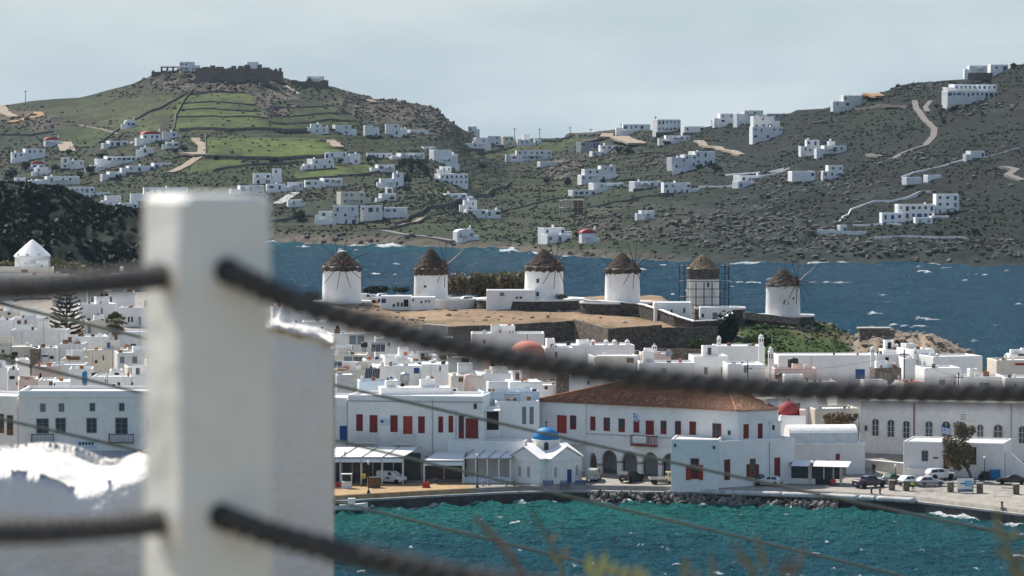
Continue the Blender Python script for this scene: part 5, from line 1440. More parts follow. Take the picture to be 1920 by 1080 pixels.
# ================================================================== THE OLD TOWN BEHIND THE QUAY
def house(label, x0, x1, yt, D, m='white', wins=(), dep=7.0, yaw=None, deck='roof_deck', name='town_house', ph=.3, chim=0, fence=0):
	yaw = rnd.uniform(-.02, .2) if yaw is None else yaw
	half = (x1 - x0) * D / FPX / 2 * math.tan(yaw)
	zb = lz((x0 + x1) / 2, D)
	b = Bld(name, label, x0, D - half, x1, D + half, zb, 'house', 'white houses of the old town')
	zt = b.z((x0 + x1) / 2, yt)
	cube_house(b.root, 0, b.L, 0, dep, -2.5, max(zt, 1.2), m, deck, r=.18, pw=.28, ph=ph)
	for w in wins:
		b.win(*w[:4], w[4] if len(w) > 4 else 'dark')
	for i in range(chim):
		xx = b.L * rnd.uniform(.12, .88); yy = dep * rnd.uniform(.25, .8)
		q = MB(); h = rnd.uniform(.7, 1.3)
		q.box(xx - .3, xx + .3, yy - .3, yy + .3, zt - .4, zt + h); q.box(xx - .38, xx + .38, yy - .38, yy + .38, zt + h + .002, zt + h + .14)
		q.build('chimney', M[m if m != 'cream' else 'white'], b.root)
	for i in range(rnd.choice([0, 0, 1, 1, 2]) if b.L > 3.5 and D > 558 else 0):
		w = min(rnd.uniform(1.4, 3.4), b.L * .45); xx = rnd.uniform(.4, b.L - w - .3); h = rnd.uniform(.6, 1.7); y0 = dep * rnd.uniform(.35, .6)
		cube_house(b.root, xx, xx + w, y0, min(dep - .4, y0 + 2.4), zt - .35, zt + h, rnd.choice([m, 'white', 'white_old']), r=.12, pw=.18, ph=.12, name='roof_room')
		if h > 1.3 and rnd.random() < .6: small_window(b.root, xx + w * .3, xx + w * .3 + .6, zt + .1, zt + h - .3, y=y0, m=rnd.choice(['glass', 'brown_wood', 'blue_wood', 'dark']))
	for i in range(rnd.choice([2, 3, 4]) if b.L > 3 else 1):
		w = rnd.uniform(.15, .5); xx = rnd.uniform(.5, b.L - .6); yy = rnd.uniform(.6, dep * .6); h = rnd.uniform(.25, .9)
		q = MB()
		if rnd.random() < .5: q.box(xx - w, xx + w, yy - .25, yy + .25, zt - .4, zt + h * .7)
		else: q.lathe([(w * .7, zt - .4), (w * .8, zt + h * .5), (w * .5, zt + h * .6)], 8, xx, yy)
		q.build('roof_vent', M[rnd.choice(['white_old', 'metal_grey', 'brown_wood', 'brick_clay', 'plastic_black', 'cream', 'grey_plaster', 'rust'])], b.root)
	if fence:
		q = MB(); n = int(b.L / .5)
		for i in range(n + 1): q.box(b.L * i / n - .025, b.L * i / n + .025, .1, .15, zt, zt + .95)
		q.box(0, b.L, .1, .15, zt + .93, zt + 1.0)
		tag(q.build('roof_railing', M['metal_white'], b.root), kind='stuff')
	HOUSES.append((b, zt, dep, (x0, x1, yt, D)))
	return b
HOUSES = []
H_ = house
# -- left quarter
H_('long low cream roof just below the cone-roofed chapel', -40, 103, 502, 752, 'cream', ((40, 505, 52, 511, 'wood'),))
H_('long white roof terrace with dark openings above the left rope', -40, 124, 516, 744, 'white_old', ((64, 522, 80, 531, 'hole'), (95, 520, 103, 531, 'hole'), (107, 519, 112, 531, 'hole'), (18, 523, 28, 526, 'wood')))
H_('low white house with one chimney left of the post top rope', 208, 318, 514, 740, 'white_old', (), chim=1)
H_('white house with a row of small dark windows under the left rope', -40, 101, 536, 729, 'white', ((29, 548, 35, 557), (56, 550, 61, 558), (84, 549, 90, 556), (8, 549, 14, 556)))
H_('plain white house behind the araucaria tree', 98, 168, 543, 722, 'white', ())
H_('house with pale blue wall and grey canopy right of the araucaria', 166, 206, 546, 718, 'grey_plaster', ((169, 556, 186, 570, 'white'), (188, 551, 203, 571, 'hole')))
H_('white house with stepped right wall near the post', 204, 253, 548, 714, 'white', ((206, 556, 210, 568, 'grey'),), chim=1)
H_('white house with one small window above the palm', 152, 221, 570, 704, 'white', ((181, 586, 186, 594), (190, 577, 192, 588, 'hole')), yaw=.3)
H_('white house with a pair of narrow arched windows right of the palm', 223, 318, 577, 697, 'white', ((240, 594, 243.5, 604, 'hole'), (246, 594, 249.5, 604, 'hole'), (260, 594, 265, 610, 'grey')))
H_('flat cream house left of the araucaria foot', -40, 55, 583, 695, 'cream', ((14, 586, 20, 590, 'hole'), (45, 583, 52, 588, 'hole')))
H_('small white house with a brown terrace, left of the araucaria', 22, 82, 596, 687, 'white_old', ((32, 601, 39, 612, 'brown'), (46, 600, 50, 608, 'brown')))
H_('tall plain white house at the left edge of the town', -40, 22, 600, 674, 'white', ())
H_('cream house with grey shutters left of the palm trunk', 163, 232, 601, 684, 'cream', ((164, 609, 171, 625, 'greyshut'),))
H_('long plain greyish house wall below the araucaria', 21, 126, 619, 666, 'white_old', (), ph=.5)
H_('white rounded house below the palm on its left', 132, 205, 631, 655, 'white', ())
H_('plain white house behind the orange dish', 205, 318, 622, 660, 'white', ())
H_('jumbled cream house with small panes at the left edge', -40, 58, 650, 640, 'cream', ((3, 656, 9, 662, 'grey'), (22, 660, 33, 668, 'hole'), (44, 664, 54, 672, 'white')), chim=1)
H_('narrow stone-edged white house left of the mast', 57, 75, 654, 634, 'stone_tan', ())
H_('white cube house with blue awning shade left of the mast', 74, 110, 652, 637, 'white', ((72, 664, 91, 669, 'blue'), (93, 667, 101, 673, 'hole')))
H_('low white house with a wide parapet right of the mast', 110, 156, 645, 642, 'white', (), ph=.5)
H_('long cream house with white shutters under the orange dish', 156, 240, 656, 630, 'cream', ((191, 665, 197, 677, 'white'), (178, 676, 182, 681, 'hole')))
H_('cream-white house with two grey shutters beside the post', 221, 318, 661, 621, 'white_old', ((225, 669, 233, 681, 'greyshut'), (248, 669, 257, 681, 'greyshut')))
H_('cream house with a wooden terrace roof right of the mast', 114, 156, 673, 617, 'cream', ((127, 668, 150, 675, 'wood'),))
H_('sloping white house with grey side, left', 33, 57, 675, 612, 'white', ())
H_('peach house with one narrow dark window, left', 60, 110, 687, 600, 'pink', ((74, 700, 78, 709, 'hole'), (55, 683, 60, 690, 'hole')))
H_('white house at the left edge below the green terrace', -40, 19, 690, 596, 'white', ((-8, 700, -2, 708),))
H_('grey-white house with two small windows, lower left', 15, 37, 694, 588, 'white_old', ((18, 705, 27, 711, 'hole'), (31, 716, 35, 723, 'hole')), dep=5)
H_('white house behind the blue water tank', 130, 174, 692, 592, 'white', ((172, 699, 184, 706, 'hole'),), ph=.5)
H_('greyish flat house between tank and mast', 96, 160, 684, 601, 'white_old', ())
H_('low peach roof house above the mansion, left', 36, 74, 711, 572, 'pink', ((46, 723, 50, 729, 'grey'),))
H_('small white roof room with an arch above the mansion', 72, 102, 713, 568, 'white_old', ((92, 715, 98, 724, 'wood'),))
H_('white roof room with a door above the mansion', 100, 132, 716, 563, 'white', ((101, 719, 104, 729, 'hole'),), ph=.15)
H_('white house with two tiny windows above the mansion, right', 172, 318, 706, 576, 'white', ((219, 717, 225, 723, 'hole'), (246, 717, 250, 722, 'hole'), (215, 699, 224, 703, 'hole')), chim=1)
H_('small white roof room with dark slot, right of the tank', 208, 232, 694, 588, 'white_old', ((214, 699, 223, 704, 'hole'),), dep=4)
H_('tan house half hidden by dry branches beside the post', 240, 318, 688, 592, 'cream', ((241, 701, 250, 706, 'wood'),))
# -- behind the white post and the rough pillar
H_('white house behind the upper part of the post', 318, 420, 560, 706, 'white', ((340, 575, 346, 586), (372, 575, 378, 586)))
H_('low white house between post and first windmill', 418, 520, 572, 702, 'white', ((505, 585, 511, 594, 'blue'),))
H_('white cubes right behind the broken pillar top', 512, 604, 577, 694, 'white', ((520, 585, 527, 595), (552, 600, 558, 612)))
H_('cream house behind the post middle', 318, 430, 640, 640, 'cream', ((350, 655, 357, 668),))
H_('plain white house behind pillar and post', 430, 545, 650, 634, 'white', ((470, 665, 476, 676),))
H_('white house behind the lower part of the post', 318, 440, 700, 586, 'white', ((360, 712, 368, 726, 'blue'),))
H_('white house hidden by the pillar foot', 440, 560, 692, 592, 'white', ((480, 705, 487, 718),))
H_('white harbour house behind the post', 340, 450, 742, 541, 'white', ((360, 770, 372, 795, 'blue'), (410, 770, 422, 795, 'blue')))
H_('white harbour house behind the pillar', 454, 556, 738, 549, 'white', ((475, 770, 487, 795, 'red'), (520, 770, 532, 795, 'red')))
# -- middle quarter, below the first windmills
H_('white terrace house with columns below the first windmill', 566, 652, 603, 686, 'white', ((600, 612, 607, 622), (630, 611, 636, 618, 'hole')), fence=1)
H_('cream house with wide louvred doors below the first windmill', 622, 725, 625, 664, 'white_old', ((655, 629, 668, 646, 'greyshut'), (670, 629, 682, 646, 'greyshut')))
H_('long grey-white house under the thick rope, left', 704, 852, 634, 656, 'white_old', ((726, 640, 732, 650),))
H_('cream flat roof with a balcony grille, left of the collectors', 620, 688, 665, 634, 'cream', ((645, 669, 660, 684, 'greyshut'), (663, 669, 682, 684, 'grey')))
H_('low white house with long parapets below the rope', 720, 822, 667, 633, 'white', (), dep=5)
H_('cream long house with a tiny cross window', 686, 775, 674, 626, 'white_old', (), dep=5)
H_('white house with a small double window, middle quarter', 770, 818, 677, 622, 'white', ((784, 681, 789, 685, 'hole'), (790, 681, 796, 685, 'hole')))
H_('bright white rounded house behind the big solar collector', 708, 792, 686, 610, 'white', ((776, 690, 786, 700, 'blue'),), ph=.15)
H_('whitewashed gabled chapel-like house, middle quarter', 790, 840, 683, 606, 'white', ((824, 687, 826, 696, 'hole'),), ph=.05)
H_('grey house with railed terrace right of the gabled one', 838, 905, 670, 618, 'grey_plaster', ((866, 672, 880, 682, 'hole'),), fence=1)
H_('cream low house below the first solar collectors', 626, 712, 693, 600, 'cream', (), dep=6)
H_('grey metal-clad roof room beside the pillar', 632, 664, 703, 583, 'grey_plaster', (), dep=4, ph=.05)
H_('pale blue house with blue roof clutter', 674, 748, 714, 572, 'blueish', (), dep=5)
H_('rounded bright white roof room above the red-shuttered house', 714, 846, 727, 563, 'white', ((751, 719, 758, 725, 'hole'),), dep=5, ph=.08)
H_('tan stone house with rusty patches, middle quarter', 846, 906, 704, 583, 'cream', ((860, 708, 868, 716, 'wood'),), ph=.1)
H_('white house right of the tan stone house', 902, 972, 700, 588, 'white', ((912, 712, 922, 718),))
H_('pale blue-white courtyard house left of the tiled roof', 906, 1012, 734, 562, 'blueish', (), ph=.6)
H_('white house with one dark red window left of the tiled roof', 956, 1016, 716, 574, 'white', ((984, 727, 993, 740, 'redshut'),), ph=.1)
H_('white house with grey shutters directly left of the town hall', 930, 1012, 752, 559.5, 'white', ((979, 763, 987, 795, 'greyshut'), (993, 763, 1001, 795, 'greyshut')))
H_('small white house with a dark grille window above the café', 904, 938, 762, 557.5, 'white', ((905, 770, 935, 806, 'hole'),), dep=4)
H_('large white house with a red corner pipe under the mill field wall', 884, 1021, 625, 678, 'white', ((905, 636, 911, 646),))
H_('small white roof cube in front of the mill field wall', 940, 966, 610, 682, 'white', (), dep=4, ph=.1)
H_('pinkish house under the salmon dome', 902, 992, 664, 636, 'pink', ((920, 670, 928, 690, 'wood'), (945, 672, 952, 690, 'wood')))
H_('long white house with four roof chimneys right of the salmon dome', 1036, 1190, 647, 651, 'white', (), ph=.25)
H_('white house with damp-stained wall left of the chimneys house', 1022, 1076, 652, 645, 'white_old', ((1040, 660, 1045, 672, 'hole'),))
H_('flat pergola roof house right under the thick rope', 1114, 1198, 668, 630, 'white_old', ((1175, 671, 1188, 680, 'wood'),), fence=1)
H_('white house left above the tiled roof', 1066, 1165, 704, 590, 'white', ((1100, 712, 1107, 722),))
H_('square brown stone tower house left of the tiled roof', 1043, 1067, 700, 584, 'stone_tan', (), dep=3, ph=.05)
H_('white house behind the brown stone tower', 1000, 1050, 722, 586, 'white', ((1021, 724, 1027, 730, 'redshut'),))
H_('white house with one grey window above the tiled roof', 1198, 1303, 680, 609, 'white', ((1240, 691, 1249, 700, 'greyshut'),))
H_('peach house with a small white spire, below the mill field', 1202, 1258, 663, 640, 'pink', ())
H_('white house with a narrow window and door above the tiled roof', 1300, 1366, 668, 622, 'white', ((1320, 689, 1327, 702, 'grey'), (1352, 688, 1362, 712, 'greyshut')))
H_('tall white house with rounded parapet and big chimney', 1342, 1434, 649, 645, 'white', (), ph=.15)
H_('white house with a blue-white awning veranda', 1364, 1430, 682, 612, 'white', ((1394, 685, 1401, 699, 'greyshut'),))
H_('long bright white house with blue shutters under the green slope', 1459, 1642, 666, 631, 'white', ((1604, 692, 1622, 711, 'blue'),), ph=.18, yaw=.05)
H_('peach-walled terrace house in front of the bright white house', 1452, 1532, 691, 616, 'pink', (), dep=5, ph=.6)
H_('white house stepping down beside the rocks, right', 1642, 1705, 664, 640, 'white', ((1660, 670, 1666, 676, 'hole'),))
H_('white gabled roof room near the rocks, right', 1655, 1694, 656, 646, 'white', (), dep=5, ph=.05)
H_('half ruined house with bare stone front, right', 1640, 1690, 690, 614, 'stone_tan', (), dep=4)
H_('tall narrow white house with a stained side wall, right', 1712, 1752, 655, 640, 'white', ((1716, 672, 1721, 680),), yaw=.35)
H_('white house behind the tall narrow one, right', 1696, 1716, 672, 634, 'white', ())
H_('grey-roofed white house with sloping gable near the sea, right', 1750, 1842, 668, 634, 'white', (), yaw=.3)
H_('white foreground house with bright parapet at the right', 1733, 1802, 690, 606, 'white', ((1761, 712, 1772, 722, 'greyshut'), (1788, 715, 1793, 722, 'hole')), yaw=.12)
H_('low white house behind the right-hand utility pole', 1800, 1885, 706, 602, 'white', ((1836, 718, 1855, 728, 'greyshut'),), ph=.4)
H_('cream house with red strip at the right edge', 1868, 1960, 675, 632, 'cream', ((1903, 681, 1921, 685, 'redbright'),))
H_('white house with dark roof box at the right edge', 1892, 1960, 664, 640, 'white', ((1909, 664, 1921, 667, 'hole'),), dep=4)
H_('white house in the lower right corner of the old town', 1884, 1960, 708, 600, 'white', ((1900, 718, 1908, 728),))
H_('salmon-roofed house just above the thick rope, right', 1694, 1734, 717, 592, 'pink', (), deck='dome_salmon', ph=.05)
H_('cream house with open veranda right of the red dome', 1528, 1612, 766, 574, 'cream', ((1555, 781, 1563, 797, 'grey'), (1590, 776, 1596, 790, 'brown'), (1600, 776, 1608, 790, 'brown')), fence=1)
H_('white house behind the red dome', 1462, 1532, 746, 578, 'white', ((1492, 755, 1500, 770, 'greyshut'),))
H_('white house behind the right end of the tiled roof', 1380, 1466, 741, 576, 'white', ())
H_('white house hidden by the thick rope, right of centre', 1460, 1570, 716, 600, 'white', ((1500, 726, 1507, 736),))
H_('long white house hidden by the thick rope, right', 1570, 1692, 727, 593, 'white', ((1610, 736, 1617, 744),))
H_('white house behind the arched window building', 1740, 1900, 733, 590, 'white', ((1790, 740, 1797, 748),))
# cone-roofed chapel on the left height
P = W(61, 503, 762); P.z = lz(61, 762)
o = thing('cone_roofed_chapel', 'round white chapel with a tall white cone roof above the left quarter', 'chapel', P, 0)
s = 762 / FPX; za = zat(480, 762) - P.z; zt = zat(449, 762) - P.z
q = MB(); q.lathe([(3.65, -3), (3.6, za), (3.3, za + .02)], 20); q.build('wall', M['white'], o, False)
q = MB(); q.lathe([(3.62, za - .25), (3.85, za - .1), (3.75, za + .15), (2.6, za + 1.25), (1.4, za + 2.35), (.3, zt - .12), (0, zt)], 20); rf = q.build('roof', M['white'], o, False)
for a in (-100, -60, -140):
	q = MB(); q.box(-.25, .25, -.15, .3, 0, .45); q.build('roof_vent', M['grey_plaster'], rf, loc=(3.5 * math.cos(R(a)), 3.5 * math.sin(R(a)), za + .1), rz=R(a + 90))
# salmon dome
P = W(989, 664, 642); P.z = zat(665, 642)
o = thing('salmon_dome_church', 'church with a broad salmon-pink dome half hidden by the thick rope', 'church', P, 0)
q = MB(); r0 = 3.1
q.lathe([(r0, -.6), (r0, 0.0), (r0 * .95, .75), (r0 * .8, 1.5), (r0 * .55, 2.05), (r0 * .28, 2.32), (0, 2.4)], 24); q.build('dome', M['dome_salmon'], o, True)
q = MB(); q.lathe([(3.3, -7), (3.3, -.55), (3.1, -.5)], 20); q.build('drum', M['pink'], o)
q = MB(); q.tube((0, 0, 2.3), (0, 0, 3.6), .04); q.build('finial', M['metal_dark'], o)
# pale blue tank-like vault beside the pillar and the small pale dome on the right
P = W(640, 645, 668); o = thing('blue_vault', 'pale sky-blue rounded tank beside the broken pillar top', 'tank', P, R(-20))
q = MB(); n = 10
q.loft([[(x, 1.2 * sc_ * math.cos(a), .9 * sc_ * math.sin(a) + .1) for a in np.linspace(0, 2 * math.pi, n, endpoint=False)] for x, sc_ in ((-1.5, .25), (-1.2, .7), (-.6, 1.0), (.8, 1.0), (1.3, .8), (1.5, .3))]); q.build('shell', M['dome_pale_blue'], o, True)
q = MB(); q.box(-1, 1, -.6, .6, -3, -.5); q.build('stand', M['white'], o)
P = W(1685, 730, 596); o = thing('small_white_dome', 'small whitewashed chapel dome with cross just above the thick rope, right', 'dome', P, 0)
q = MB(); q.lathe([(1.45, -4), (1.45, 0), (1.3, .6), (.9, 1.15), (.4, 1.4), (0, 1.45)], 18); q.build('shell', M['white'], o, True)
q = MB(); q.box(-.05, .05, -.05, .05, 1.4, 2.3); q.box(-.25, .25, -.04, .04, 1.95, 2.04); q.build('cross', M['white'], o)
# big ornamental chimneys
def chimney(px, yt, yb, D, wpx, lab, spire=False):
	P = W(px, yb, D); s = D / FPX; h = (yb - yt) * s; w = wpx * s / 2
	o = thing('chimney_stack', lab, 'chimney', P, 0, 'ornamental chimneys of the old town')
	q = MB(); q.box(-w, w, -w, w, -4, h * .72); q.build('shaft', M['white'], o)
	q = MB()
	if spire: q.lathe([(w * 1.2, h * .3), (w * .9, h * .5), (.02, h)], 8)
	else: q.lathe([(w * 1.25, h * .722), (w * 1.3, h * .78), (w * .85, h * .82), (w * .95, h * .92), (w * .3, h), (w * .1, h + .15)], 8)
	q.build('cap', M['white'], o)
	for s_ in (-1, 1):
		q = MB(); q.box(s_ * w * .45 - w * .2, s_ * w * .45 + w * .2, -w - .03, -w + .1, h * .45, h * .66); q.build('flue_opening', M['dark'], o)
chimney(1427, 627, 652, 640, 9, 'tall white chimney with rounded cap on the tall white house')
chimney(1445, 650, 690, 628, 9, 'white chimney with pierced lantern top right of the tall house')
chimney(1636, 650, 668, 628, 7, 'white chimney at the right end of the bright white house')
chimney(1348, 630, 650, 650, 7, 'white chimney at the left end of the tall house')
chimney(1227, 643, 662, 642, 9, 'small white pointed spire on the peach house', True)
for i, px in enumerate((1112, 1136, 1152, 1176)):
	chimney(px, 637, 648, 655, 8, ['first', 'second', 'third', 'fourth'][i] + ' of four squat roof chimneys right of the salmon dome')
chimney(200, 700, 731, 574, 7, 'grey-white lantern chimney above the mansion roof')
chimney(1716, 652, 672, 638, 6, 'white chimney pot on the tall narrow house, right')
chimney(803, 705, 729, 568, 9, 'white stepped chimney block above the red-shuttered house')
chimney(1885, 664, 690, 634, 6, 'pale chimney left of the cream house at the right edge')
# solar water heaters: sloping collectors with a tank
def solar(px, py, D, wpx, hpx, lab, n=2, tank=True, rz=0.0):
	P = W(px, py, D); s = D / FPX; w = wpx * s; h = hpx * s
	o = thing('solar_heater', lab, 'solar heater', P, rz, 'solar water heaters on the roofs')
	for i in range(n):
		x0 = -w / 2 + w * i / n + .03; x1 = -w / 2 + w * (i + 1) / n - .03
		q = MB(); q.add([(x0, -.5, .25), (x1, -.5, .25), (x1, .6, h), (x0, .6, h), (x0, -.47, .17), (x1, -.47, .17), (x1, .63, h - .08), (x0, .63, h - .08)], [(0, 1, 2, 3), (7, 6, 5, 4), (0, 4, 5, 1), (1, 5, 6, 2), (3, 2, 6, 7), (0, 3, 7, 4)]); pn = q.build('collector', M['panel'], o)
		q = MB()
		for k in range(1, 4):
			t = x0 + (x1 - x0) * k / 4; q.add([(t - .02, -.515, .25), (t + .02, -.515, .25), (t + .02, .585, h), (t - .02, .585, h)], [(0, 1, 2, 3)])
		tag(q.build('collector_bars', M['metal_grey'], pn), kind='stuff')
	for x in (-w / 2 + .1, w / 2 - .1):
		q = MB(); q.tube((x, .6, -1.2), (x, .6, h), .04, n=4); q.build('leg', M['metal_grey'], o)
		q = MB(); q.tube((x, -.45, -1.2), (x, -.45, .2), .04, n=4); q.build('leg', M['metal_grey'], o)
	if tank:
		q = MB(); q.tube((-w / 2, .7, h + .25), (w / 2, .7, h + .25), .28, n=10); q.build('tank', M['metal_grey'], o)
solar(709, 661, 640, 26, 14, 'wide bank of dark solar collectors below the first windmill', 3)
solar(698, 711, 578, 28, 20, 'big dark sloping solar collector behind the red-shuttered house', 2, False, R(-8))
solar(632, 692, 600, 18, 10, 'solar collector with grey tank beside the rough pillar', 2)
solar(656, 660, 652, 13, 8, 'small brown-framed solar collector left of the wide bank', 1)
solar(84, 668, 634, 16, 6, 'blue-black solar collector on the cube house left', 2, False)
solar(960, 742, 560, 30, 5, 'flat rusty frame of collectors left of the tiled roof', 2, False)
# tanks
def tank(px, py, D, r, h, m, lab, horiz=False):
	P = W(px, py, D); o = thing('water_tank', lab, 'tank', P, 0, 'roof water tanks')
	q = MB()
	if horiz: q.lathe([(r * .3, -h / 2), (r * .85, -h / 2 + .06), (r, -h / 2 + .2), (r, h / 2 - .2), (r * .85, h / 2 - .06), (r * .3, h / 2)], 14)
	else: q.lathe([(r * .96, 0), (r, .1), (r * .97, h * .5), (r, h * .55), (r * .97, h - .2), (r * .8, h - .05), (r * .25, h), (r * .22, h + .12)], 16)
	t = q.build('shell', M[m], o, True)
	if horiz: t.rotation_euler = (0, R(90), 0); t.location.z = r
	q = MB(); q.box(-r * .8, r * .8, -r * .6, r * .6, -1.2, .02 if not horiz else .1); q.build('stand', M['concrete'], o)
tank(159, 719, 583, .42, 1.95, 'plastic_blue', 'tall bright blue water tank above the mansion')
tank(41, 500, 766, .75, 1.5, 'plastic_black', 'black water tank left in front of the cone roof')
tank(61, 500, 765, .8, 1.6, 'plastic_black', 'black water tank right in front of the cone roof')
tank(683, 652, 652, .5, 1.2, 'plastic_black', 'black tank left of the wide collectors', True)
tank(759, 714, 580, .75, 1.25, 'metal_grey', 'grey galvanised tank behind the white roof room')
tank(807, 716, 581, .55, .9, 'orange', 'rust-orange tank right of the grey tank')
tank(881, 733, 569, .95, 2.6, 'pink', 'rusty pinkish round tank above the red-shuttered house')
tank(1329, 664, 628, .6, .9, 'rust', 'rust-brown tank group on the narrow-window house')
tank(1462, 713, 608, .7, 1.1, 'plastic_black', 'black box tank just above the thick rope')
tank(1487, 688, 620, .9, 1.5, 'plastic_black', 'dark round bush-like tank on the peach terrace')
# orange dish and satellite dishes
def dish(px, py, D, r, m, lab, rz=0.0):
	P = W(px, py, D); o = thing('satellite_dish', lab, 'dish', P, rz, 'satellite dishes on the roofs')
	q = MB(); q.lathe([(.02, 0), (r * .5, r * .07), (r, r * .25), (r * .97, r * .27), (r * .48, r * .1), (0.01, .04)], 16); d = q.build('reflector', M[m], o, True); d.rotation_euler = (R(75), 0, 0)
	q = MB(); q.tube((0, .1, -r - .8), (0, .1, 0), .04, n=5); q.build('mast', M['metal_grey'], o)
	q = MB(); q.tube((0, -.05, -r * .8), (0, -r * .9, -.05), .025, n=4); q.build('feed_arm', M['metal_grey'], o)
dish(238, 651, 640, .5, 'orange', 'orange round dish beside the palm trunk')
dish(812, 660, 640, .55, 'plastic_white', 'white dish below the middle of the rope', R(20))
dish(1255, 662, 640, .65, 'metal_grey', 'grey dish right of the small spire', R(-20))
dish(150, 662, 634, .45, 'plastic_white', 'white dish on the house right of the mast', R(25))
dish(730, 668, 638, .45, 'metal_white', 'white dish above the cream long house', R(10))
dish(985, 720, 578, .45, 'metal_grey', 'grey dish left above the tiled roof', R(10))
# air conditioners
for i, (px, py, D, rz, lab) in enumerate([(735, 714, 579, 0, 'cream air conditioner left of the grey tank'), (853, 737, 565, .2, 'cream air conditioner on the red-shuttered house roof'), (96, 688, 603, 0, 'air conditioner beside the peach house'), (250, 653, 640, 0, 'small black roof box beside the orange dish'), (1196, 674, 634, 0, 'air conditioner on the pergola house'), (865, 667, 632, .1, 'air conditioner under the middle of the rope'), (940, 700, 592, 0, 'air conditioner right of the tan stone house'), (118, 728, 566, 0, 'air conditioner above the mansion middle'), (215, 728, 568, 0, 'air conditioner above the mansion right')]):
	o = thing('air_conditioner', lab, 'air conditioner', W(px, py, D), rz, 'air conditioners on the roofs')
	q = MB(); q.box(-.45, .45, -.18, .18, .1, .75); q.build('casing', M['plastic_black' if 'black' in lab else 'plastic_white'], o)
	q = MB(); q.lathe([(.26, 0), (.26, .02)], 12); f = q.build('fan_grille', M['metal_dark'], o, loc=(-.1, -.185, .42)); f.rotation_euler = (R(90), 0, 0)
	q = MB(); q.box(-.4, .4, -.12, .12, -.5, .09); q.build('bracket', M['metal_grey'], o)
# aerial masts
def mast(px, yt, yb, D, lab, n=3, r=.035, shared=True):
	P = W(px, yb, D); s = D / FPX; h = (yb - yt) * s
	o = thing('aerial_mast', lab, 'aerial', P, rnd.uniform(-.6, .6), 'aerial masts on the town roofs')
	q = MB(); q.tube((0, 0, -1.5), (0, 0, h), r, r * .7, 5); q.build('pole', M['metal_dark'], o)
	q = MB(); q.box(-.55, .55, -.012, .012, h * .97, h * .97 + .025)
	q.build('boom', M['metal_grey'], o)
	for i in range(n):
		x = -.5 + i / max(1, n - 1); q = MB(); q.box(x - .012, x + .012, -.25, .25, h * .97 + .026, h * .97 + .05); q.build('rod', M['metal_grey'], o)
for a in [(111, 625, 682, 625, 'tall dark mast in the left quarter'), (131, 645, 702, 600, 'second tall mast in the left quarter, beside the blue tank'), (211, 647, 693, 600, 'thin mast left of the grey shutters'), (174, 655, 690, 604, 'leaning mast above the blue tank'), (21, 618, 690, 640, 'thin mast at the left edge'), (41, 622, 650, 660, 'short mast at the left wall'), (82, 600, 650, 660, 'thin mast before the araucaria'), (247, 686, 727, 575, 'thin mast above the small mansion windows'), (262, 600, 660, 660, 'grey mast right of the palm')]:
	mast(*a)
SH = 'thin television aerial standing on a white town roof'
for px, yt, yb, D in [(150, 642, 665, 634), (139, 640, 660, 636), (163, 644, 664, 634), (103, 648, 672, 630), (668, 640, 690, 632), (746, 640, 668, 640), (707, 640, 664, 642), (795, 653, 672, 630), (806, 655, 678, 628), (841, 655, 680, 622), (904, 648, 668, 634), (914, 618, 630, 684), (989, 700, 722, 578), (960, 645, 668, 640), (1078, 668, 700, 600), (1098, 652, 676, 640), (1214, 640, 668, 646), (1275, 638, 672, 644), (1522, 668, 692, 628), (1840, 712, 735, 598), (1690, 640, 664, 646), (1885, 708, 728, 600), (808, 672, 700, 606), (690, 730, 748, 560), (860, 690, 712, 585), (176, 600, 628, 680), (205, 610, 630, 668)]:
	mast(px, yt, yb, D, SH, 3, .028)
# utility poles of the town with wires
def upole(px, yt, yb, D, lab):
	P = W(px, yb, D); P.z = lz(px, D); h = zat(yt, D) - P.z
	o = thing('utility_pole', lab, 'pole', P, 0, 'utility poles in the town')
	q = MB(); q.tube((0, 0, -1), (0, 0, h), .13, .1, 7); q.build('pole', M['old_wood'], o)
	q = MB(); q.box(-.7, .7, -.06, .06, h - .9, h - .75); q.build('crossarm', M['old_wood'], o)
	for x in (-.6, -.2, .2, .6):
		q = MB(); q.lathe([(.04, h - .74), (.06, h - .65), (.03, h - .55)], 6, x); q.build('insulator', M['metal_grey'], o)
	return P + Vector((0, 0, h - .6))
a = upole(1695, 655, 760, 596, 'utility pole beside the salmon-roofed house'); c = upole(1797, 698, 760, 590, 'utility pole with insulators in front of the right houses'); d = upole(1402, 682, 740, 600, 'utility pole left of the bright white house'); e = upole(1553, 862, 880, 552, 'short pole beside the kiosk')
def wire(p, q_, sag, lab, r=.02, m='metal_dark'):
	b = MB(); b.path([p.lerp(q_, i / 16) - Vector((0, 0, sag * 4 * (i / 16) * (1 - i / 16))) for i in range(17)], r, 4)
	o = b.build('overhead_wire', M[m], None); tag(o, lab, 'wire', 'overhead wires of the town'); return o
wire(d, a, 1.2, 'slack overhead wire in front of the bright white house'); wire(a, c, .6, 'overhead wire between the two right-hand poles'); wire(d - Vector((0, 0, .8)), c, 1.0, 'lower long wire above the thick rope'); wire(c, W(1960, 715, 590), .5, 'overhead wire leaving to the right edge')
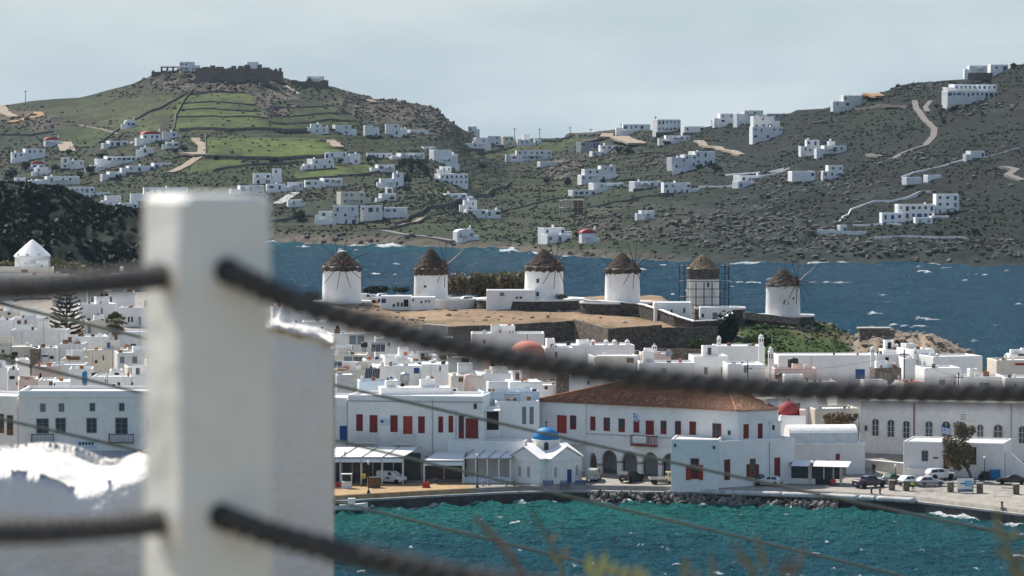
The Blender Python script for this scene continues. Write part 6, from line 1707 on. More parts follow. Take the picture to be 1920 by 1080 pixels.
# flat canopies and pergolas on roofs
for (x0, x1, y, D, m, lab) in [(1120, 1190, 667, 628, 'plastic_white', 'flat white canopy on the pergola house'), (1392, 1432, 684, 609, 'blueish', 'blue-white awning over the veranda'), (868, 892, 664, 624, 'metal_white', 'tilted white sheet roof under the thick rope'), (740, 766, 629, 668, 'grey_plaster', 'grey sheet canopy beside the collectors'), (22, 58, 650, 642, 'white', 'white canopy at the left edge'), (195, 235, 546, 716, 'grey_plaster', 'grey flat canopy right of the araucaria'), (905, 938, 769, 555.5, 'white', 'small white hood over the grille window'), (632, 650, 692, 598, 'brown_wood', 'brown timber shade beside the pillar')]:
	A, B = W(x0, y, D), W(x1, y, D)
	o = thing('roof_canopy', lab, 'canopy', (A.x, D, A.z), 0, 'canopies on the town roofs')
	L = B.x - A.x
	q = MB(); q.box(0, L, -1.2, 1.6, -.1, .06); q.build('sheet', M[m], o)
	for x in (.1, L - .1):
		q = MB(); q.box(x - .05, x + .05, -1.15, -1.05, -2.2, -.102); q.build('post', M['metal_white'], o)
# potted shrubs and clutter colour
for (px, py, D, rr, lab) in [(1600 - 800, 676, 624, 1.0, 'dark olive shrub on a roof under the rope'), (24, 674, 618, .9, 'green shrub on the left roof terrace'), (8, 672, 620, .8, 'green hedge at the left edge'), (835, 676, 622, 1.1, 'dry shrub right of the double window')]:
	ROOF_SHRUBS = globals().setdefault('ROOF_SHRUBS', []); ROOF_SHRUBS.append((px, py, D, rr, lab))
# ================================================================== THE WINDMILLS
def mill(px, y_apex, y_eave, y_base, D, wpx, az, lab, thatch='thatch', plaster='white', hub=True, mast_dir=None, ragged=1.0, wins=(), pale=False, cap='none', redhub=True):
	z0 = zat(y_base, D); P = Vector((xat(px, D), D, z0))
	s = D / FPX; r = wpx * s / 2
	o = thing('windmill', lab, 'windmill', P, 0, 'windmills on the headland')
	ze = zat(y_eave, D) - z0; za = zat(y_apex, D) - z0
	q = MB(); n = 36
	rings = []
	for k in range(9):
		t = k / 8; z = -2.5 + (ze + 2.5 + .15) * t; rr_ = r * (1.035 - .05 * t)
		rings.append([(rr_ * (1 + .006 * math.sin(i * 2.3 + k)) * math.cos(2 * math.pi * i / n), rr_ * (1 + .006 * math.sin(i * 1.7 + k * 2)) * math.sin(2 * math.pi * i / n), z) for i in range(n)])
	q.loft(rings); q.build('tower', M[plaster], o, True)
	# thatch: layered cone with a ragged skirt
	q = MB(); n = 40; rings = []
	prof = [(1.00, -.40), (1.05, -.28), (1.03, .0), (.90, .13), (.885, .17), (.69, .35), (.675, .39), (.48, .57), (.465, .61), (.28, .78), (.27, .81), (.13, .93), (.07, 1.0)]
	for k, (a, t) in enumerate(prof):
		ring = []
		for i in range(n):
			jj = 1 + (.035 * math.sin(i * 5.1 + k * 2.2) + .03 * rnd.uniform(-1, 1))
			z = ze + (za - ze) * t if t >= 0 else ze + t * 1.4 * ragged
			if k < 2: z -= rnd.uniform(0, .55) * ragged
			ring.append((r * a * jj * math.cos(2 * math.pi * i / n), r * a * jj * math.sin(2 * math.pi * i / n), z + rnd.uniform(-.05, .05)))
		rings.append(ring)
	q.loft(rings, cap0=False); rf = q.build('thatched_roof', M[thatch], o)
	# straw tufts give the roof its shaggy outline
	V = []; F = []
	for i in range(520):
		a = rnd.uniform(0, 2 * math.pi); t = rnd.random() ** .7
		rr_ = r * (1.06 - .95 * t); z = ze + (za - ze) * t
		ca, sa = math.cos(a), math.sin(a); w = rnd.uniform(.05, .12); L = rnd.uniform(.4, .9)
		base = len(V)
		up = rnd.uniform(.05, .16)
		V += [(rr_ * ca - sa * w, rr_ * sa + ca * w, z + .05), (rr_ * ca + sa * w, rr_ * sa - ca * w, z + .05), ((rr_ + up + L * .75 * .9) * ca, (rr_ + up + L * .75 * .9) * sa, z - L * .62)]
		F.append((base, base + 1, base + 2))
	tag(linked('straw', soup_mesh('straw', np.array(V), np.array(F), M[thatch]), rf), kind='stuff')
	if cap == 'white':
		q = MB(); q.lathe([(r * .26, za - .55), (r * .2, za - .1), (r * .05, za + .05)], 12); q.build('roof_cap', M['white_old'], rf)
	for (wx, wy, ww, wh) in wins:
		x = (wx - px) * s; ang = math.asin(max(-.95, min(.95, x / r)))
		z = zat(wy, D) - z0
		q = MB(); q.box(-ww / 2, ww / 2, -.12, .2, -wh / 2, wh / 2); w_ = q.build('window', M['glass'], o, loc=(r * .985 * math.sin(ang), -r * .985 * math.cos(ang), z), rz=ang)
		q = MB(); q.box(-ww / 2 - .1, ww / 2 + .1, -.16, .1, -wh / 2 - .12, -wh / 2 - .001); q.build('sill', M['white'], w_)
	if hub:
		# axis pointing out of the roof, wheel of twelve poles
		A = Vector((math.sin(az), -math.cos(az), 0.10)).normalized()
		C0 = Vector((0, 0, ze + (za - ze) * .16)); H = C0 + A * (r * 1.12)
		q = MB(); q.tube(C0, H + A * .7, .22, .18, 8); q.build('windshaft', M['red_wood' if redhub else 'old_wood'], o)
		tip = H + A * 4.8 + Vector((0, 0, .3 if cap == 'white' else 2.6))
		q = MB(); q.tube(H + A * .5, tip, .075, .04, 6); q.build('bowsprit', M['pale_wood'], o)
		U = A.cross(Vector((0, 0, 1))).normalized(); Vv = U.cross(A)
		Ls = r * 1.42
		for i in range(12):
			a = 2 * math.pi * (i + .35) / 12
			d = U * math.cos(a) + Vv * math.sin(a)
			q = MB(); q.tube(H + d * .1, H + d * Ls, .085, .055, 5); sp = q.build('sail_pole', M['pale_wood' if pale else 'old_wood'], o)
			q = MB(); q.tube(H + d * Ls, tip, .010, n=3); q.build('stay_rope', M['old_wood'], sp)
		for i in range(10):
			a = 2 * math.pi * i / 10; d = U * math.cos(a) + Vv * math.sin(a)
			q = MB(); q.tube(H - A * .12 + d * .15, H - A * .12 + d * 1.05, .06, .05, 4); q.build('hub_brace', M['red_wood' if redhub else 'pale_wood'], o)
	return o, P, r, ze
mill(641, 469, 500, 566, 737, 72, R(3), 'thatched white windmill nearest the post, wheel facing the viewer', cap='white')
mill(808, 466, 504, 560, 742, 63, R(52), 'stained windmill with a ragged roof and a long pale bowsprit, second from the post', plaster='white_old', ragged=1.3, wins=((798, 536, .5, .5),))
mill(1020, 468, 500, 560, 734, 72, R(34), 'white windmill with red hub and square windows above the round stone terrace', wins=((1008, 525, .55, .8), (1008, 550, .55, .8), (999, 550, .3, .5)))
mill(1167, 475, 504, 568, 724, 65, R(38), 'plain white windmill with pale wheel, left of the scaffolded mill', redhub=False)
mill(1318, 477, 503, 600, 716, 60, 0, 'windmill under repair with a bare grey upper ring inside scaffolding', thatch='thatch_pale', plaster='white_old', hub=False, ragged=.2, wins=((1326, 533, .4, .9),))
mill(1468, 504, 533, 596, 714, 64, R(45), 'weathered windmill with peeling round patches, farthest right on the rocks', plaster='white_old', ragged=.4)
mo = [c for c in C.objects if c.get('label', '').startswith('weathered windmill')][0]
for dx, dz, a_, b_ in ((.35, 3.0, .55, .75), (1.9, 3.8, .3, .35), (-1.6, 1.6, .35, .3)):
	an = math.asin(dx / 3.3); q = MB(); q.lathe([(.9, -.03), (1, 0.02), (.85, .05)], 14); f = q.build('bare_patch', M['stone_tan'], mo, loc=(3.21 * math.sin(an), -3.21 * math.cos(an), dz)); f.rotation_euler = (R(90), 0, an); f.scale = (a_, b_, 1)
# grey stone ring below the scaffolded roof
P = Vector((xat(1318, 716), 716, zat(600, 716))); z1 = zat(503, 716) - P.z; z2 = zat(522, 716) - P.z
o = thing('mill_scaffold', 'steel tube scaffolding around the mill under repair', 'scaffolding', P, 0)
r = 60 * 716 / FPX / 2
o2 = [c for c in C.objects if c.get('label', '').startswith('windmill under repair')][0]
q = MB(); q.lathe([(r * 1.03, z2 - .1), (r * 1.03, z1 - .1), (r * .9, z1)], 30); q.build('bare_stone_ring', M['stone'], o2)
xs = [-45, -37, -30, -15, 0, 15, 30, 39, 47]; sc_ = 716 / FPX
for j, yy in enumerate((-r - 1.3, -r - .45)):
	for i, xp in enumerate(xs):
		if abs(xp) > 31 or j == 0 or True:
			yo = yy if abs(xp) < 40 else yy + 2.2
			q = MB(); q.tube((xp * sc_, yo, -2.5), (xp * sc_, yo, zat(494 if abs(xp) > 31 else 528, 716) - P.z), .085, n=5); q.build('standard', M['metal_dark'], o)
for k, yl in enumerate((497, 511, 526, 540, 555, 570, 585)):
	z = zat(yl, 716) - P.z
	for x0, x1 in (((-45, 47),) if k > 1 else ((-45, -28), (28, 47))):
		q = MB(); q.tube((x0 * sc_, -r - 1.32, z), (x1 * sc_, -r - 1.32, z), .075, n=5); q.build('ledger', M['metal_dark'], o)
for k, yl in enumerate((497, 526, 555)):
	z = zat(yl, 716) - P.z
	for x0, x1 in ((-46, -31), (32, 47)):
		q = MB(); q.box(x0 * sc_, x1 * sc_, -r - 1.2, -r - .5, z + .06, z + .12); q.build('plank', M['pale_wood'], o)
# terraces, walls and cottages around the mills
def ring_terrace(px, ya, yb, D, rx, ry, lab, m='stone'):
	P = Vector((xat(px, D), D, zat(yb, D))); h = zat(ya, D) - P.z
	o = thing('mill_terrace', lab, 'terrace', P, 0, 'round stone terraces of the mills')
	n = 32; q = MB()
	q.loft([[(rx * k * math.cos(2 * math.pi * i / n), ry * k * math.sin(2 * math.pi * i / n), z) for i in range(n)] for k, z in ((1.03, -3), (1.0, h - .12))], cap1=False); q.build('retaining_wall', M[m], o)
	q = MB(); q.loft([[(rx * k * math.cos(2 * math.pi * i / n), ry * k * math.sin(2 * math.pi * i / n), z) for i in range(n)] for k, z in ((1.0, h - .12), (1.02, h - .1), (1.02, h + .25), (.94, h + .25), (.94, h - .1))], cap0=False); q.build('coping', M['white'], o)
	return o
ring_terrace(641, 566, 578, 737, 5.7, 5.2, 'grey terrace under the nearest windmill', 'concrete')
ring_terrace(838, 561, 577, 739, 6.0, 4.6, 'whitewashed terrace right of the second windmill', 'white_old')
ring_terrace(995, 561, 577, 735, 10.6, 8.0, 'wide dark stone terrace with white rim under the third windmill')
ring_terrace(1155, 567, 580, 724, 7.0, 5.5, 'dark stone terrace under the plain white windmill')
ring_terrace(1350, 578, 606, 712, 4.8, 5.0, 'high dark stone terrace right of the scaffolding')
ring_terrace(1462, 592, 602, 714, 6.6, 4.4, 'low stone terrace under the farthest right windmill')
def cottage(lab, x0, x1, yt, yb, D, wins, m='white', dep=5):
	zb = zat(yb, D)
	b = Bld('mill_cottage', lab, x0, D, x1, D, zb, 'cottage', 'cottages beside the mills')
	cube_house(b.root, 0, b.L, 0, dep, -2, b.z((x0 + x1) / 2, yt), m, 'white', ph=.12)
	for w in wins: b.win(*w)
cottage('low white cottage with blue window below the second windmill', 713, 772, 555, 583, 728, ((715, 560, 724, 568, 'blue'), (736, 569, 741, 576, 'grey'), (744, 566, 749, 575, 'grey'), (751, 567, 756, 575, 'grey'), (757, 562, 766, 575, 'hole')))
cottage('white cottage wing with small windows below the second windmill', 771, 816, 557, 582, 727, ((773, 560, 776, 565, 'hole'), (788, 564, 792, 569, 'grey'), (797, 563, 800, 567, 'hole'), (803, 563, 806, 567, 'hole')))
cottage('long low white cottage attached to the third windmill', 912, 1003, 544, 563, 727.5, ((937, 548, 946, 555, 'greyshut'), (967, 556, 971, 560, 'hole'), (974, 556, 979, 560, 'hole')))
cottage('white cottage left below the scaffolding', 1226, 1296, 567, 600, 706, ((1258, 580, 1261, 586, 'hole'), (1281, 577, 1285, 587, 'grey')))
cottage('small white cottage right below the scaffolding', 1312, 1372, 576, 600, 705, ((1316, 588, 1320, 595, 'hole'), (1336, 586, 1345, 600, 'greyshut')))
def stone_wall(lab, pts, h, m='stone', cap=None, t=.5):
	"""pts: (px, y_top, D)"""
	P = []
	for (a, b) in zip(pts[:-1], pts[1:]):
		for i in range(8):
			u = i / 8; P.append(tuple(a[k] + (b[k] - a[k]) * u for k in range(3)))
	P.append(pts[-1])
	o = thing('stone_wall', lab, 'wall', W(*pts[0]), 0, 'stone walls of the mill field')
	loc = Vector(o.location)
	Q = [W(*p) - loc + Vector((0, 0, rnd.uniform(-.06, .06))) for p in P]
	strip('masonry', [tuple(q) for q in Q], [(t / 2, -h), (t / 2, 0), (-t / 2, 0), (-t / 2, -h)], M[m], o, None)
	if cap: strip('coping', [(q.x, q.y, q.z + .003) for q in Q], [(t / 2 + .12, 0), (t / 2 + .12, .18), (-t / 2 - .12, .18), (-t / 2 - .12, 0)], M[cap], o, None)
stone_wall('long dark retaining wall along the front of the mill field', [(840, 612, 690), (965, 608, 690), (1076, 601, 690)], 4.5)
stone_wall('grey retaining wall under the thick rope, left of the mill field', [(790, 608, 689), (840, 612, 690)], 3.5, 'concrete', 'white')
stone_wall('sunlit tan stone wall sloping towards the viewer', [(1076, 598, 690.5), (1142, 616, 676)], 5.0, 'stone_tan')
stone_wall('dark stone wall across the middle of the mill field foot', [(1142, 616, 676), (1195, 612, 678), (1240, 609, 680)], 5.0)
stone_wall('dark stone wall below the scaffolded mill cottages', [(1238, 614, 682), (1300, 614, 683), (1345, 612, 684)], 4.0)
stone_wall('white-capped stone wall curving down in front of the cottages', [(1198, 570, 716), (1235, 580, 706), (1265, 592, 699), (1300, 603, 694), (1350, 601, 694), (1372, 588, 697)], 3.0, 'stone', 'white')
stone_wall('low white-capped wall between third and fourth windmill', [(1096, 563, 724), (1160, 567, 719), (1200, 570, 716)], 1.2, 'stone', 'white')
stone_wall('low rubble wall below the farthest right windmill', [(1395, 585, 705), (1440, 590, 707), (1500, 597, 706)], 1.3, 'stone_tan')
stone_wall('low earth-coloured wall at the foot of the field, right', [(1215, 653, 664), (1320, 655, 664)], 2.0, 'stone_tan')
o = thing('field_shed', 'small stone shed on the rocks right of the green slope', 'shed', W(1640, 626, 700), 0)
q = MB(); q.box(-2.8, 2.8, 0, 3, -3, .9); q.build('wall', M['stone_tan'], o)
q = MB(); q.box(-3.1, 3.1, -.3, 3.3, .902, 1.15); q.build('roof', M['concrete'], o)
# ================================================================== VEHICLES
def paint(name, col, rough=.3):
	m, n, l, p = _nt(name)
	p.inputs['Base Color'].default_value = (*col, 1); p.inputs['Roughness'].default_value = rough
	p.inputs['Coat Weight'].default_value = .5; p.inputs['Coat Roughness'].default_value = .08
	return m
PAINT = {'white': paint('white_car_paint', (.68, .68, .67)), 'silver': paint('silver_car_paint', (.38, .39, .40)), 'navy': paint('dark_navy_car_paint', (.018, .024, .04)), 'black': paint('black_car_paint', (.015, .015, .016)), 'green': paint('dark_green_car_paint', (.02, .07, .05)), 'cream': paint('cream_van_paint', (.52, .42, .24)), 'dusty': paint('dusty_white_paint', (.46, .44, .38), .5), 'dark': paint('dark_grey_car_paint', (.05, .053, .055))}
# stations along the length: (x, z_low, z_belt, z_top, half width at belt, half width at top)
SHAPES = {
 'hatch': (4.1, [(0, .38, .72, .74, .72, .70), (.15, .28, .80, .84, .82, .78), (1.0, .24, .90, .98, .86, .80), (1.35, .24, .92, 1.06, .87, .78), (1.95, .24, .94, 1.44, .87, .64), (2.6, .24, .94, 1.50, .87, .64), (3.4, .25, .95, 1.44, .86, .62), (3.85, .28, .92, 1.12, .83, .66), (4.1, .40, .80, .86, .76, .68)], (1.2, 2.05), (3.4, 4.0)),
 'sedan': (4.5, [(0, .38, .70, .72, .74, .72), (.15, .28, .78, .82, .84, .80), (1.15, .24, .88, .96, .88, .82), (1.5, .24, .90, 1.02, .88, .80), (2.1, .24, .92, 1.38, .88, .64), (2.8, .24, .92, 1.42, .88, .62), (3.4, .25, .92, 1.20, .87, .66), (3.8, .26, .92, 1.02, .86, .76), (4.4, .30, .88, .94, .82, .76), (4.5, .42, .78, .82, .74, .70)], (1.4, 2.15), (2.95, 3.75)),
 'suv': (4.5, [(0, .45, .85, .88, .76, .74), (.15, .32, .95, 1.02, .86, .80), (1.1, .30, 1.05, 1.14, .90, .84), (1.4, .30, 1.07, 1.22, .90, .82), (2.0, .30, 1.10, 1.66, .90, .70), (3.0, .30, 1.10, 1.72, .90, .70), (4.0, .32, 1.10, 1.66, .88, .68), (4.35, .36, 1.05, 1.25, .85, .74), (4.5, .48, .90, .95, .78, .72)], (1.3, 2.05), (4.0, 4.42)),
 'van': (4.4, [(0, .42, .85, .88, .76, .72), (.15, .32, .98, 1.04, .86, .80), (.85, .30, 1.10, 1.22, .90, .82), (1.05, .30, 1.12, 1.32, .90, .80), (1.7, .30, 1.14, 1.80, .90, .74), (2.3, .30, 1.14, 1.86, .90, .76), (4.2, .30, 1.14, 1.84, .90, .76), (4.38, .36, 1.10, 1.70, .87, .74), (4.4, .48, 1.0, 1.5, .84, .72)], (.98, 1.72), (4.3, 4.41)),
 'pickup': (5.2, [(0, .5, .92, .95, .80, .76), (.15, .38, 1.02, 1.08, .90, .84), (1.3, .36, 1.10, 1.18, .94, .86), (1.6, .36, 1.12, 1.26, .94, .84), (2.15, .36, 1.14, 1.74, .94, .70), (3.2, .36, 1.14, 1.78, .94, .70), (3.6, .36, 1.14, 1.62, .94, .74), (3.7, .36, 1.14, 1.16, .94, .90), (5.1, .40, 1.12, 1.15, .93, .90), (5.2, .52, 1.0, 1.05, .88, .86)], (1.5, 2.2), (3.3, 3.66)),
}
WHEEL = {}
def wheel_meshes(r):
	if r not in WHEEL:
		q = MB(); q.lathe([(r * .72, -.11), (r * .97, -.10), (r, -.06), (r, .06), (r * .97, .10), (r * .72, .11)], 18); t = q.mesh('tyre', M['rubber'], True)
		q = MB(); q.lathe([(0.001, .09), (r * .2, .10), (r * .6, .07), (r * .73, .112), (r * .73, -.112), (r * .6, -.07), (r * .2, -.1), (0.001, -.09)], 14); WHEEL[r] = (t, q.mesh('rim', M['metal_grey'], True))
	return WHEEL[r]
def side_at(st, x, f):
	for a, b in zip(st[:-1], st[1:]):
		if a[0] <= x <= b[0]:
			t = (x - a[0]) / (b[0] - a[0] + 1e-9)
			g = [a[k] + (b[k] - a[k]) * t for k in range(6)]
			return g[4] + (g[5] - g[4]) * f, g[2] + (g[3] - g[2]) * f
	return .8, 1
def car(shape, col, px, D, z, heading, lab, far=False, cat='car', group='cars parked along the quay'):
	L, st, ws, rw = SHAPES[shape]
	o = thing({'van': 'delivery_van', 'pickup': 'pickup_truck', 'suv': 'parked_car'}.get(shape, 'parked_car'), lab, cat, (xat(px, D, 900), D, z), heading, group)
	q = MB(); rings = []
	for (x, zl, zb, zt, hb, ht) in st:
		X = L / 2 - x                       # the nose points to +x
		rings.append([(X, -hb * .93, zl), (X, -hb, (zl + zb) * .5), (X, -hb * .985, zb), (X, -ht, zt - .05), (X, -ht * .8, zt), (X, ht * .8, zt), (X, ht, zt - .05), (X, hb * .985, zb), (X, hb, (zl + zb) * .5), (X, hb * .93, zl)])
	q.loft(rings); q.build('body', PAINT[col], o, False)
	wr = .40 if shape in ('pickup', 'suv') else .32
	t, rim = wheel_meshes(wr)
	wx = (L / 2 - L * .185, -L / 2 + L * .19)
	for x in wx:
		for s_ in (-1, 1):
			w = linked('wheel', t, o, (x, s_ * .80, wr), (R(90), 0, 0))
			if not far: linked('rim', rim, w)
			if not far:
				q = MB(); n = 10
				q.prism([((wr * 1.22) * math.cos(a) + x, wr + wr * 1.22 * math.sin(a)) for a in np.linspace(0, math.pi, n)], s_ * .905 - .03, s_ * .905 + .01); q.build('wheel_arch', M['rubber'], o)
	# glass: screen, rear window and side windows
	def glass(x0, x1, nm):
		h0, z0 = side_at(st, x0, .12); h1, z1 = side_at(st, x1, .9)
		if x0 > x1 or nm == 'rear_window':
			h0, z0 = side_at(st, x0, .9); h1, z1 = side_at(st, x1, .12)
		q = MB(); a, b = L / 2 - x0, L / 2 - x1; e = .02 if nm == 'windscreen' else -.02
		q.add([(a + e, -h0 * .9, z0 + .03), (a + e, h0 * .9, z0 + .03), (b + e, h1 * .92, z1 + .02), (b + e, -h1 * .92, z1 + .02)], [(0, 1, 2, 3)])
		q.build(nm, M['glass'], o)
	glass(ws[0] + .1, ws[1] - .06, 'windscreen'); glass(rw[0] + .06, rw[1] - .05, 'rear_window')
	if shape in ('van',): segs = [(1.55, 2.35)]
	elif shape == 'pickup': segs = [(1.95, 2.65), (2.72, 3.45)]
	else: segs = [(ws[1] - .15, (ws[1] + rw[0]) / 2 - .04), ((ws[1] + rw[0]) / 2 + .04, rw[0] + .12)]
	for a, b in segs:
		for s_ in (-1, 1):
			p = []
			for x, f in ((a, .14), (b, .14), (b - .06, .82), (a + .3 if a == segs[0][0] else a, .82)):
				h, z_ = side_at(st, x, f); p.append((L / 2 - x, s_ * (h + .015), z_))
			q = MB(); q.add(p, [(0, 1, 2, 3)]); q.build('side_window', M['glass'], o)
	if far: return o
	for s_ in (-1, 1):
		q = MB(); q.box(L / 2 - .16, L / 2 - .01, s_ * .62 - .16, s_ * .62 + .16, st[1][2] - .22, st[1][2] - .06); q.build('headlight', M['metal_white'], o)
		q = MB(); q.box(-L / 2 - .01, -L / 2 + .12, s_ * .66 - .12, s_ * .66 + .12, st[-2][2] - .28, st[-2][2] - .05); q.build('tail_light', M['plastic_red'], o)
		q = MB(); q.box(L / 2 - ws[1] + .25, L / 2 - ws[1] + .45, s_ * 1.0 - .08, s_ * 1.0 + .08, 1.02, 1.16); q.build('wing_mirror', PAINT[col], o)
	q = MB(); q.box(L / 2 - .08, L / 2 + .03, -.75, .75, .32, .5); q.build('bumper', M['plastic_black'], o)
	q = MB(); q.box(-L / 2 - .03, -L / 2 + .08, -.75, .75, .34, .52); q.build('bumper', M['plastic_black' if col != 'dusty' else 'metal_grey'], o)
	q = MB(); q.box(-L / 2 - .035, -L / 2 - .005, -.26, .26, .58, .7); q.build('number_plate', M['metal_white'], o)
	if shape == 'pickup':
		q = MB(); q.box(-L / 2 + .12, -L / 2 + 1.45, -.78, .78, 1.13, 1.17); q.build('load_bed', M['plastic_black'], o)
	return o
zq = lambda px, D: lz(px, D) + .02
def C_(s, c, px, D, h, lab, **k): return car(s, c, px, D, zq(px, D), R(h), lab, **k)
v = C_('van', 'white', 734, 547.5, -30, 'white delivery van parked in front of the café awnings', cat='van')
q = MB(); q.box(-.4, .2, -.925, -.91, .7, .95); q.build('door_lettering', M['metal_dark'], v)
C_('van', 'dusty', 1113, 550.5, 80, 'dusty white van seen from behind beside the arcade', cat='van')
C_('suv', 'black', 1184, 549, 55, 'black car parked in front of the arcade')
t = C_('pickup', 'navy', 1631, 541.5, 32, 'dark navy pickup truck on the quay right of the kiosk', cat='pickup')
C_('hatch', 'green', 1672, 547.5, 60, 'dark green car behind the navy pickup')
C_('hatch', 'white', 1707, 544.5, 40, 'white hatchback right of the navy pickup')
C_('hatch', 'silver', 1743, 543, 20, 'silver car beside the worker in the yellow vest')
C_('suv', 'white', 1762, 551.5, 25, 'white off-road car below the annexe window')
C_('sedan', 'black', 1897, 546.5, 175, 'black sedan at the right edge of the quay')
C_('hatch', 'white', 1440, 543.8, 160, 'small white car beside the red door of the white block')
C_('suv', 'dark', 1407, 545.2, 150, 'dark car half hidden behind the small white car')
# cream flatbed truck beside the arcade
P = (xat(1243, 546.5, 900), 546.5, zq(1243, 546.5))
o = thing('flatbed_truck', 'small cream flatbed truck in front of the last arch', 'truck', P, R(12), 'cars parked along the quay')
q = MB(); q.loft([[(x, y * .8, z) for y, z in ((-1, .45), (-1, 1.15), (-.86, 1.75 + dz), (.86, 1.75 + dz), (1, 1.15), (1, .45))] for x, dz in ((.55, 0), (.7, .06), (1.6, .04), (2.0, -.45))]); q.build('cab', PAINT['cream'], o)
q = MB(); q.box(-2.0, .5, -.82, .82, .62, .72); q.build('load_bed', M['old_wood'], o)
for s_ in (-.82, .78):
	q = MB(); q.box(-2.0, .5, s_, s_ + .04, .722, 1.05); q.build('side_board', PAINT['dusty'], o)
q = MB(); q.box(-2.04, -2.0, -.82, .82, .7, 1.05); q.build('tail_board', PAINT['dusty'], o)
q = MB(); q.box(.75, 1.5, -.86, -.80, 1.2, 1.62); q.build('side_window', M['glass'], o)
q = MB(); q.box(.52, .56, -.6, .6, 1.2, 1.6); q.build('rear_window', M['glass'], o)
for x in (-1.3, 1.3):
	for s_ in (-.72, .72):
		a, b_ = wheel_meshes(.32); w = linked('wheel', a, o, (x, s_, .32), (R(90), 0, 0)); linked('rim', b_, w)
# cars parked among the mills
for i, (px, D, c, h, s_, lab) in enumerate([(688, 744, 'white', 10, 'van', 'white van parked right of the nearest windmill'), (703, 747, 'silver', -20, 'hatch', 'silver car right of the white van near the nearest windmill'), (722, 750, 'white', 15, 'hatch', 'white car behind the cottage with the blue window'), (752, 750, 'dark', 5, 'sedan', 'dark car left of the second windmill'), (852, 748, 'dark', 10, 'sedan', 'dark car right of the second windmill'), (884, 742, 'white', 20, 'suv', 'pale car left of the long low cottage'), (904, 738, 'dark', 0, 'hatch', 'dark car touching the long low cottage'),
	 (1072, 737, 'black', -10, 'sedan', 'black car right of the third windmill'), (1092, 738, 'silver', 10, 'hatch', 'silver car between third and fourth windmill'), (1118, 734, 'black', 0, 'suv', 'black car left of the plain white windmill'), (1212, 722, 'silver', 0, 'hatch', 'grey car right of the plain white windmill'), (1406, 716, 'black', 0, 'hatch', 'dark car right of the high stone terrace')]):
	car(s_, c, px, D, lz(px, D) + .02, R(h), lab, far=True, group='cars parked at the windmills')
# ================================================================== PEOPLE
def person(px, D, z, rz, lab, joints, radii, edges, paintf):
	me = bpy.data.meshes.new('body'); me.from_pydata(joints, edges, []); me.update()
	ob = bpy.data.objects.new('person', me); C.objects.link(ob)
	sk = ob.modifiers.new('skin', 'SKIN')
	for i, r_ in enumerate(radii):
		me.skin_vertices[0].data[i].radius = (r_, r_ * (.75 if 1 <= i <= 3 else 1.0))
	me.skin_vertices[0].data[0].use_root = True
	ss = ob.modifiers.new('sub', 'SUBSURF'); ss.levels = 2; ss.render_levels = 2
	dg = bpy.context.evaluated_depsgraph_get()
	m2 = bpy.data.meshes.new_from_object(ob.evaluated_get(dg))
	bpy.data.objects.remove(ob)
	mats, pick = paintf
	m2.materials.clear()
	for mm in mats: m2.materials.append(M[mm])
	for p in m2.polygons:
		p.material_index = pick(p.center); p.use_smooth = True
	o = linked('person', m2, None, (xat(px, D, 900), D, z), rz)
	return tag(o, lab, 'person')
STAND = [(0, 0, .95), (0, 0, 1.15), (0, .01, 1.36), (0, .01, 1.45), (0, 0, 1.54), (0, -.02, 1.66), (0, -.01, 1.74),
		 (-.19, 0, 1.40), (-.25, .03, 1.14), (-.22, -.10, .92), (-.21, -.14, .84), (.19, 0, 1.40), (.25, .03, 1.14), (.23, -.08, .92), (.22, -.12, .84),
		 (-.10, 0, .88), (-.11, -.03, .50), (-.11, .0, .09), (-.11, -.14, .04), (.10, 0, .88), (.11, .04, .50), (.12, .06, .09), (.12, -.08, .04)]
SR = [.16, .15, .17, .10, .055, .09, .085, .08, .055, .042, .038, .08, .055, .042, .038, .095, .065, .045, .04, .095, .065, .045, .04]
SE = [(0, 1), (1, 2), (2, 3), (3, 4), (4, 5), (5, 6), (2, 7), (7, 8), (8, 9), (9, 10), (2, 11), (11, 12), (12, 13), (13, 14), (0, 15), (15, 16), (16, 17), (17, 18), (0, 19), (19, 20), (20, 21), (21, 22)]
person(1638, 557.5, lz(1638, 557.5), R(10), 'person in black clothes walking beside the vaulted church', STAND, SR, SE, (['black_cloth', 'skin'], lambda c: 1 if (1.50 < c.z < 1.70 and c.y < .03) or (c.z < .9 and c.z > .8 and abs(c.x) > .18) else 0))
BEND = [(0, 0, .85), (0, -.12, 1.03), (0, -.30, 1.17), (0, -.36, 1.22), (0, -.42, 1.27), (0, -.5, 1.33), (0, -.54, 1.38),
		(-.19, -.30, 1.19), (-.24, -.42, .98), (-.2, -.58, .84), (-.19, -.63, .79), (.19, -.30, 1.19), (.24, -.42, .98), (.2, -.58, .84), (.19, -.63, .79),
		(-.10, .02, .80), (-.12, -.06, .46), (-.12, .05, .09), (-.12, -.08, .04), (.10, .02, .80), (.12, -.04, .46), (.13, .08, .09), (.13, -.05, .04)]
person(1712, 535.8, lz(1712, 535.8), R(-20), 'worker in a yellow-green safety vest leaning over the stone blocks', BEND, SR, SE, (['black_cloth', 'skin', 'hivis'], lambda c: 2 if (.95 < c.z < 1.26 and c.y > -.42) else (1 if c.z > 1.26 else 0)))
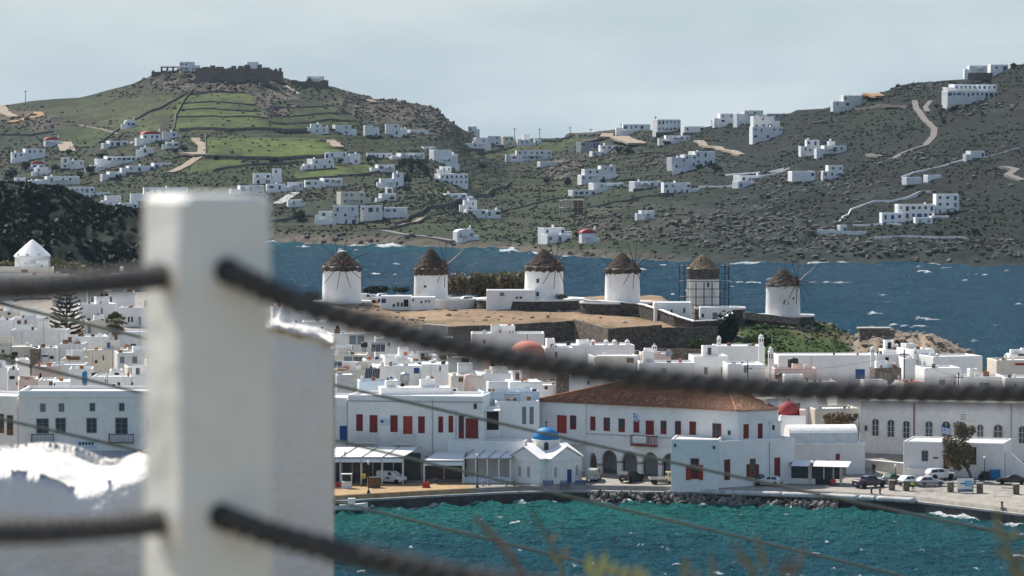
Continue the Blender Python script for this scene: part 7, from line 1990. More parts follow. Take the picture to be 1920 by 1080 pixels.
# ================================================================== QUAY FURNITURE
def lamp(px, yb, D, h, lab, m='metal_dark'):
	z = lz(px, D)
	o = thing('street_lamp', lab, 'street lamp', (xat(px, D, 900), D, z), 0, 'street lamps on the quay')
	q = MB(); q.lathe([(.26, -.2), (.26, .12), (.16, .35), (.1, .5), (.065, .6), (.05, h - .5), (.09, h - .42), (.05, h - .36)], 10); q.build('post', M[m], o, True)
	q = MB(); q.lathe([(.13, h - .35), (.20, h), (.20, h + .02)], 8); q.build('lantern_glass', M['plastic_white'], o)
	q = MB(); q.lathe([(.25, h + .022), (.16, h + .14), (.04, h + .22), (.03, h + .32)], 8); q.build('lantern_cap', M['metal_white'], o)
lamp(691, 935, 533.2, 4.5, 'black street lamp with white lantern at the quay edge near the wooden crate')
lamp(895, 925, 541.2, 4.7, 'black street lamp at the quay edge left of the chapel')
lamp(1382, 900, 546.5, 4.0, 'street lamp in front of the white block with red doors')
lamp(1846, 890, 552, 3.2, 'slim street lamp beside the blue bin, right')
lamp(1679, 900, 552, 2.0, 'short lamp behind the navy pickup')
lamp(647, 900, 546, 4.6, 'street lamp before the long café awning')
def boxy(name, lab, cat, px, D, parts, rz=0, group=None, z=None):
	o = thing(name, lab, cat, (xat(px, D, 900), D, lz(px, D) if z is None else z), rz, group)
	for nm, m_, bb in parts:
		q = MB(); q.box(*bb); q.build(nm, M[m_], o)
	return o
boxy('wooden_crate', 'brown wooden crate left of the white van', 'crate', 701, 541.5, [('side', 'brown_wood', (-.85, .85, -.7, -.64, 0, 1.45)), ('side', 'brown_wood', (-.85, .85, .64, .7, 0, 1.45)), ('end', 'brown_wood', (-.85, -.79, -.638, .638, 0, 1.45)), ('end', 'brown_wood', (.79, .85, -.638, .638, 0, 1.45)), ('lid', 'old_wood', (-.88, .88, -.73, .73, 1.452, 1.52)), ('batten', 'brown_wood', (-.06, .06, -.73, -.702, 0, 1.45))], .2)
boxy('ticket_booth', 'white booth with an open hatch beside the rough pillar', 'booth', 650, 540.5, [('base', 'plastic_white', (-.75, .75, -.5, .5, 0, 1.0)), ('post', 'metal_white', (-.75, -.65, -.5, -.4, 1.002, 2.0)), ('post', 'metal_white', (.65, .75, -.5, -.4, 1.002, 2.0)), ('back', 'metal_dark', (-.7, .7, .3, .4, 1.002, 2.0)), ('roof', 'plastic_white', (-.8, .8, -.55, .55, 2.002, 2.12))])
o = boxy('traffic_barrier', 'red plastic traffic barrier on the sandy quay', 'barrier', 799, 541.2, [('foot', 'plastic_red', (-.6, .6, -.28, .28, 0, .18))])
q = MB(); q.prism([(-.58, .182), (.58, .182), (.46, .9), (.2, .9), (.16, .78), (-.16, .78), (-.2, .9), (-.46, .9)], -.16, .16); q.build('body', M['plastic_red'], o)
o = boxy('parking_meter', 'yellow-orange pump head on a dark stand near the crate', 'pump', 682, 543.5, [('stand', 'metal_dark', (-.12, .12, -.12, .12, 0, 1.1)), ('head', 'yellow', (-.3, .3, -.22, .22, 1.102, 1.75)), ('base', 'metal_dark', (-.4, .4, -.3, .3, -.05, .1))])
for px, D, lab in ((905, 543.6, 'low pale stone bollard left of the chapel'), (916, 544.2, 'second pale stone bollard left of the chapel'), (949, 543.2, 'third bollard beside the chapel corner'), (964, 543, 'black bollard at the chapel corner'), (1634, 532.6, 'iron mooring bollard at the edge left of the concrete rolls'), (1650, 532, 'rusty mooring bollard on the concrete rolls'), (1879, 514.6, 'brown mooring bollard at the right quay edge')):
	o = thing('bollard', lab, 'bollard', (xat(px, D, 920), D, lz(px, D)), 0, 'bollards on the quay')
	q = MB(); q.lathe([(.2, -.1), (.18, .1), (.13, .2), (.14, .6), (.22, .7), (.2, .82), (.05, .88)], 10); q.build('shaft', M['concrete' if 'pale' in lab or 'third' in lab else 'rust' if 'rust' in lab or 'brown' in lab else 'metal_dark'], o, True)
	q = MB(); q.lathe([(.28, -.1), (.28, .06), (.2, .09)], 10); q.build('base', M['concrete'], o)
# stone posts with rails on the right
PST = [(1672, 537.6), (1699, 536.8), (1782, 535.2), (1837, 533.6), (1905, 532.2)]
for i, (px, D) in enumerate(PST):
	lab = ['stone railing post in front of the navy pickup', 'low stone post beside the yellow-vested worker', 'square stone post left of the white banner', 'square stone post right of the white banner', 'square stone post at the right edge'][i]
	o = thing('stone_post', lab, 'post', (xat(px, D, 920), D, lz(px, D)), .1, 'stone railing posts')
	q = MB(); q.box(-.42, .42, -.35, .35, -.2, 1.35); q.build('shaft', M['stone_tan'], o)
	q = MB(); q.box(-.48, .48, -.4, .4, 1.352, 1.5); q.build('cap', M['concrete'], o)
for a, b_, lab in ((2, 3, 'double rail between the banner posts'), (3, 4, 'double rail at the right edge'), (1, 2, 'rail left of the banner')):
	A = Vector((xat(PST[a][0] + 6, PST[a][1], 920), PST[a][1], lz(*PST[a]))); B = Vector((xat(PST[b_][0] - 6, PST[b_][1], 920), PST[b_][1], lz(*PST[b_])))
	if lab.startswith('double rail at'): A = A.lerp(B, .62)
	o = thing('rail', lab, 'railing', A, 0, 'quay rails')
	for z in (.85, 1.25):
		q = MB(); q.tube((0, 0, z), B - A + Vector((0, 0, z)), .06, n=6); q.build('bar', M['old_wood'], o)
o = thing('banner', 'white banner with a blue picture on the quay railing', 'banner', (xat(1810, 533.8, 920), 533.8, lz(1810, 533.8)), .1)
q = MB(); q.box(-1.2, 1.2, -.03, .03, .1, 2.1); q.build('cloth', M['metal_white'], o)
q = MB(); q.box(-.1, .95, -.045, -.032, .95, 1.8); q.build('picture', M['dome_pale_blue'], o)
q = MB(); q.box(-.75, .2, -.046, -.033, 1.25, 1.45); q.build('picture_patch', M['plastic_blue'], o)
q = MB(); q.box(-1.1, 1.1, -.044, -.031, .2, .55); q.build('text_band', M['grey_wood'], o)
for x in (-1.15, 1.15):
	q = MB(); q.tube((x, .06, -.1), (x, .06, 2.1), .03, n=5); q.build('pole', M['metal_grey'], o)
def fence_panel(px, D, lab, w=2.0):
	o = thing('barrier_fence', lab, 'barrier', (xat(px, D, 920), D, lz(px, D)), rnd.uniform(-.2, .2), 'metal crowd barriers')
	for p, q_ in (((-w / 2, 0, 1.1), (w / 2, 0, 1.1)), ((-w / 2, 0, .2), (w / 2, 0, .2)), ((-w / 2, 0, 0), (-w / 2, 0, 1.1)), ((w / 2, 0, 0), (w / 2, 0, 1.1))):
		q = MB(); q.tube(p, q_, .025, n=5); q.build('frame_tube', M['metal_grey'], o)
	for i in range(1, 12):
		x = -w / 2 + w * i / 12; q = MB(); q.tube((x, 0, .2), (x, 0, 1.1), .012, n=4); q.build('bar', M['metal_grey'], o)
	for x in (-w / 2 + .15, w / 2 - .15):
		q = MB(); q.box(x - .03, x + .03, -.3, .3, 0, .05); q.build('foot', M['metal_grey'], o)
fence_panel(1732, 535.5, 'silver crowd barrier behind the worker', 2.6); fence_panel(1752, 535, 'second silver crowd barrier right of the worker', 2.2); fence_panel(1880, 527, 'low grey crowd barrier on the right quay', 2.4)
boxy('waste_bin', 'big blue waste bin beside the leaning tree', 'bin', 1866, 552, [('body', 'plastic_blue', (-.7, .7, -.45, .45, .12, 1.25)), ('lid', 'plastic_blue', (-.74, .74, -.5, .5, 1.252, 1.42)), ('wheel', 'rubber', (-.6, -.45, -.3, .3, 0, .12)), ('wheel', 'rubber', (.45, .6, -.3, .3, 0, .12))])
boxy('waste_bin', 'dark waste bin left of the big blue bin', 'bin', 1848, 551.5, [('body', 'metal_dark', (-.55, .55, -.45, .45, .1, 1.1)), ('lid', 'plastic_black', (-.6, .6, -.5, .5, 1.102, 1.22))])
boxy('waste_bin', 'turquoise recycling bin before the white block with red doors', 'bin', 1390, 545.5, [('body', 'dome_pale_blue', (-.5, .5, -.4, .4, .1, 1.5)), ('lid', 'blueish', (-.54, .54, -.44, .44, 1.502, 1.65))])
for px, D, lab in ((1376, 544.5, 'scooter left of the turquoise bin'), (1395, 544.2, 'scooter right of the turquoise bin'), (1838, 551, 'dark scooter under the leaning tree')):
	o = thing('scooter', lab, 'scooter', (xat(px, D, 900), D, lz(px, D)), R(70), 'scooters on the quay')
	a, b_ = wheel_meshes(.26)
	for x in (-.6, .6):
		w = linked('wheel', a, o, (x, 0, .26), (R(90), 0, 0)); linked('rim', b_, w)
	q = MB(); q.loft([[(x, -hw_, z0), (x, hw_, z0), (x, hw_ * .7, z1), (x, -hw_ * .7, z1)] for x, hw_, z0, z1 in ((-.85, .1, .5, .62), (-.6, .17, .35, .78), (0, .18, .28, .72), (.1, .16, .25, .4), (.42, .16, .25, .4), (.5, .18, .3, .95), (.58, .12, .5, 1.0))]); q.build('body', M['plastic_black'], o)
	q = MB(); q.box(-.8, -.05, -.13, .13, .78, .86); q.build('seat', M['rubber'], o)
	q = MB(); q.tube((.52, -.3, 1.08), (.52, .3, 1.08), .025, n=5); q.build('handlebar', M['metal_grey'], o)
# concrete breakwater rolls
ROLL = [(1320, 1405), (1405, 1468), (1468, 1536), (1540, 1610), (1614, 1642), (1646, 1716)]
for i, (a, b_) in enumerate(ROLL):
	Ya, Yb = float(interp(a, QUAY)) - .2, float(interp(b_, QUAY)) - .2
	zz = 1.30
	o = tag(MB().build('concrete_roll', M['pipe_concrete']), None)
	bpy.data.objects.remove(o)
	A = Vector((xat(a, Ya, 920), Ya, zz)); B = Vector((xat(b_, Yb, 925), Yb, zz))
	q = MB(); n = 12; rings = []
	d = (B - A); L = d.length; u = Vector((-d.y, d.x, 0)).normalized()
	for k in range(9):
		c_ = A + d * (k / 8); r0 = .62 * (1 + .05 * math.sin(k * 2.1 + i))
		rings.append([c_ + u * (r0 * math.cos(t)) + Vector((0, 0, r0 * (.72 if math.sin(t) > 0 else .6) * math.sin(t))) for t in np.linspace(0, 2 * math.pi, n, endpoint=False)])
	q.loft(rings); o = q.build('concrete_roll', M['pipe_concrete'], None, True)
	tag(o, ['first white concrete roll along the rocks, left', 'second concrete roll along the rocks', 'third concrete roll along the rocks', 'fourth concrete roll, right of the rocks', 'short fifth concrete roll between two bollards', 'last big concrete roll with an open end, right'][i], 'concrete block', 'concrete rolls along the quay edge')
q = MB(); A = Vector((xat(1722, 528.5, 945), 528.5, 1.26)); B = Vector((xat(1862, 516.5, 955), 516.5, 1.27))
q.tube(A, B, .09, n=6); o = q.build('yellow_hose', M['yellow'], None); tag(o, 'yellow hose lying along the right quay edge', 'hose')
# riprap boulders
RK = []
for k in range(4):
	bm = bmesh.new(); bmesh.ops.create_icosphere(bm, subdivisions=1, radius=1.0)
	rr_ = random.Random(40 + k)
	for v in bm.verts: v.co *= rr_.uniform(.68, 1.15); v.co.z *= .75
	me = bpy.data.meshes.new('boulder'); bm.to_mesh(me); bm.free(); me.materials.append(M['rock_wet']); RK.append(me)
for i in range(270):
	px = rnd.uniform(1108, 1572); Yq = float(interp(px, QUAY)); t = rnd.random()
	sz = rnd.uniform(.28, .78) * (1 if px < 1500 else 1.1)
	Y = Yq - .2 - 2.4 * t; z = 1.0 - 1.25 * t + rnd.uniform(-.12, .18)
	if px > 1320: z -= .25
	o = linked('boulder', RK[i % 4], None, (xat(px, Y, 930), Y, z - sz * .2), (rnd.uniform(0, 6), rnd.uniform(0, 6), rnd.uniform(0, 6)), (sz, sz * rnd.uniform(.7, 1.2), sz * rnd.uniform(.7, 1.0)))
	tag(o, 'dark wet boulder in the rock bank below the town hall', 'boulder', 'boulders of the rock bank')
# moored boat at the left
P = Vector((xat(655, 531.0, 945), 531.0, .25))
P = Vector((xat(650, 526.2, 945), 526.2, .15))
o = thing('rowing_boat', 'small white motor boat moored beside the rough pillar', 'boat', P, R(4))
q = MB(); st_ = [(-3.0, .55, .75), (-2.2, .85, .72), (-.5, .98, .72), (1.2, .9, .8), (2.4, .5, .95), (3.0, .06, 1.1)]
q.loft([[(x, -w, zt_), (x, -w * .75, .12), (x, 0, -.2), (x, w * .75, .12), (x, w, zt_), (x, w * .85, zt_ - .06), (x, w * .6, .3), (x, -w * .6, .3), (x, -w * .85, zt_ - .06)] for x, w, zt_ in st_]); q.build('hull', M['plastic_white'], o)
q = MB(); q.box(.2, 1.2, -.45, .45, .45, 1.65); q.build('console', M['plastic_white'], o)
q = MB(); q.box(-2.95, -2.5, -.2, .2, .5, 1.35); q.build('outboard_motor', M['plastic_black'], o)
q = MB(); q.lathe([(.35, .35), (.38, .7), (.3, .95)], 10, -1.4, 0); q.build('fender', M['rubber'], o)
q = MB(); q.box(-.6, -.3, -.7, .7, .5, .58); q.build('seat', M['brown_wood'], o)
boxy('red_dinghy', 'red inflatable dinghy lying beside the booth', 'dinghy', 634, 543, [('tube', 'plastic_red', (-1.3, 1.0, -.7, -.35, .05, .5)), ('tube', 'plastic_red', (-1.3, 1.0, .35, .7, .05, .5)), ('floor', 'grey_plaster', (-1.2, 1.0, -.34, .34, .1, .25)), ('bow', 'plastic_red', (1.002, 1.5, -.5, .5, .1, .6))], .2)
# café furniture glimpsed under the awnings
for i in range(10):
	px = 640 + i * 12 + (30 if i > 5 else 0) + (40 if i > 7 else 0); D = 546.8 + (i % 3) * .7
	o = thing('cafe_table', ['first', 'second', 'third', 'fourth', 'fifth', 'sixth', 'seventh', 'eighth', 'ninth', 'tenth'][i] + ' small café table from the left under the white awnings', 'table', (xat(px, D, 900), D, lz(px, D)), rnd.uniform(0, 1), 'café tables under the awnings')
	q = MB(); q.lathe([(.4, .7), (.4, .74)], 10); q.build('table_top', M['brown_wood' if i % 2 else 'metal_dark'], o)
	q = MB(); q.lathe([(.22, 0), (.2, .03), (.04, .06), (.04, .7)], 8); q.build('leg', M['metal_dark'], o)
# ================================================================== VEGETATION
def leaf_mat(name, col, var=.4):
	m, n, l, p = _nt(name)
	p.inputs['Roughness'].default_value = .75; p.inputs['Specular IOR Level'].default_value = .25
	g = n.new('ShaderNodeNewGeometry'); nz = n.new('ShaderNodeTexNoise'); nz.inputs['Scale'].default_value = 1.7; nz.inputs['Detail'].default_value = 5
	l.new(g.outputs['Position'], nz.inputs['Vector'])
	mr = n.new('ShaderNodeMapRange'); mr.inputs['From Min'].default_value = .3; mr.inputs['From Max'].default_value = .7; mr.inputs['To Min'].default_value = 1 - var; mr.inputs['To Max'].default_value = 1 + var
	l.new(nz.outputs['Fac'], mr.inputs['Value'])
	hs = n.new('ShaderNodeHueSaturation'); hs.inputs['Color'].default_value = (*col, 1); l.new(mr.outputs['Result'], hs.inputs['Value'])
	oi = n.new('ShaderNodeObjectInfo'); m2 = n.new('ShaderNodeMapRange'); m2.inputs['To Min'].default_value = .47; m2.inputs['To Max'].default_value = .53
	l.new(oi.outputs['Random'], m2.inputs['Value']); l.new(m2.outputs['Result'], hs.inputs['Hue'])
	l.new(hs.outputs['Color'], p.inputs['Base Color'])
	p.inputs['Subsurface Weight'].default_value = 0.0
	tr = n.new('ShaderNodeBsdfTranslucent'); l.new(hs.outputs['Color'], tr.inputs['Color'])
	ms = n.new('ShaderNodeMixShader'); ms.inputs['Fac'].default_value = .12
	out = n['Material Output']; l.new(p.outputs['BSDF'], ms.inputs[1]); l.new(tr.outputs['BSDF'], ms.inputs[2]); l.new(ms.outputs['Shader'], out.inputs['Surface'])
	return m
M['leaf_dark'] = leaf_mat('dark_evergreen_leaves', (.022, .032, .018)); M['leaf_olive'] = leaf_mat('olive_tamarisk_leaves', (.17, .15, .08))
M['leaf_green'] = leaf_mat('fresh_green_leaves', (.045, .072, .02)); M['leaf_dry'] = leaf_mat('dry_brown_leaves', (.16, .115, .065)); M['leaf_scrub'] = leaf_mat('heath_scrub_leaves', (.048, .054, .031), .5)
M['leaf_yellow'] = leaf_mat('yellow_green_leaves', (.24, .25, .10)); M['frond_dead'] = leaf_mat('dead_palm_fronds', (.20, .13, .075))
M['leaf_palm'] = leaf_mat('palm_green_leaves', (.075, .085, .035))
def leaf_cloud(clumps, n, size, seed=0):
	"""n small leaf triangles scattered through ellipsoid clumps (x,y,z,rx,ry,rz)"""
	g = np.random.default_rng(seed)
	vol = np.array([c[3] * c[4] * c[5] for c in clumps]) ** .67; vol /= vol.sum()
	idx = g.choice(len(clumps), n, p=vol); cl = np.array(clumps)[idx]
	d = g.normal(size=(n, 3)); d /= np.linalg.norm(d, axis=1)[:, None]
	rad = g.random(n) ** .45
	c = cl[:, :3] + d * rad[:, None] * cl[:, 3:]
	u = g.normal(size=(n, 3)); u /= np.linalg.norm(u, axis=1)[:, None]
	w = np.cross(u, g.normal(size=(n, 3))); w /= np.linalg.norm(w, axis=1)[:, None]
	s = size * g.uniform(.6, 1.4, n)[:, None]
	V = np.stack([c - u * s * .5, c + w * s * .45, c + u * s * .8, c - w * s * .45], 1).reshape(-1, 3)
	F = np.arange(4 * n).reshape(-1, 4)
	return V, F
def bush(lab, px, py, D, wpx, hpx, m, n=700, zg=None, cat='bush', group='bushes and trees around the town', seed=0, trunk=True):
	s = D / FPX; w = wpx * s / 2; h = hpx * s; P = W(px, py, D)
	if zg is not None: P.z = zg
	o = thing('bush', lab, cat, P, 0, group)
	g = random.Random(seed + int(px))
	cl = [(0, 0, h * .42, w * .85, w * .6, h * .5)]
	for i in range(7):
		a = g.uniform(0, 6.28); k = g.uniform(.35, .75)
		cl.append((math.cos(a) * w * k, math.sin(a) * w * .6 * k, h * g.uniform(.12, .72), w * g.uniform(.25, .5), w * g.uniform(.2, .35), h * g.uniform(.2, .32)))
	V, F = leaf_cloud(cl, n, max(.14, w * .15), seed + int(px))
	linked('foliage', soup_mesh('foliage', V, F, M[m]), o)
	q = MB()
	q.tube((0, 0, -.8), (0, 0, h * .45), max(.06, w * .06), .04, 6); q.build('stem', M['bark'], o)
	for i in range(3):
		c = cl[1 + i]; q = MB(); q.tube((0, 0, h * .15), (c[0], c[1], c[2]), .05, .02, 5); q.build('branch', M['bark'], o)
	return o
bush('olive-brown tamarisk right of the second windmill', 858, 553, 760, 56, 48, 'leaf_olive', 1400)
bush('wide olive tamarisk in the middle between second and third windmill', 905, 552, 764, 86, 44, 'leaf_olive', 2000)
bush('tamarisk touching the left side of the third windmill', 958, 552, 762, 74, 46, 'leaf_olive', 2000)
bush('low dark bush left of the nearest windmill', 588, 567, 742, 36, 24, 'leaf_dark', 700)
bush('dark low hedge right of the nearest windmill', 705, 548, 762, 56, 12, 'leaf_dark', 700)
bush('dark low hedge left of the second windmill', 752, 548, 765, 40, 10, 'leaf_dark', 500)
bush('round bush on the terrace of the third windmill', 1053, 561, 730, 28, 12, 'leaf_olive', 500)
bush('dark tree at the foot of the high stone terrace', 1362, 650, 690, 56, 76, 'leaf_dark', 2200, cat='tree')
bush('green bush on the slope behind the lantern chimney', 1420, 652, 684, 60, 30, 'leaf_green', 1200)
bush('green bush left of the dark terrace tree', 1310, 655, 672, 46, 24, 'leaf_green', 800)
bush('yellowish-green tree slope behind the left long roofs', 120, 522, 780, 100, 36, 'leaf_olive', 2200, cat='tree')
bush('green-brown bush left of the cone-roofed chapel', 12, 506, 775, 40, 20, 'leaf_olive', 600)
bush('leafy bush right of the left long roofs', 165, 524, 772, 60, 22, 'leaf_olive', 900)
bush('dry brown reed bush above the vaulted church', 1572, 797, 568, 60, 26, 'leaf_dry', 1600)
bush('green shrub on the rocks at the right', 1690, 668, 684, 40, 34, 'leaf_dark', 900)
bush('dry grass tuft at the foot of the dark retaining wall', 1090, 648, 682, 40, 10, 'leaf_green', 400)
for px, py, D, rr, lab in ROOF_SHRUBS:
	bush(lab, px, py, D, rr * 26, rr * 13, 'leaf_green' if 'green' in lab else 'leaf_olive', 350)
# araucaria
D = 690; zb = lz(125, D); P = Vector((xat(125, D), D, zb))
o = thing('araucaria_tree', 'tall dark araucaria with tiered branches in the left quarter', 'tree', P, 0)
zt = zat(531, D) - zb; z_lo = zat(640, D) - zb
q = MB(); q.tube((0, 0, -.5), (0, 0, zt), .24, .05, 8); q.build('trunk', M['bark'], o)
LV = []; LF = []
tiers = 15
for k in range(tiers):
	t = k / (tiers - 1); z = z_lo + (zt - z_lo) * t; L = 4.1 * (1 - t) ** .7 + .45
	nb = 7 if k < 10 else 5
	br = MB()
	for j in range(nb):
		a = 2 * math.pi * (j + .5 * (k % 2)) / nb + rnd.uniform(-.2, .2); Lb = L * rnd.uniform(.8, 1.1)
		pts = [Vector((math.cos(a) * Lb * u, math.sin(a) * Lb * u, z + Lb * (.10 * u - .22 * u + .34 * u * u))) for u in (0, .35, .7, 1.0)]
		bq = MB(); bq.path(pts, [.06, .045, .03, .015], 5); bq.build('branch', M['bark'], o)
		for u in np.linspace(.25, 1.0, max(4, int(Lb * 3.2))):
			c = Vector((math.cos(a) * Lb * u, math.sin(a) * Lb * u, z + Lb * (-.12 * u + .34 * u * u)))
			for i in range(13):
				d = Vector((rnd.gauss(0, 1), rnd.gauss(0, 1), rnd.gauss(.25, .6))).normalized()
				sz = rnd.uniform(.18, .38); e = d.orthogonal().normalized() * .085; b0 = len(LV)
				cc = c + Vector((rnd.uniform(-.14, .14), rnd.uniform(-.14, .14), rnd.uniform(-.06, .14)))
				LV += [cc - e, cc + e, cc + d * sz]; LF.append((b0, b0 + 1, b0 + 2))
linked('foliage', soup_mesh('foliage', np.array([tuple(v) for v in LV]), np.array(LF), M['leaf_dark']), o)
# palm
D = 644; P = Vector((xat(217, D), D, zat(655, D)))
o = thing('palm_tree', 'fan palm with a brown skirt of dead fronds left of the post', 'palm', P, 0)
zc = zat(605, D) - P.z
q = MB(); q.path([(0, 0, -2), (.05, 0, zc * .5), (0, 0, zc)], [.3, .24, .2], 8); q.build('trunk', M['bark'], o)
for i in range(62):
	dead = i >= 38
	a = rnd.uniform(0, 6.28); el = rnd.uniform(-.3, 1.25) if not dead else rnd.uniform(-1.35, -.5)
	L = rnd.uniform(1.9, 2.7) if not dead else rnd.uniform(1.4, 2.4)
	d = Vector((math.cos(a) * math.cos(el), math.sin(a) * math.cos(el), math.sin(el)))
	side = d.cross(Vector((0, 0, 1))).normalized(); up = side.cross(d)
	q = MB(); base = Vector((0, 0, zc)); hub = base + d * L * .45
	q.tube(base, hub, .035, .025, 4)
	for k in range(9):
		f = (k - 4) / 4.0 * 1.15
		dd = (d * math.cos(f) + side * math.sin(f)).normalized(); ll = L * .62 * (1 - .25 * abs(f))
		tip = hub + dd * ll - Vector((0, 0, ll * .28)); w = side * .13 if abs(f) < .6 else d * .13
		mid = hub + dd * ll * .55
		q.add([hub, mid - w, tip, mid + w], [(0, 1, 2, 3)])
	q.build('frond', M['frond_dead' if dead else 'leaf_palm'], o)
# leaning quay tree
D = 551; P = Vector((xat(1822, D, 890), D, lz(1822, D)))
o = thing('quay_tree', 'leaning tamarisk tree with feathery crown on the right quay', 'tree', P, 0)
top = W(1800, 842, D) - P
q = MB(); q.path([(0, 0, -.3), (-.35, 0, 1.1), (-1.25, .1, 2.7), tuple(top)], [.28, .22, .17, .1], 8); q.build('trunk', M['bark'], o)
cl = []
for (cx, cy, rx, ry) in [(1797, 845, 30, 26), (1780, 830, 17, 20), (1806, 812, 22, 20), (1790, 866, 22, 14), (1815, 850, 16, 22), (1800, 800, 16, 12), (1775, 850, 12, 14), (1822, 806, 9, 12), (1796, 878, 10, 7), (1812, 872, 9, 8)]:
	c = W(cx, cy, D) - P; k = D / FPX
	cl.append((c.x, rnd.uniform(-.8, .8), c.z, rx * k * .85, rx * k * .8, ry * k * .85))
V, F = leaf_cloud(cl, 7500, .2, 9); linked('foliage', soup_mesh('foliage', V, F, M['leaf_olive']), o)
for c in cl[:6]:
	q = MB(); q.path([(-1.1, .1, 2.5), ((c[0] - 1.0) / 2, c[1] / 2, (c[2] + 2.8) / 2), c[:3]], [.1, .07, .03], 5); q.build('limb', M['bark'], o)
# scrub over the far slopes: nobody could count it
g = np.random.default_rng(77)
def scatter_far(n, lo=0.01, hi=.995):
	px = g.uniform(-60, 1980, n); t = g.uniform(lo, hi, n) ** .9
	Y = interp(px, SDIST) + (interp(px, RDIST) - interp(px, SDIST)) * t
	x = (px - 960) / FPX * Y; z = far_z(x, Y)
	return px, t, x, Y, z
px, t, x, Y, z = scatter_far(46000)
scr_ = 235 + (HC - z) * FPX / Y
dens = smooth(-.30, .35, fbm(x / 45, Y / 60, 4, 700)) * .9 + .12
for poly, c in FIELDS[:11]:
	dens = np.where(pip(px, scr_, poly), dens * .10, dens)
dens = dens * (.75 + .25 * smooth(300, 700, px)) * (1 - .5 * smooth(1050, 1300, px))
keep = g.random(len(px)) < dens
x, Y, z = x[keep], Y[keep], z[keep]
def tufts(x, Y, z, smin, smax, k, flat=.7):
	n = len(x); s = g.uniform(smin, smax, n) ** 1.0
	d = g.normal(size=(n, k, 3)); d /= np.linalg.norm(d, axis=2)[..., None]; d[..., 2] = np.abs(d[..., 2]) * flat
	c = np.stack([x, Y, z], -1)[:, None, :] + d * s[:, None, None] * g.uniform(.4, 1.0, (n, k, 1))
	u = g.normal(size=(n, k, 3)); u /= np.linalg.norm(u, axis=2)[..., None]
	w = np.cross(u, g.normal(size=(n, k, 3))); w /= np.linalg.norm(w, axis=2)[..., None]
	r = (s[:, None, None] * .62)
	V = np.stack([c - u * r, c + w * r, c + u * r, c - w * r], 2).reshape(-1, 3)
	return V, np.arange(len(V)).reshape(-1, 4)
V, F = tufts(x, Y, z, .3, 1.0, 8, .7)
tag(linked('scrub', soup_mesh('scrub', V, F, M['leaf_scrub'])), 'low dark heathland scrub covering the far slopes', 'scrub', kind='stuff')
# granite rocks of the far slopes
bm = bmesh.new(); bmesh.ops.create_icosphere(bm, subdivisions=1, radius=1.0); bm.verts.ensure_lookup_table()
IV = np.array([v.co[:] for v in bm.verts]); IF = np.array([[v.index for v in f.verts] for f in bm.faces]); bm.free()
def rocks(x, Y, z, s, sink=.2):
	n = len(x); k = len(IV)
	jit = g.uniform(.62, 1.2, (n, k, 1)); sc3 = g.uniform(.7, 1.35, (n, 1, 3)); sc3[..., 2] *= .72
	V = IV[None] * jit * sc3 * s[:, None, None] + np.stack([x, Y, z + s * sink], -1)[:, None, :]
	F = (IF[None] + (np.arange(n) * k)[:, None, None]).reshape(-1, 3)
	return V.reshape(-1, 3), F
px, t, x, Y, z = scatter_far(34000, 0.0, 1.0)
scr_ = 235 + (HC - z) * FPX / Y
kp = g.random(len(px)) < np.clip(rocky(px, scr_), 0, 1) * .5 + .014 + .3 * smooth(.03, .0, t)
x, Y, z = x[kp], Y[kp], z[kp]
V, F = rocks(x, Y, z, g.uniform(.4, 1.6, len(x)) ** 1.15)
M['rock_far'] = mat('far_granite', (.10, .088, .078), .92, .4, .35, .5, stain=(.07, .065, .055), stain_amt=.6, stain_scale=.15, space='World')
tag(linked('rocks', soup_mesh('rocks', V, F, M['rock_far'])), 'grey-brown granite rocks strewn over the far slopes', 'rocks', kind='stuff')
# rocks and weeds of the mill headland
n = 5000; px = g.uniform(560, 1830, n); Y = g.uniform(668, 760, n); x = (px - 960) / FPX * Y; z = land_z(x, Y)
pr = .05 + .75 * smooth(1585, 1620, px) + .35 * smooth(1400, 1440, px) * smooth(700, 712, Y)
kp = (g.random(n) < pr) & (z > 1.0) & (Y > interp(px, [(560, 715), (800, 694), (1240, 694), (1300, 690), (1830, 672)]))
V, F = rocks(x[kp], Y[kp], z[kp], g.uniform(.12, .75, kp.sum()), .1)
tag(linked('rocks', soup_mesh('rocks', V, F, M['rock'])), 'brown rocks lying on the mill headland', 'rocks', kind='stuff')
n = 9000; px = g.uniform(640, 1720, n); Y = g.uniform(662, 735, n); x = (px - 960) / FPX * Y; z = land_z(x, Y)
pr = .10 * smooth(-.1, .4, fbm(x / 6, Y / 7, 3, 808)) + .9 * smooth(1375, 1400, px) * smooth(1610, 1580, px) * smooth(668, 676, Y)
kp = (g.random(n) < pr) & (Y > interp(px, [(640, 694), (1240, 694), (1300, 668), (1830, 672)]))
V, F = tufts(x[kp], Y[kp], z[kp], .08, .36, 8, .6)
tag(linked('weeds', soup_mesh('weeds', V, F, M['leaf_green'])), 'green weeds and grass on the mill headland', 'grass', kind='stuff')
# scrub on the dark headland
n = 6000; px = g.uniform(-60, 500, n); Y = 975 + 115 * g.random(n); zz, x = head_z(px, Y)
kp = (zz > .5) & (g.random(n) < .75 * smooth(-.3, .3, fbm(x / 9, zz / 5, 3, 818)) + .1)
V, F = tufts(x[kp], Y[kp], zz[kp], .4, 1.5, 9)
tag(linked('scrub', soup_mesh('scrub', V, F, M['leaf_dark'])), 'dark scrub hanging on the left headland cliff', 'scrub', kind='stuff')
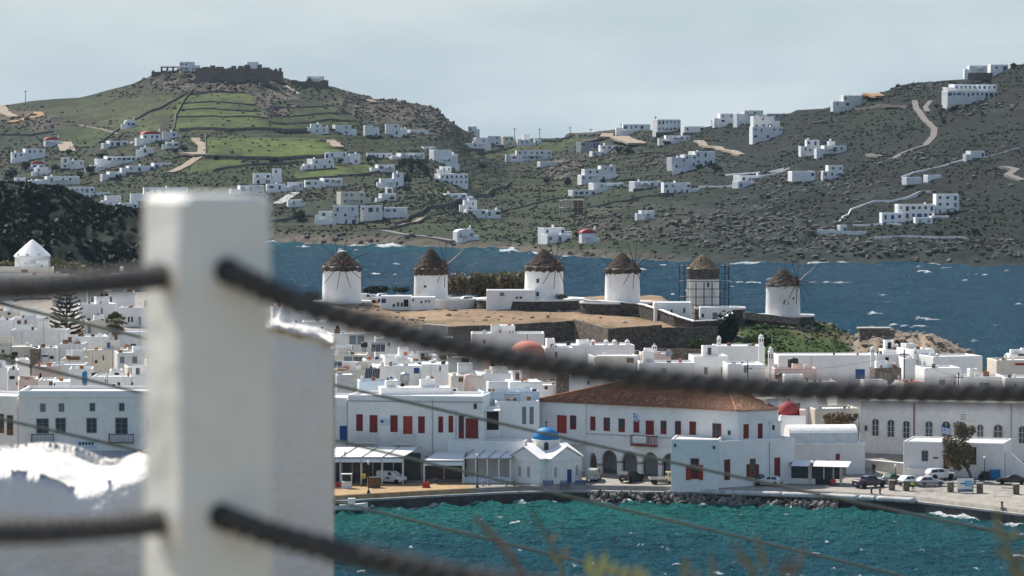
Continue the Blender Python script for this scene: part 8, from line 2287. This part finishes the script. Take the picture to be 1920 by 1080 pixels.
# separate dark trees between the far houses
def near_label(px, py, table, k=9):
	best = min(table, key=lambda r: (r[0] - px) ** 2 + 3 * (r[1] - py) ** 2)
	dx, dy = px - best[0], py - best[1]
	rel = ('right of' if dx > 0 else 'left of') if abs(dx) > 2 * abs(dy) else ('below' if dy > 0 else 'above')
	return rel, ' '.join(best[2].split()[:k])
VT = [((v[1][0][0] + v[1][0][1]) / 2, v[1][0][3], v[0]) for v in VILLAS]
TREES = [(755, 322, 24, 26), (770, 330, 26, 34), (787, 326, 24, 32), (800, 335, 22, 26), (762, 345, 22, 18), (214, 310, 26, 16), (226, 306, 20, 18), (105, 322, 20, 14), (48, 322, 24, 18), (20, 338, 30, 22), (170, 326, 24, 14), (150, 335, 20, 12), (190, 300, 20, 12), (345, 285, 18, 12), (330, 290, 16, 10), (222, 338, 16, 10), (762, 362, 20, 18), (515, 308, 22, 14), (638, 310, 14, 14), (690, 305, 14, 9), (1180, 290, 26, 12), (1160, 288, 22, 12), (1345, 322, 26, 14), (1310, 318, 20, 10), (1065, 350, 18, 18), (1130, 345, 16, 10), (1770, 236, 12, 14), (1763, 222, 11, 14), (1757, 208, 11, 14), (960, 300, 20, 10), (905, 318, 18, 12), (1025, 345, 16, 12), (620, 412, 30, 16), (560, 415, 36, 18), (1085, 446, 20, 10), (1830, 440, 22, 12), (1760, 445, 20, 9), (405, 300, 14, 8), (282, 296, 14, 8), (300, 276, 14, 9), (130, 290, 16, 10), (1250, 272, 18, 8), (1440, 262, 16, 8), (1900, 130, 18, 12)]
seen = set()
for i, (tx, ty, w, h) in enumerate(TREES):
	P = hit_far(tx, ty); rel, nl = near_label(tx, ty, VT)
	lab = f'dark tree {rel} the {nl}'
	if lab in seen: lab = f'{"low" if h < 14 else "smaller"} dark tree {rel} the {nl}'
	if lab in seen: lab = f'another rounded dark tree {rel} the {nl}'
	seen.add(lab)
	s = P.y / FPX
	o = thing('hillside_tree', lab, 'tree', P, 0, 'dark trees between the far houses')
	ww, hh = w * s / 2, h * s
	cl = [(0, 0, hh * .55, ww * .7, ww * .6, hh * .42)] + [(rnd.uniform(-.6, .6) * ww, rnd.uniform(-.4, .4) * ww, hh * rnd.uniform(.35, .85), ww * .4, ww * .4, hh * .25) for _ in range(6)]
	V, F = leaf_cloud(cl, 420, ww * .2, i); linked('foliage', soup_mesh('foliage', V, F, M['leaf_dark']), o)
	q = MB(); q.tube((0, 0, -1), (0, 0, hh * .5), ww * .08, ww * .05, 6); q.build('trunk', M['bark'], o)
# give every roof aerial the house it stands on
HT = [((h[3][0] + h[3][1]) / 2, h[3][2], h[0].root['label']) for h in HOUSES]
cnt = {}
for ob in list(C.objects):
	if ob.get('label') == SH:
		p = ob.location; xx = px_of(p.x, p.y); yy = 235 + (HC - p.z) * FPX / p.y
		rel, nl = near_label(xx, yy, HT, 10); lab = f'thin aerial {rel} the {nl}'
		cnt[lab] = cnt.get(lab, 0) + 1
		ob['label'] = lab if cnt[lab] == 1 else lab.replace('thin aerial', 'second thin aerial' if cnt[lab] == 2 else 'third thin aerial')
# ================================================================== FOREGROUND TERRACE
# hillside the viewer stands on
gy = np.concatenate([np.arange(-6, 12.5, .5), np.arange(14, 60, 3), np.arange(60, 420, 15)])
gx = np.linspace(-1, 1, 41)
GX, GY = np.meshgrid(gx, gy)
GXX = GX * (9 + np.clip(GY, 0, None) * .45)
base = np.where(GY < 12, HC - 1.68, HC - 1.68 - (GY - 12) * .1385)
GZ = base + .05 * fbm(GXX / .8, GY / .8, 3, 900) + np.where(GY > 20, .5, 0) * fbm(GXX / 9, GY / 9, 3, 901)
GZ = np.where(GY > 360, GZ - (GY - 360) * .25, GZ)
gc = np.array([.16, .13, .08]) * (1 + .4 * fbm(GXX / 2, GY / 2, 3, 905)[..., None])
tag(linked('near_hillside', grid_mesh('near_hillside', GXX, GY, GZ, M['land'], np.clip(gc, .02, 1))), kind='structure')
ZT = HC - 1.66
M['post_white'] = mat('old_white_gloss_paint', (.90, .85, .745), .5, .04, 9, .1, stain=(.42, .36, .27), stain_amt=.4, stain_scale=5.0)
M['rope'] = mat('dark_grey_rope_fibre', (.10, .094, .088), .95, .4, 120, .3)
M['rough_white'] = mat('rough_limewash', (.74, .71, .67), .95, .06, 6, .6, stain=(.45, .44, .43), stain_amt=.35, stain_scale=3.0)
Dp = 3.4
cp = W(341, 700, Dp)
o = thing('fence_post', 'thick white wooden fence post in the near foreground', 'post', (cp.x, Dp, ZT), 0)
a = .092; th = R(29)
ux = Vector((math.cos(th), math.sin(th), 0)); uy = Vector((-math.sin(th), math.cos(th), 0))
zt = zat(366, Dp) - ZT
q = MB(); rings = []
for z, ins in ((-.3, -.004), (zt * .5, -.0015), (zt - .006, 0), (zt, .005)):
	c = []
	b_ = .006
	for (i, j, sx_, sy_) in ((0, 0, 1, 1), (1, 0, -1, 1), (1, 1, -1, -1), (0, 1, 1, -1)):
		x = i * a; y = j * a
		pts = [(x + sx_ * (b_ + ins), y + sy_ * ins), (x + sx_ * ins, y + sy_ * (b_ + ins))]
		if (i, j) in ((0, 0), (1, 1)): pts = pts[::-1]
		c += [(p[0] * ux + p[1] * uy) + Vector((0, 0, z)) for p in pts]
	rings.append(c)
q.loft(rings); q.build('shaft', M['post_white'], o)
def hole(px, py, face):
	# dark bored hole with a metal ring where a rope enters
	P_ = W(px, py, Dp)
	n_ = -uy if face == 'r' else -ux
	base = Vector((cp.x, Dp, 0))
	# solve the point on that face
	aa, bb, cc = ray(px, py); dirv = Vector((aa, bb, cc)); cam0 = Vector((0, 0, HC))
	k = (base - cam0).dot(n_) / dirv.dot(n_)
	return cam0 + dirv * k, n_
def rope(lab, start, pts, dend, r=.0120, lay=.052):
	S, n_ = start
	P = [S - n_ * .03, S] + [W(x, y, Dp + (dend - Dp) * t) for x, y, t in pts]
	# resample by arc length
	out = [];
	for u, v in zip(P[:-1], P[1:]):
		k = max(1, int((v - u).length / .006))
		out += [u.lerp(v, i / k) for i in range(k)]
	out.append(P[-1])
	for _ in range(14):
		out = [out[0]] + [(out[i - 1] + out[i] * 2 + out[i + 1]) / 4 for i in range(1, len(out) - 1)] + [out[-1]]
	ob = thing('rope', lab, 'rope', tuple(S), 0, 'ropes of the foreground fence')
	s_ = 0; strands = [[], [], []]
	for i, p in enumerate(out):
		if i: s_ += (p - out[i - 1]).length
		d = (out[min(i + 1, len(out) - 1)] - out[max(i - 1, 0)]).normalized()
		u = d.cross(Vector((0, 0, 1))).normalized(); w = u.cross(d)
		for k in range(3):
			an = 2 * math.pi * (s_ / lay + k / 3)
			strands[k].append(p - S + (u * math.cos(an) + w * math.sin(an)) * r * .66)
	for k in range(3):
		q = MB(); q.path(strands[k], r * .44, 6); q.build('strand', M['rope'], ob, True)
	h = MB(); h.tube(-n_ * -.001, n_ * .006, r * 1.05, n=14); h.build('eyelet', M['metal_dark'], ob)
rope('upper right rope sagging across the whole view', hole(424, 508, 'r'), [(480, 536, .02), (560, 570, .06), (640, 593, .12), (760, 627, .2), (900, 661, .3), (1000, 680, .37), (1100, 695, .44), (1200, 708, .5), (1300, 718, .58), (1400, 726, .65), (1500, 731, .72), (1700, 737, .86), (1920, 738, 1.0), (2250, 734, 1.2)], 3.3)
rope('upper left rope running out of the picture', hole(304, 517, 'l'), [(240, 524, .1), (150, 532, .3), (60, 538, .6), (-60, 541, 1), (-300, 540, 1.6)], 3.15)
rope('lower right rope sagging out of the bottom edge', hole(414, 968, 'r'), [(480, 994, .05), (560, 1016, .15), (640, 1036, .25), (720, 1055, .35), (800, 1071, .45), (900, 1090, .6), (1100, 1115, .8), (1500, 1150, 1)], 3.3)
rope('lower left rope in front of the whitewashed wall', hole(298, 978, 'l'), [(200, 988, .2), (100, 994, .5), (-60, 998, 1), (-300, 998, 1.6)], 3.15)
# whitewashed rough wall and broken pillar
def rough_block(name, x0, x1, y0, y1, z0, ztopf, m, parent, amp, seed, step=.028, rnd_top=.10):
	"""front, top and end faces as one lumpy skin: profile swept along x"""
	nx = int((x1 - x0) / step) + 2
	zt = max(ztopf(x0), ztopf((x0 + x1) / 2), ztopf(x1))
	prof = []
	H = 1.0
	nz_ = 40
	for i in range(nz_ + 1): prof.append((0.0, i / nz_, 'f'))
	for i in range(1, 16): prof.append((i / 16, 1.0, 't'))
	for i in range(0, 13): prof.append((1.0, 1.0 - i / 12, 'b'))
	X = np.zeros((nx, len(prof))); Y = X.copy(); Z = X.copy()
	for i in range(nx):
		x = x0 + (x1 - x0) * i / (nx - 1); zt = ztopf(x)
		for j, (yy, hh, k) in enumerate(prof):
			X[i, j] = x; Y[i, j] = y0 + (y1 - y0) * yy; Z[i, j] = z0 + (zt - z0) * hh
			dx = min(x - x0, x1 - x)
			# rounded shoulders
			if k == 't':
				e = min(yy, 1 - yy); Z[i, j] -= rnd_top * (1 - smooth(0, .35, e)) * .8
			else:
				Y[i, j] += (1 if k == 'f' else -1) * rnd_top * .7 * smooth(.93, 1.0, hh)
			if dx < .06:
				Y[i, j] += (1 if k == 'f' else -1 if k == 'b' else 0) * (1 - dx / .06) ** 2 * .05
	n = fbm(X / .16 + Z / .2, Z / .13 + Y / .17, 4, seed)
	n2 = fbm(X / .035 + 3, Z / .035 + Y / .04, 3, seed + 5)
	f = np.array([1 if p[2] == 'f' else 0 for p in prof])[None]; tp = np.array([1 if p[2] == 't' else 0 for p in prof])[None]
	Hh = np.array([p[1] for p in prof])[None]
	edge = smooth(.55, .95, Hh)
	Y = Y - f * (n * amp + n2 * amp * (.3 + .3 * edge)); Z = Z + tp * (n * amp * .9 + n2 * amp * .35) + edge * f * n2 * amp * .3
	X = X + n * amp * .6
	return linked(name, grid_mesh(name, X, Y, Z, M[m], smooth=True), parent)
Dw = 14.2
o = thing('garden_wall', 'lumpy whitewashed garden wall with sunlit top, lower left', 'wall', (0, 0, 0), 0)
xw0, xw1 = xat(-260, Dw), xat(520, Dw)
zw = zat(845, Dw)
rough_block('masonry', xw0, xw1, Dw - .72, Dw + .6, HC - 3.4, lambda x: zw + .035 * math.sin(x * 5.1 + 1.0) + .02 * math.sin(x * 13) - .035 * smooth(-1.72, -1.55, np.array(x)) + .0, 'rough_white', o, .013, 950, .022, .13)
o = thing('broken_pillar', 'rough whitewashed pillar with a broken top behind the post', 'pillar', (0, 0, 0), 0)
Dq_ = 13.3
px0_, px1_ = 395, 626
def ptop(x):
	p = 960 + FPX * x / Dq_
	y = np.interp(p, [395, 500, 515, 530, 545, 560, 600, 626], [600, 606, 600, 604, 606, 612, 618, 632])
	return zat(float(y), Dq_)
rough_block('masonry', xat(px0_, Dq_), xat(px1_, Dq_), Dq_ - .14, Dq_ + .12, HC - 3.4, ptop, 'rough_white', o, .016, 970, .018, .05)
q = MB(); c_ = W(533, 600, Dq_); q.lathe([(.028, -.02), (.024, .02), (.012, .045), (.002, .06)], 8); q.build('top_knob', M['rough_white'], o, True, loc=tuple(c_))
# three slack cables crossing the view downhill
def cable(lab, pts, D0_, D1_, r):
	n = len(pts); P = [W(x, y, D0_ + (D1_ - D0_) * i / (n - 1)) for i, (x, y) in enumerate(pts)]
	out = []
	for u, v in zip(P[:-1], P[1:]): out += [u.lerp(v, i / 10) for i in range(10)]
	out.append(P[-1])
	for _ in range(30): out = [out[0]] + [(out[i - 1] + 2 * out[i] + out[i + 1]) / 4 for i in range(1, len(out) - 1)] + [out[-1]]
	q = MB(); q.path(out, r, 7); ob = q.build('cable', M['cable'], None, True)
	tag(ob, lab, 'cable', 'overhead cables near the viewer')
M['cable'] = mat('grey_green_cable_sheath', (.12, .14, .12), .7, .15, 6)
cable('uppermost slack overhead cable crossing the town', [(-300, 498), (0, 569), (267, 633), (640, 726), (900, 785), (1160, 845), (1500, 920), (1920, 1008), (2300, 1080)], 13.5, 15, .0062)
cable('middle slack overhead cable crossing the town', [(-300, 598), (35, 680), (267, 738), (630, 826), (953, 905), (1260, 976), (1570, 1051), (1900, 1130)], 13, 15, .0056)
cable('lowest slack overhead cable above the harbour', [(-300, 720), (0, 785), (267, 845), (653, 947), (987, 1028), (1300, 1105), (1700, 1200)], 13, 14.5, .0054)
# weeds on the terrace edge, out of focus
M['stem_brown'] = mat('dry_weed_stem', (.16, .11, .08), .9, .2, 8)
def weed(lab, D, stem, leaves, m, r=.004):
	P = W(stem[0][0], stem[0][1], D); g0 = Vector((P.x, D, ZT))
	o = thing('weed', lab, 'plant', g0, 0, 'blurred weeds at the terrace edge')
	pts = [(0, 0, -.02)] + [W(x, y, D + .02 * i) - g0 for i, (x, y) in enumerate(stem)]
	q = MB(); q.path(pts, [r * 1.6] + [r * (1.2 - .8 * i / len(stem)) for i in range(len(stem))], 6); q.build('stem', M['stem_brown' if m == 'stem_brown' else 'leaf_olive'], o)
	for (x, y, dx, dy, w) in leaves:
		A = W(x, y, D) - g0; B = W(x + dx, y + dy, D - .03) - g0; d = B - A
		d *= 1.2; B = A + d; s_ = d.cross(Vector((0, 1, 0))).normalized() * (w * .95 * D / FPX); mid = A.lerp(B, .5) + Vector((0, -.012, 0))
		q = MB(); q.add([A, mid - s_, B, mid + s_, mid + Vector((0, -.006, 0))], [(0, 1, 4), (1, 2, 4), (2, 3, 4), (3, 0, 4)]); q.build('leaf', M[m if m != 'stem_brown' else 'leaf_dry'], o)
weed('bare brown weed stem leaning left at the bottom', 5.2, [(1000, 1110), (960, 1045), (925, 1005), (888, 968)], [(925, 1005, -8, -18, 4)], 'stem_brown', .005)
weed('thin weed stem with a small tuft, bottom centre', 6.0, [(1062, 1110), (1050, 1060), (1030, 1010), (995, 958)], [(1048, 1060, -14, -26, 6), (1052, 1050, 12, -24, 6), (1030, 1020, 12, -18, 5)], 'leaf_olive', .0035)
weed('yellow-green leafy weed at the bottom centre', 4.8, [(1120, 1120), (1125, 1080)], [(1105, 1085, 0, -45, 10), (1125, 1082, 8, -44, 10), (1140, 1085, 14, -30, 9), (1160, 1088, 16, -26, 9), (1185, 1090, 14, -28, 9), (1110, 1088, 12, -22, 8), (1200, 1092, 14, -18, 8)], 'leaf_yellow')
weed('single pale leaf tip right of the leafy weed', 4.8, [(1280, 1120), (1282, 1085)], [(1282, 1088, 4, -42, 9), (1300, 1090, 8, -22, 7), (1340, 1092, -8, -50, 6)], 'leaf_olive')
weed('two long brown-green blades at the bottom right of centre', 4.6, [(1430, 1130), (1425, 1085)], [(1425, 1090, -48, -68, 8), (1440, 1090, -22, -84, 7), (1405, 1092, 10, -30, 6)], 'leaf_olive')
weed('pale dry grass tuft right of the long blades', 4.7, [(1480, 1130), (1482, 1085)], [(1482, 1090, -6, -46, 8), (1490, 1090, 14, -66, 5), (1470, 1090, -12, -40, 5)], 'leaf_dry')
weed('tall olive weed at the right edge', 4.4, [(1935, 1130), (1905, 1060), (1880, 1010), (1868, 978)], [(1868, 985, -2, -26, 8), (1880, 1010, -18, -22, 8), (1885, 1015, 22, -20, 8), (1900, 1045, -34, -14, 9), (1905, 1055, 22, -26, 10), (1915, 1085, -20, -28, 14), (1925, 1080, 14, -40, 14)], 'leaf_olive')
# ================================================================== THE AIR
q = MB(); q.box(-4400, 4400, -700, 7200, -14, 190)
m = bpy.data.materials.new('sea_haze'); m.use_nodes = True; nt = m.node_tree; nt.nodes.clear()
out = nt.nodes.new('ShaderNodeOutputMaterial'); pv = nt.nodes.new('ShaderNodeVolumePrincipled')
pv.inputs['Color'].default_value = (.6, .8, 1.0, 1); pv.inputs['Density'].default_value = .000018; pv.inputs['Anisotropy'].default_value = .2
nt.links.new(pv.outputs['Volume'], out.inputs['Volume'])
tag(q.build('haze', m), kind='stuff')
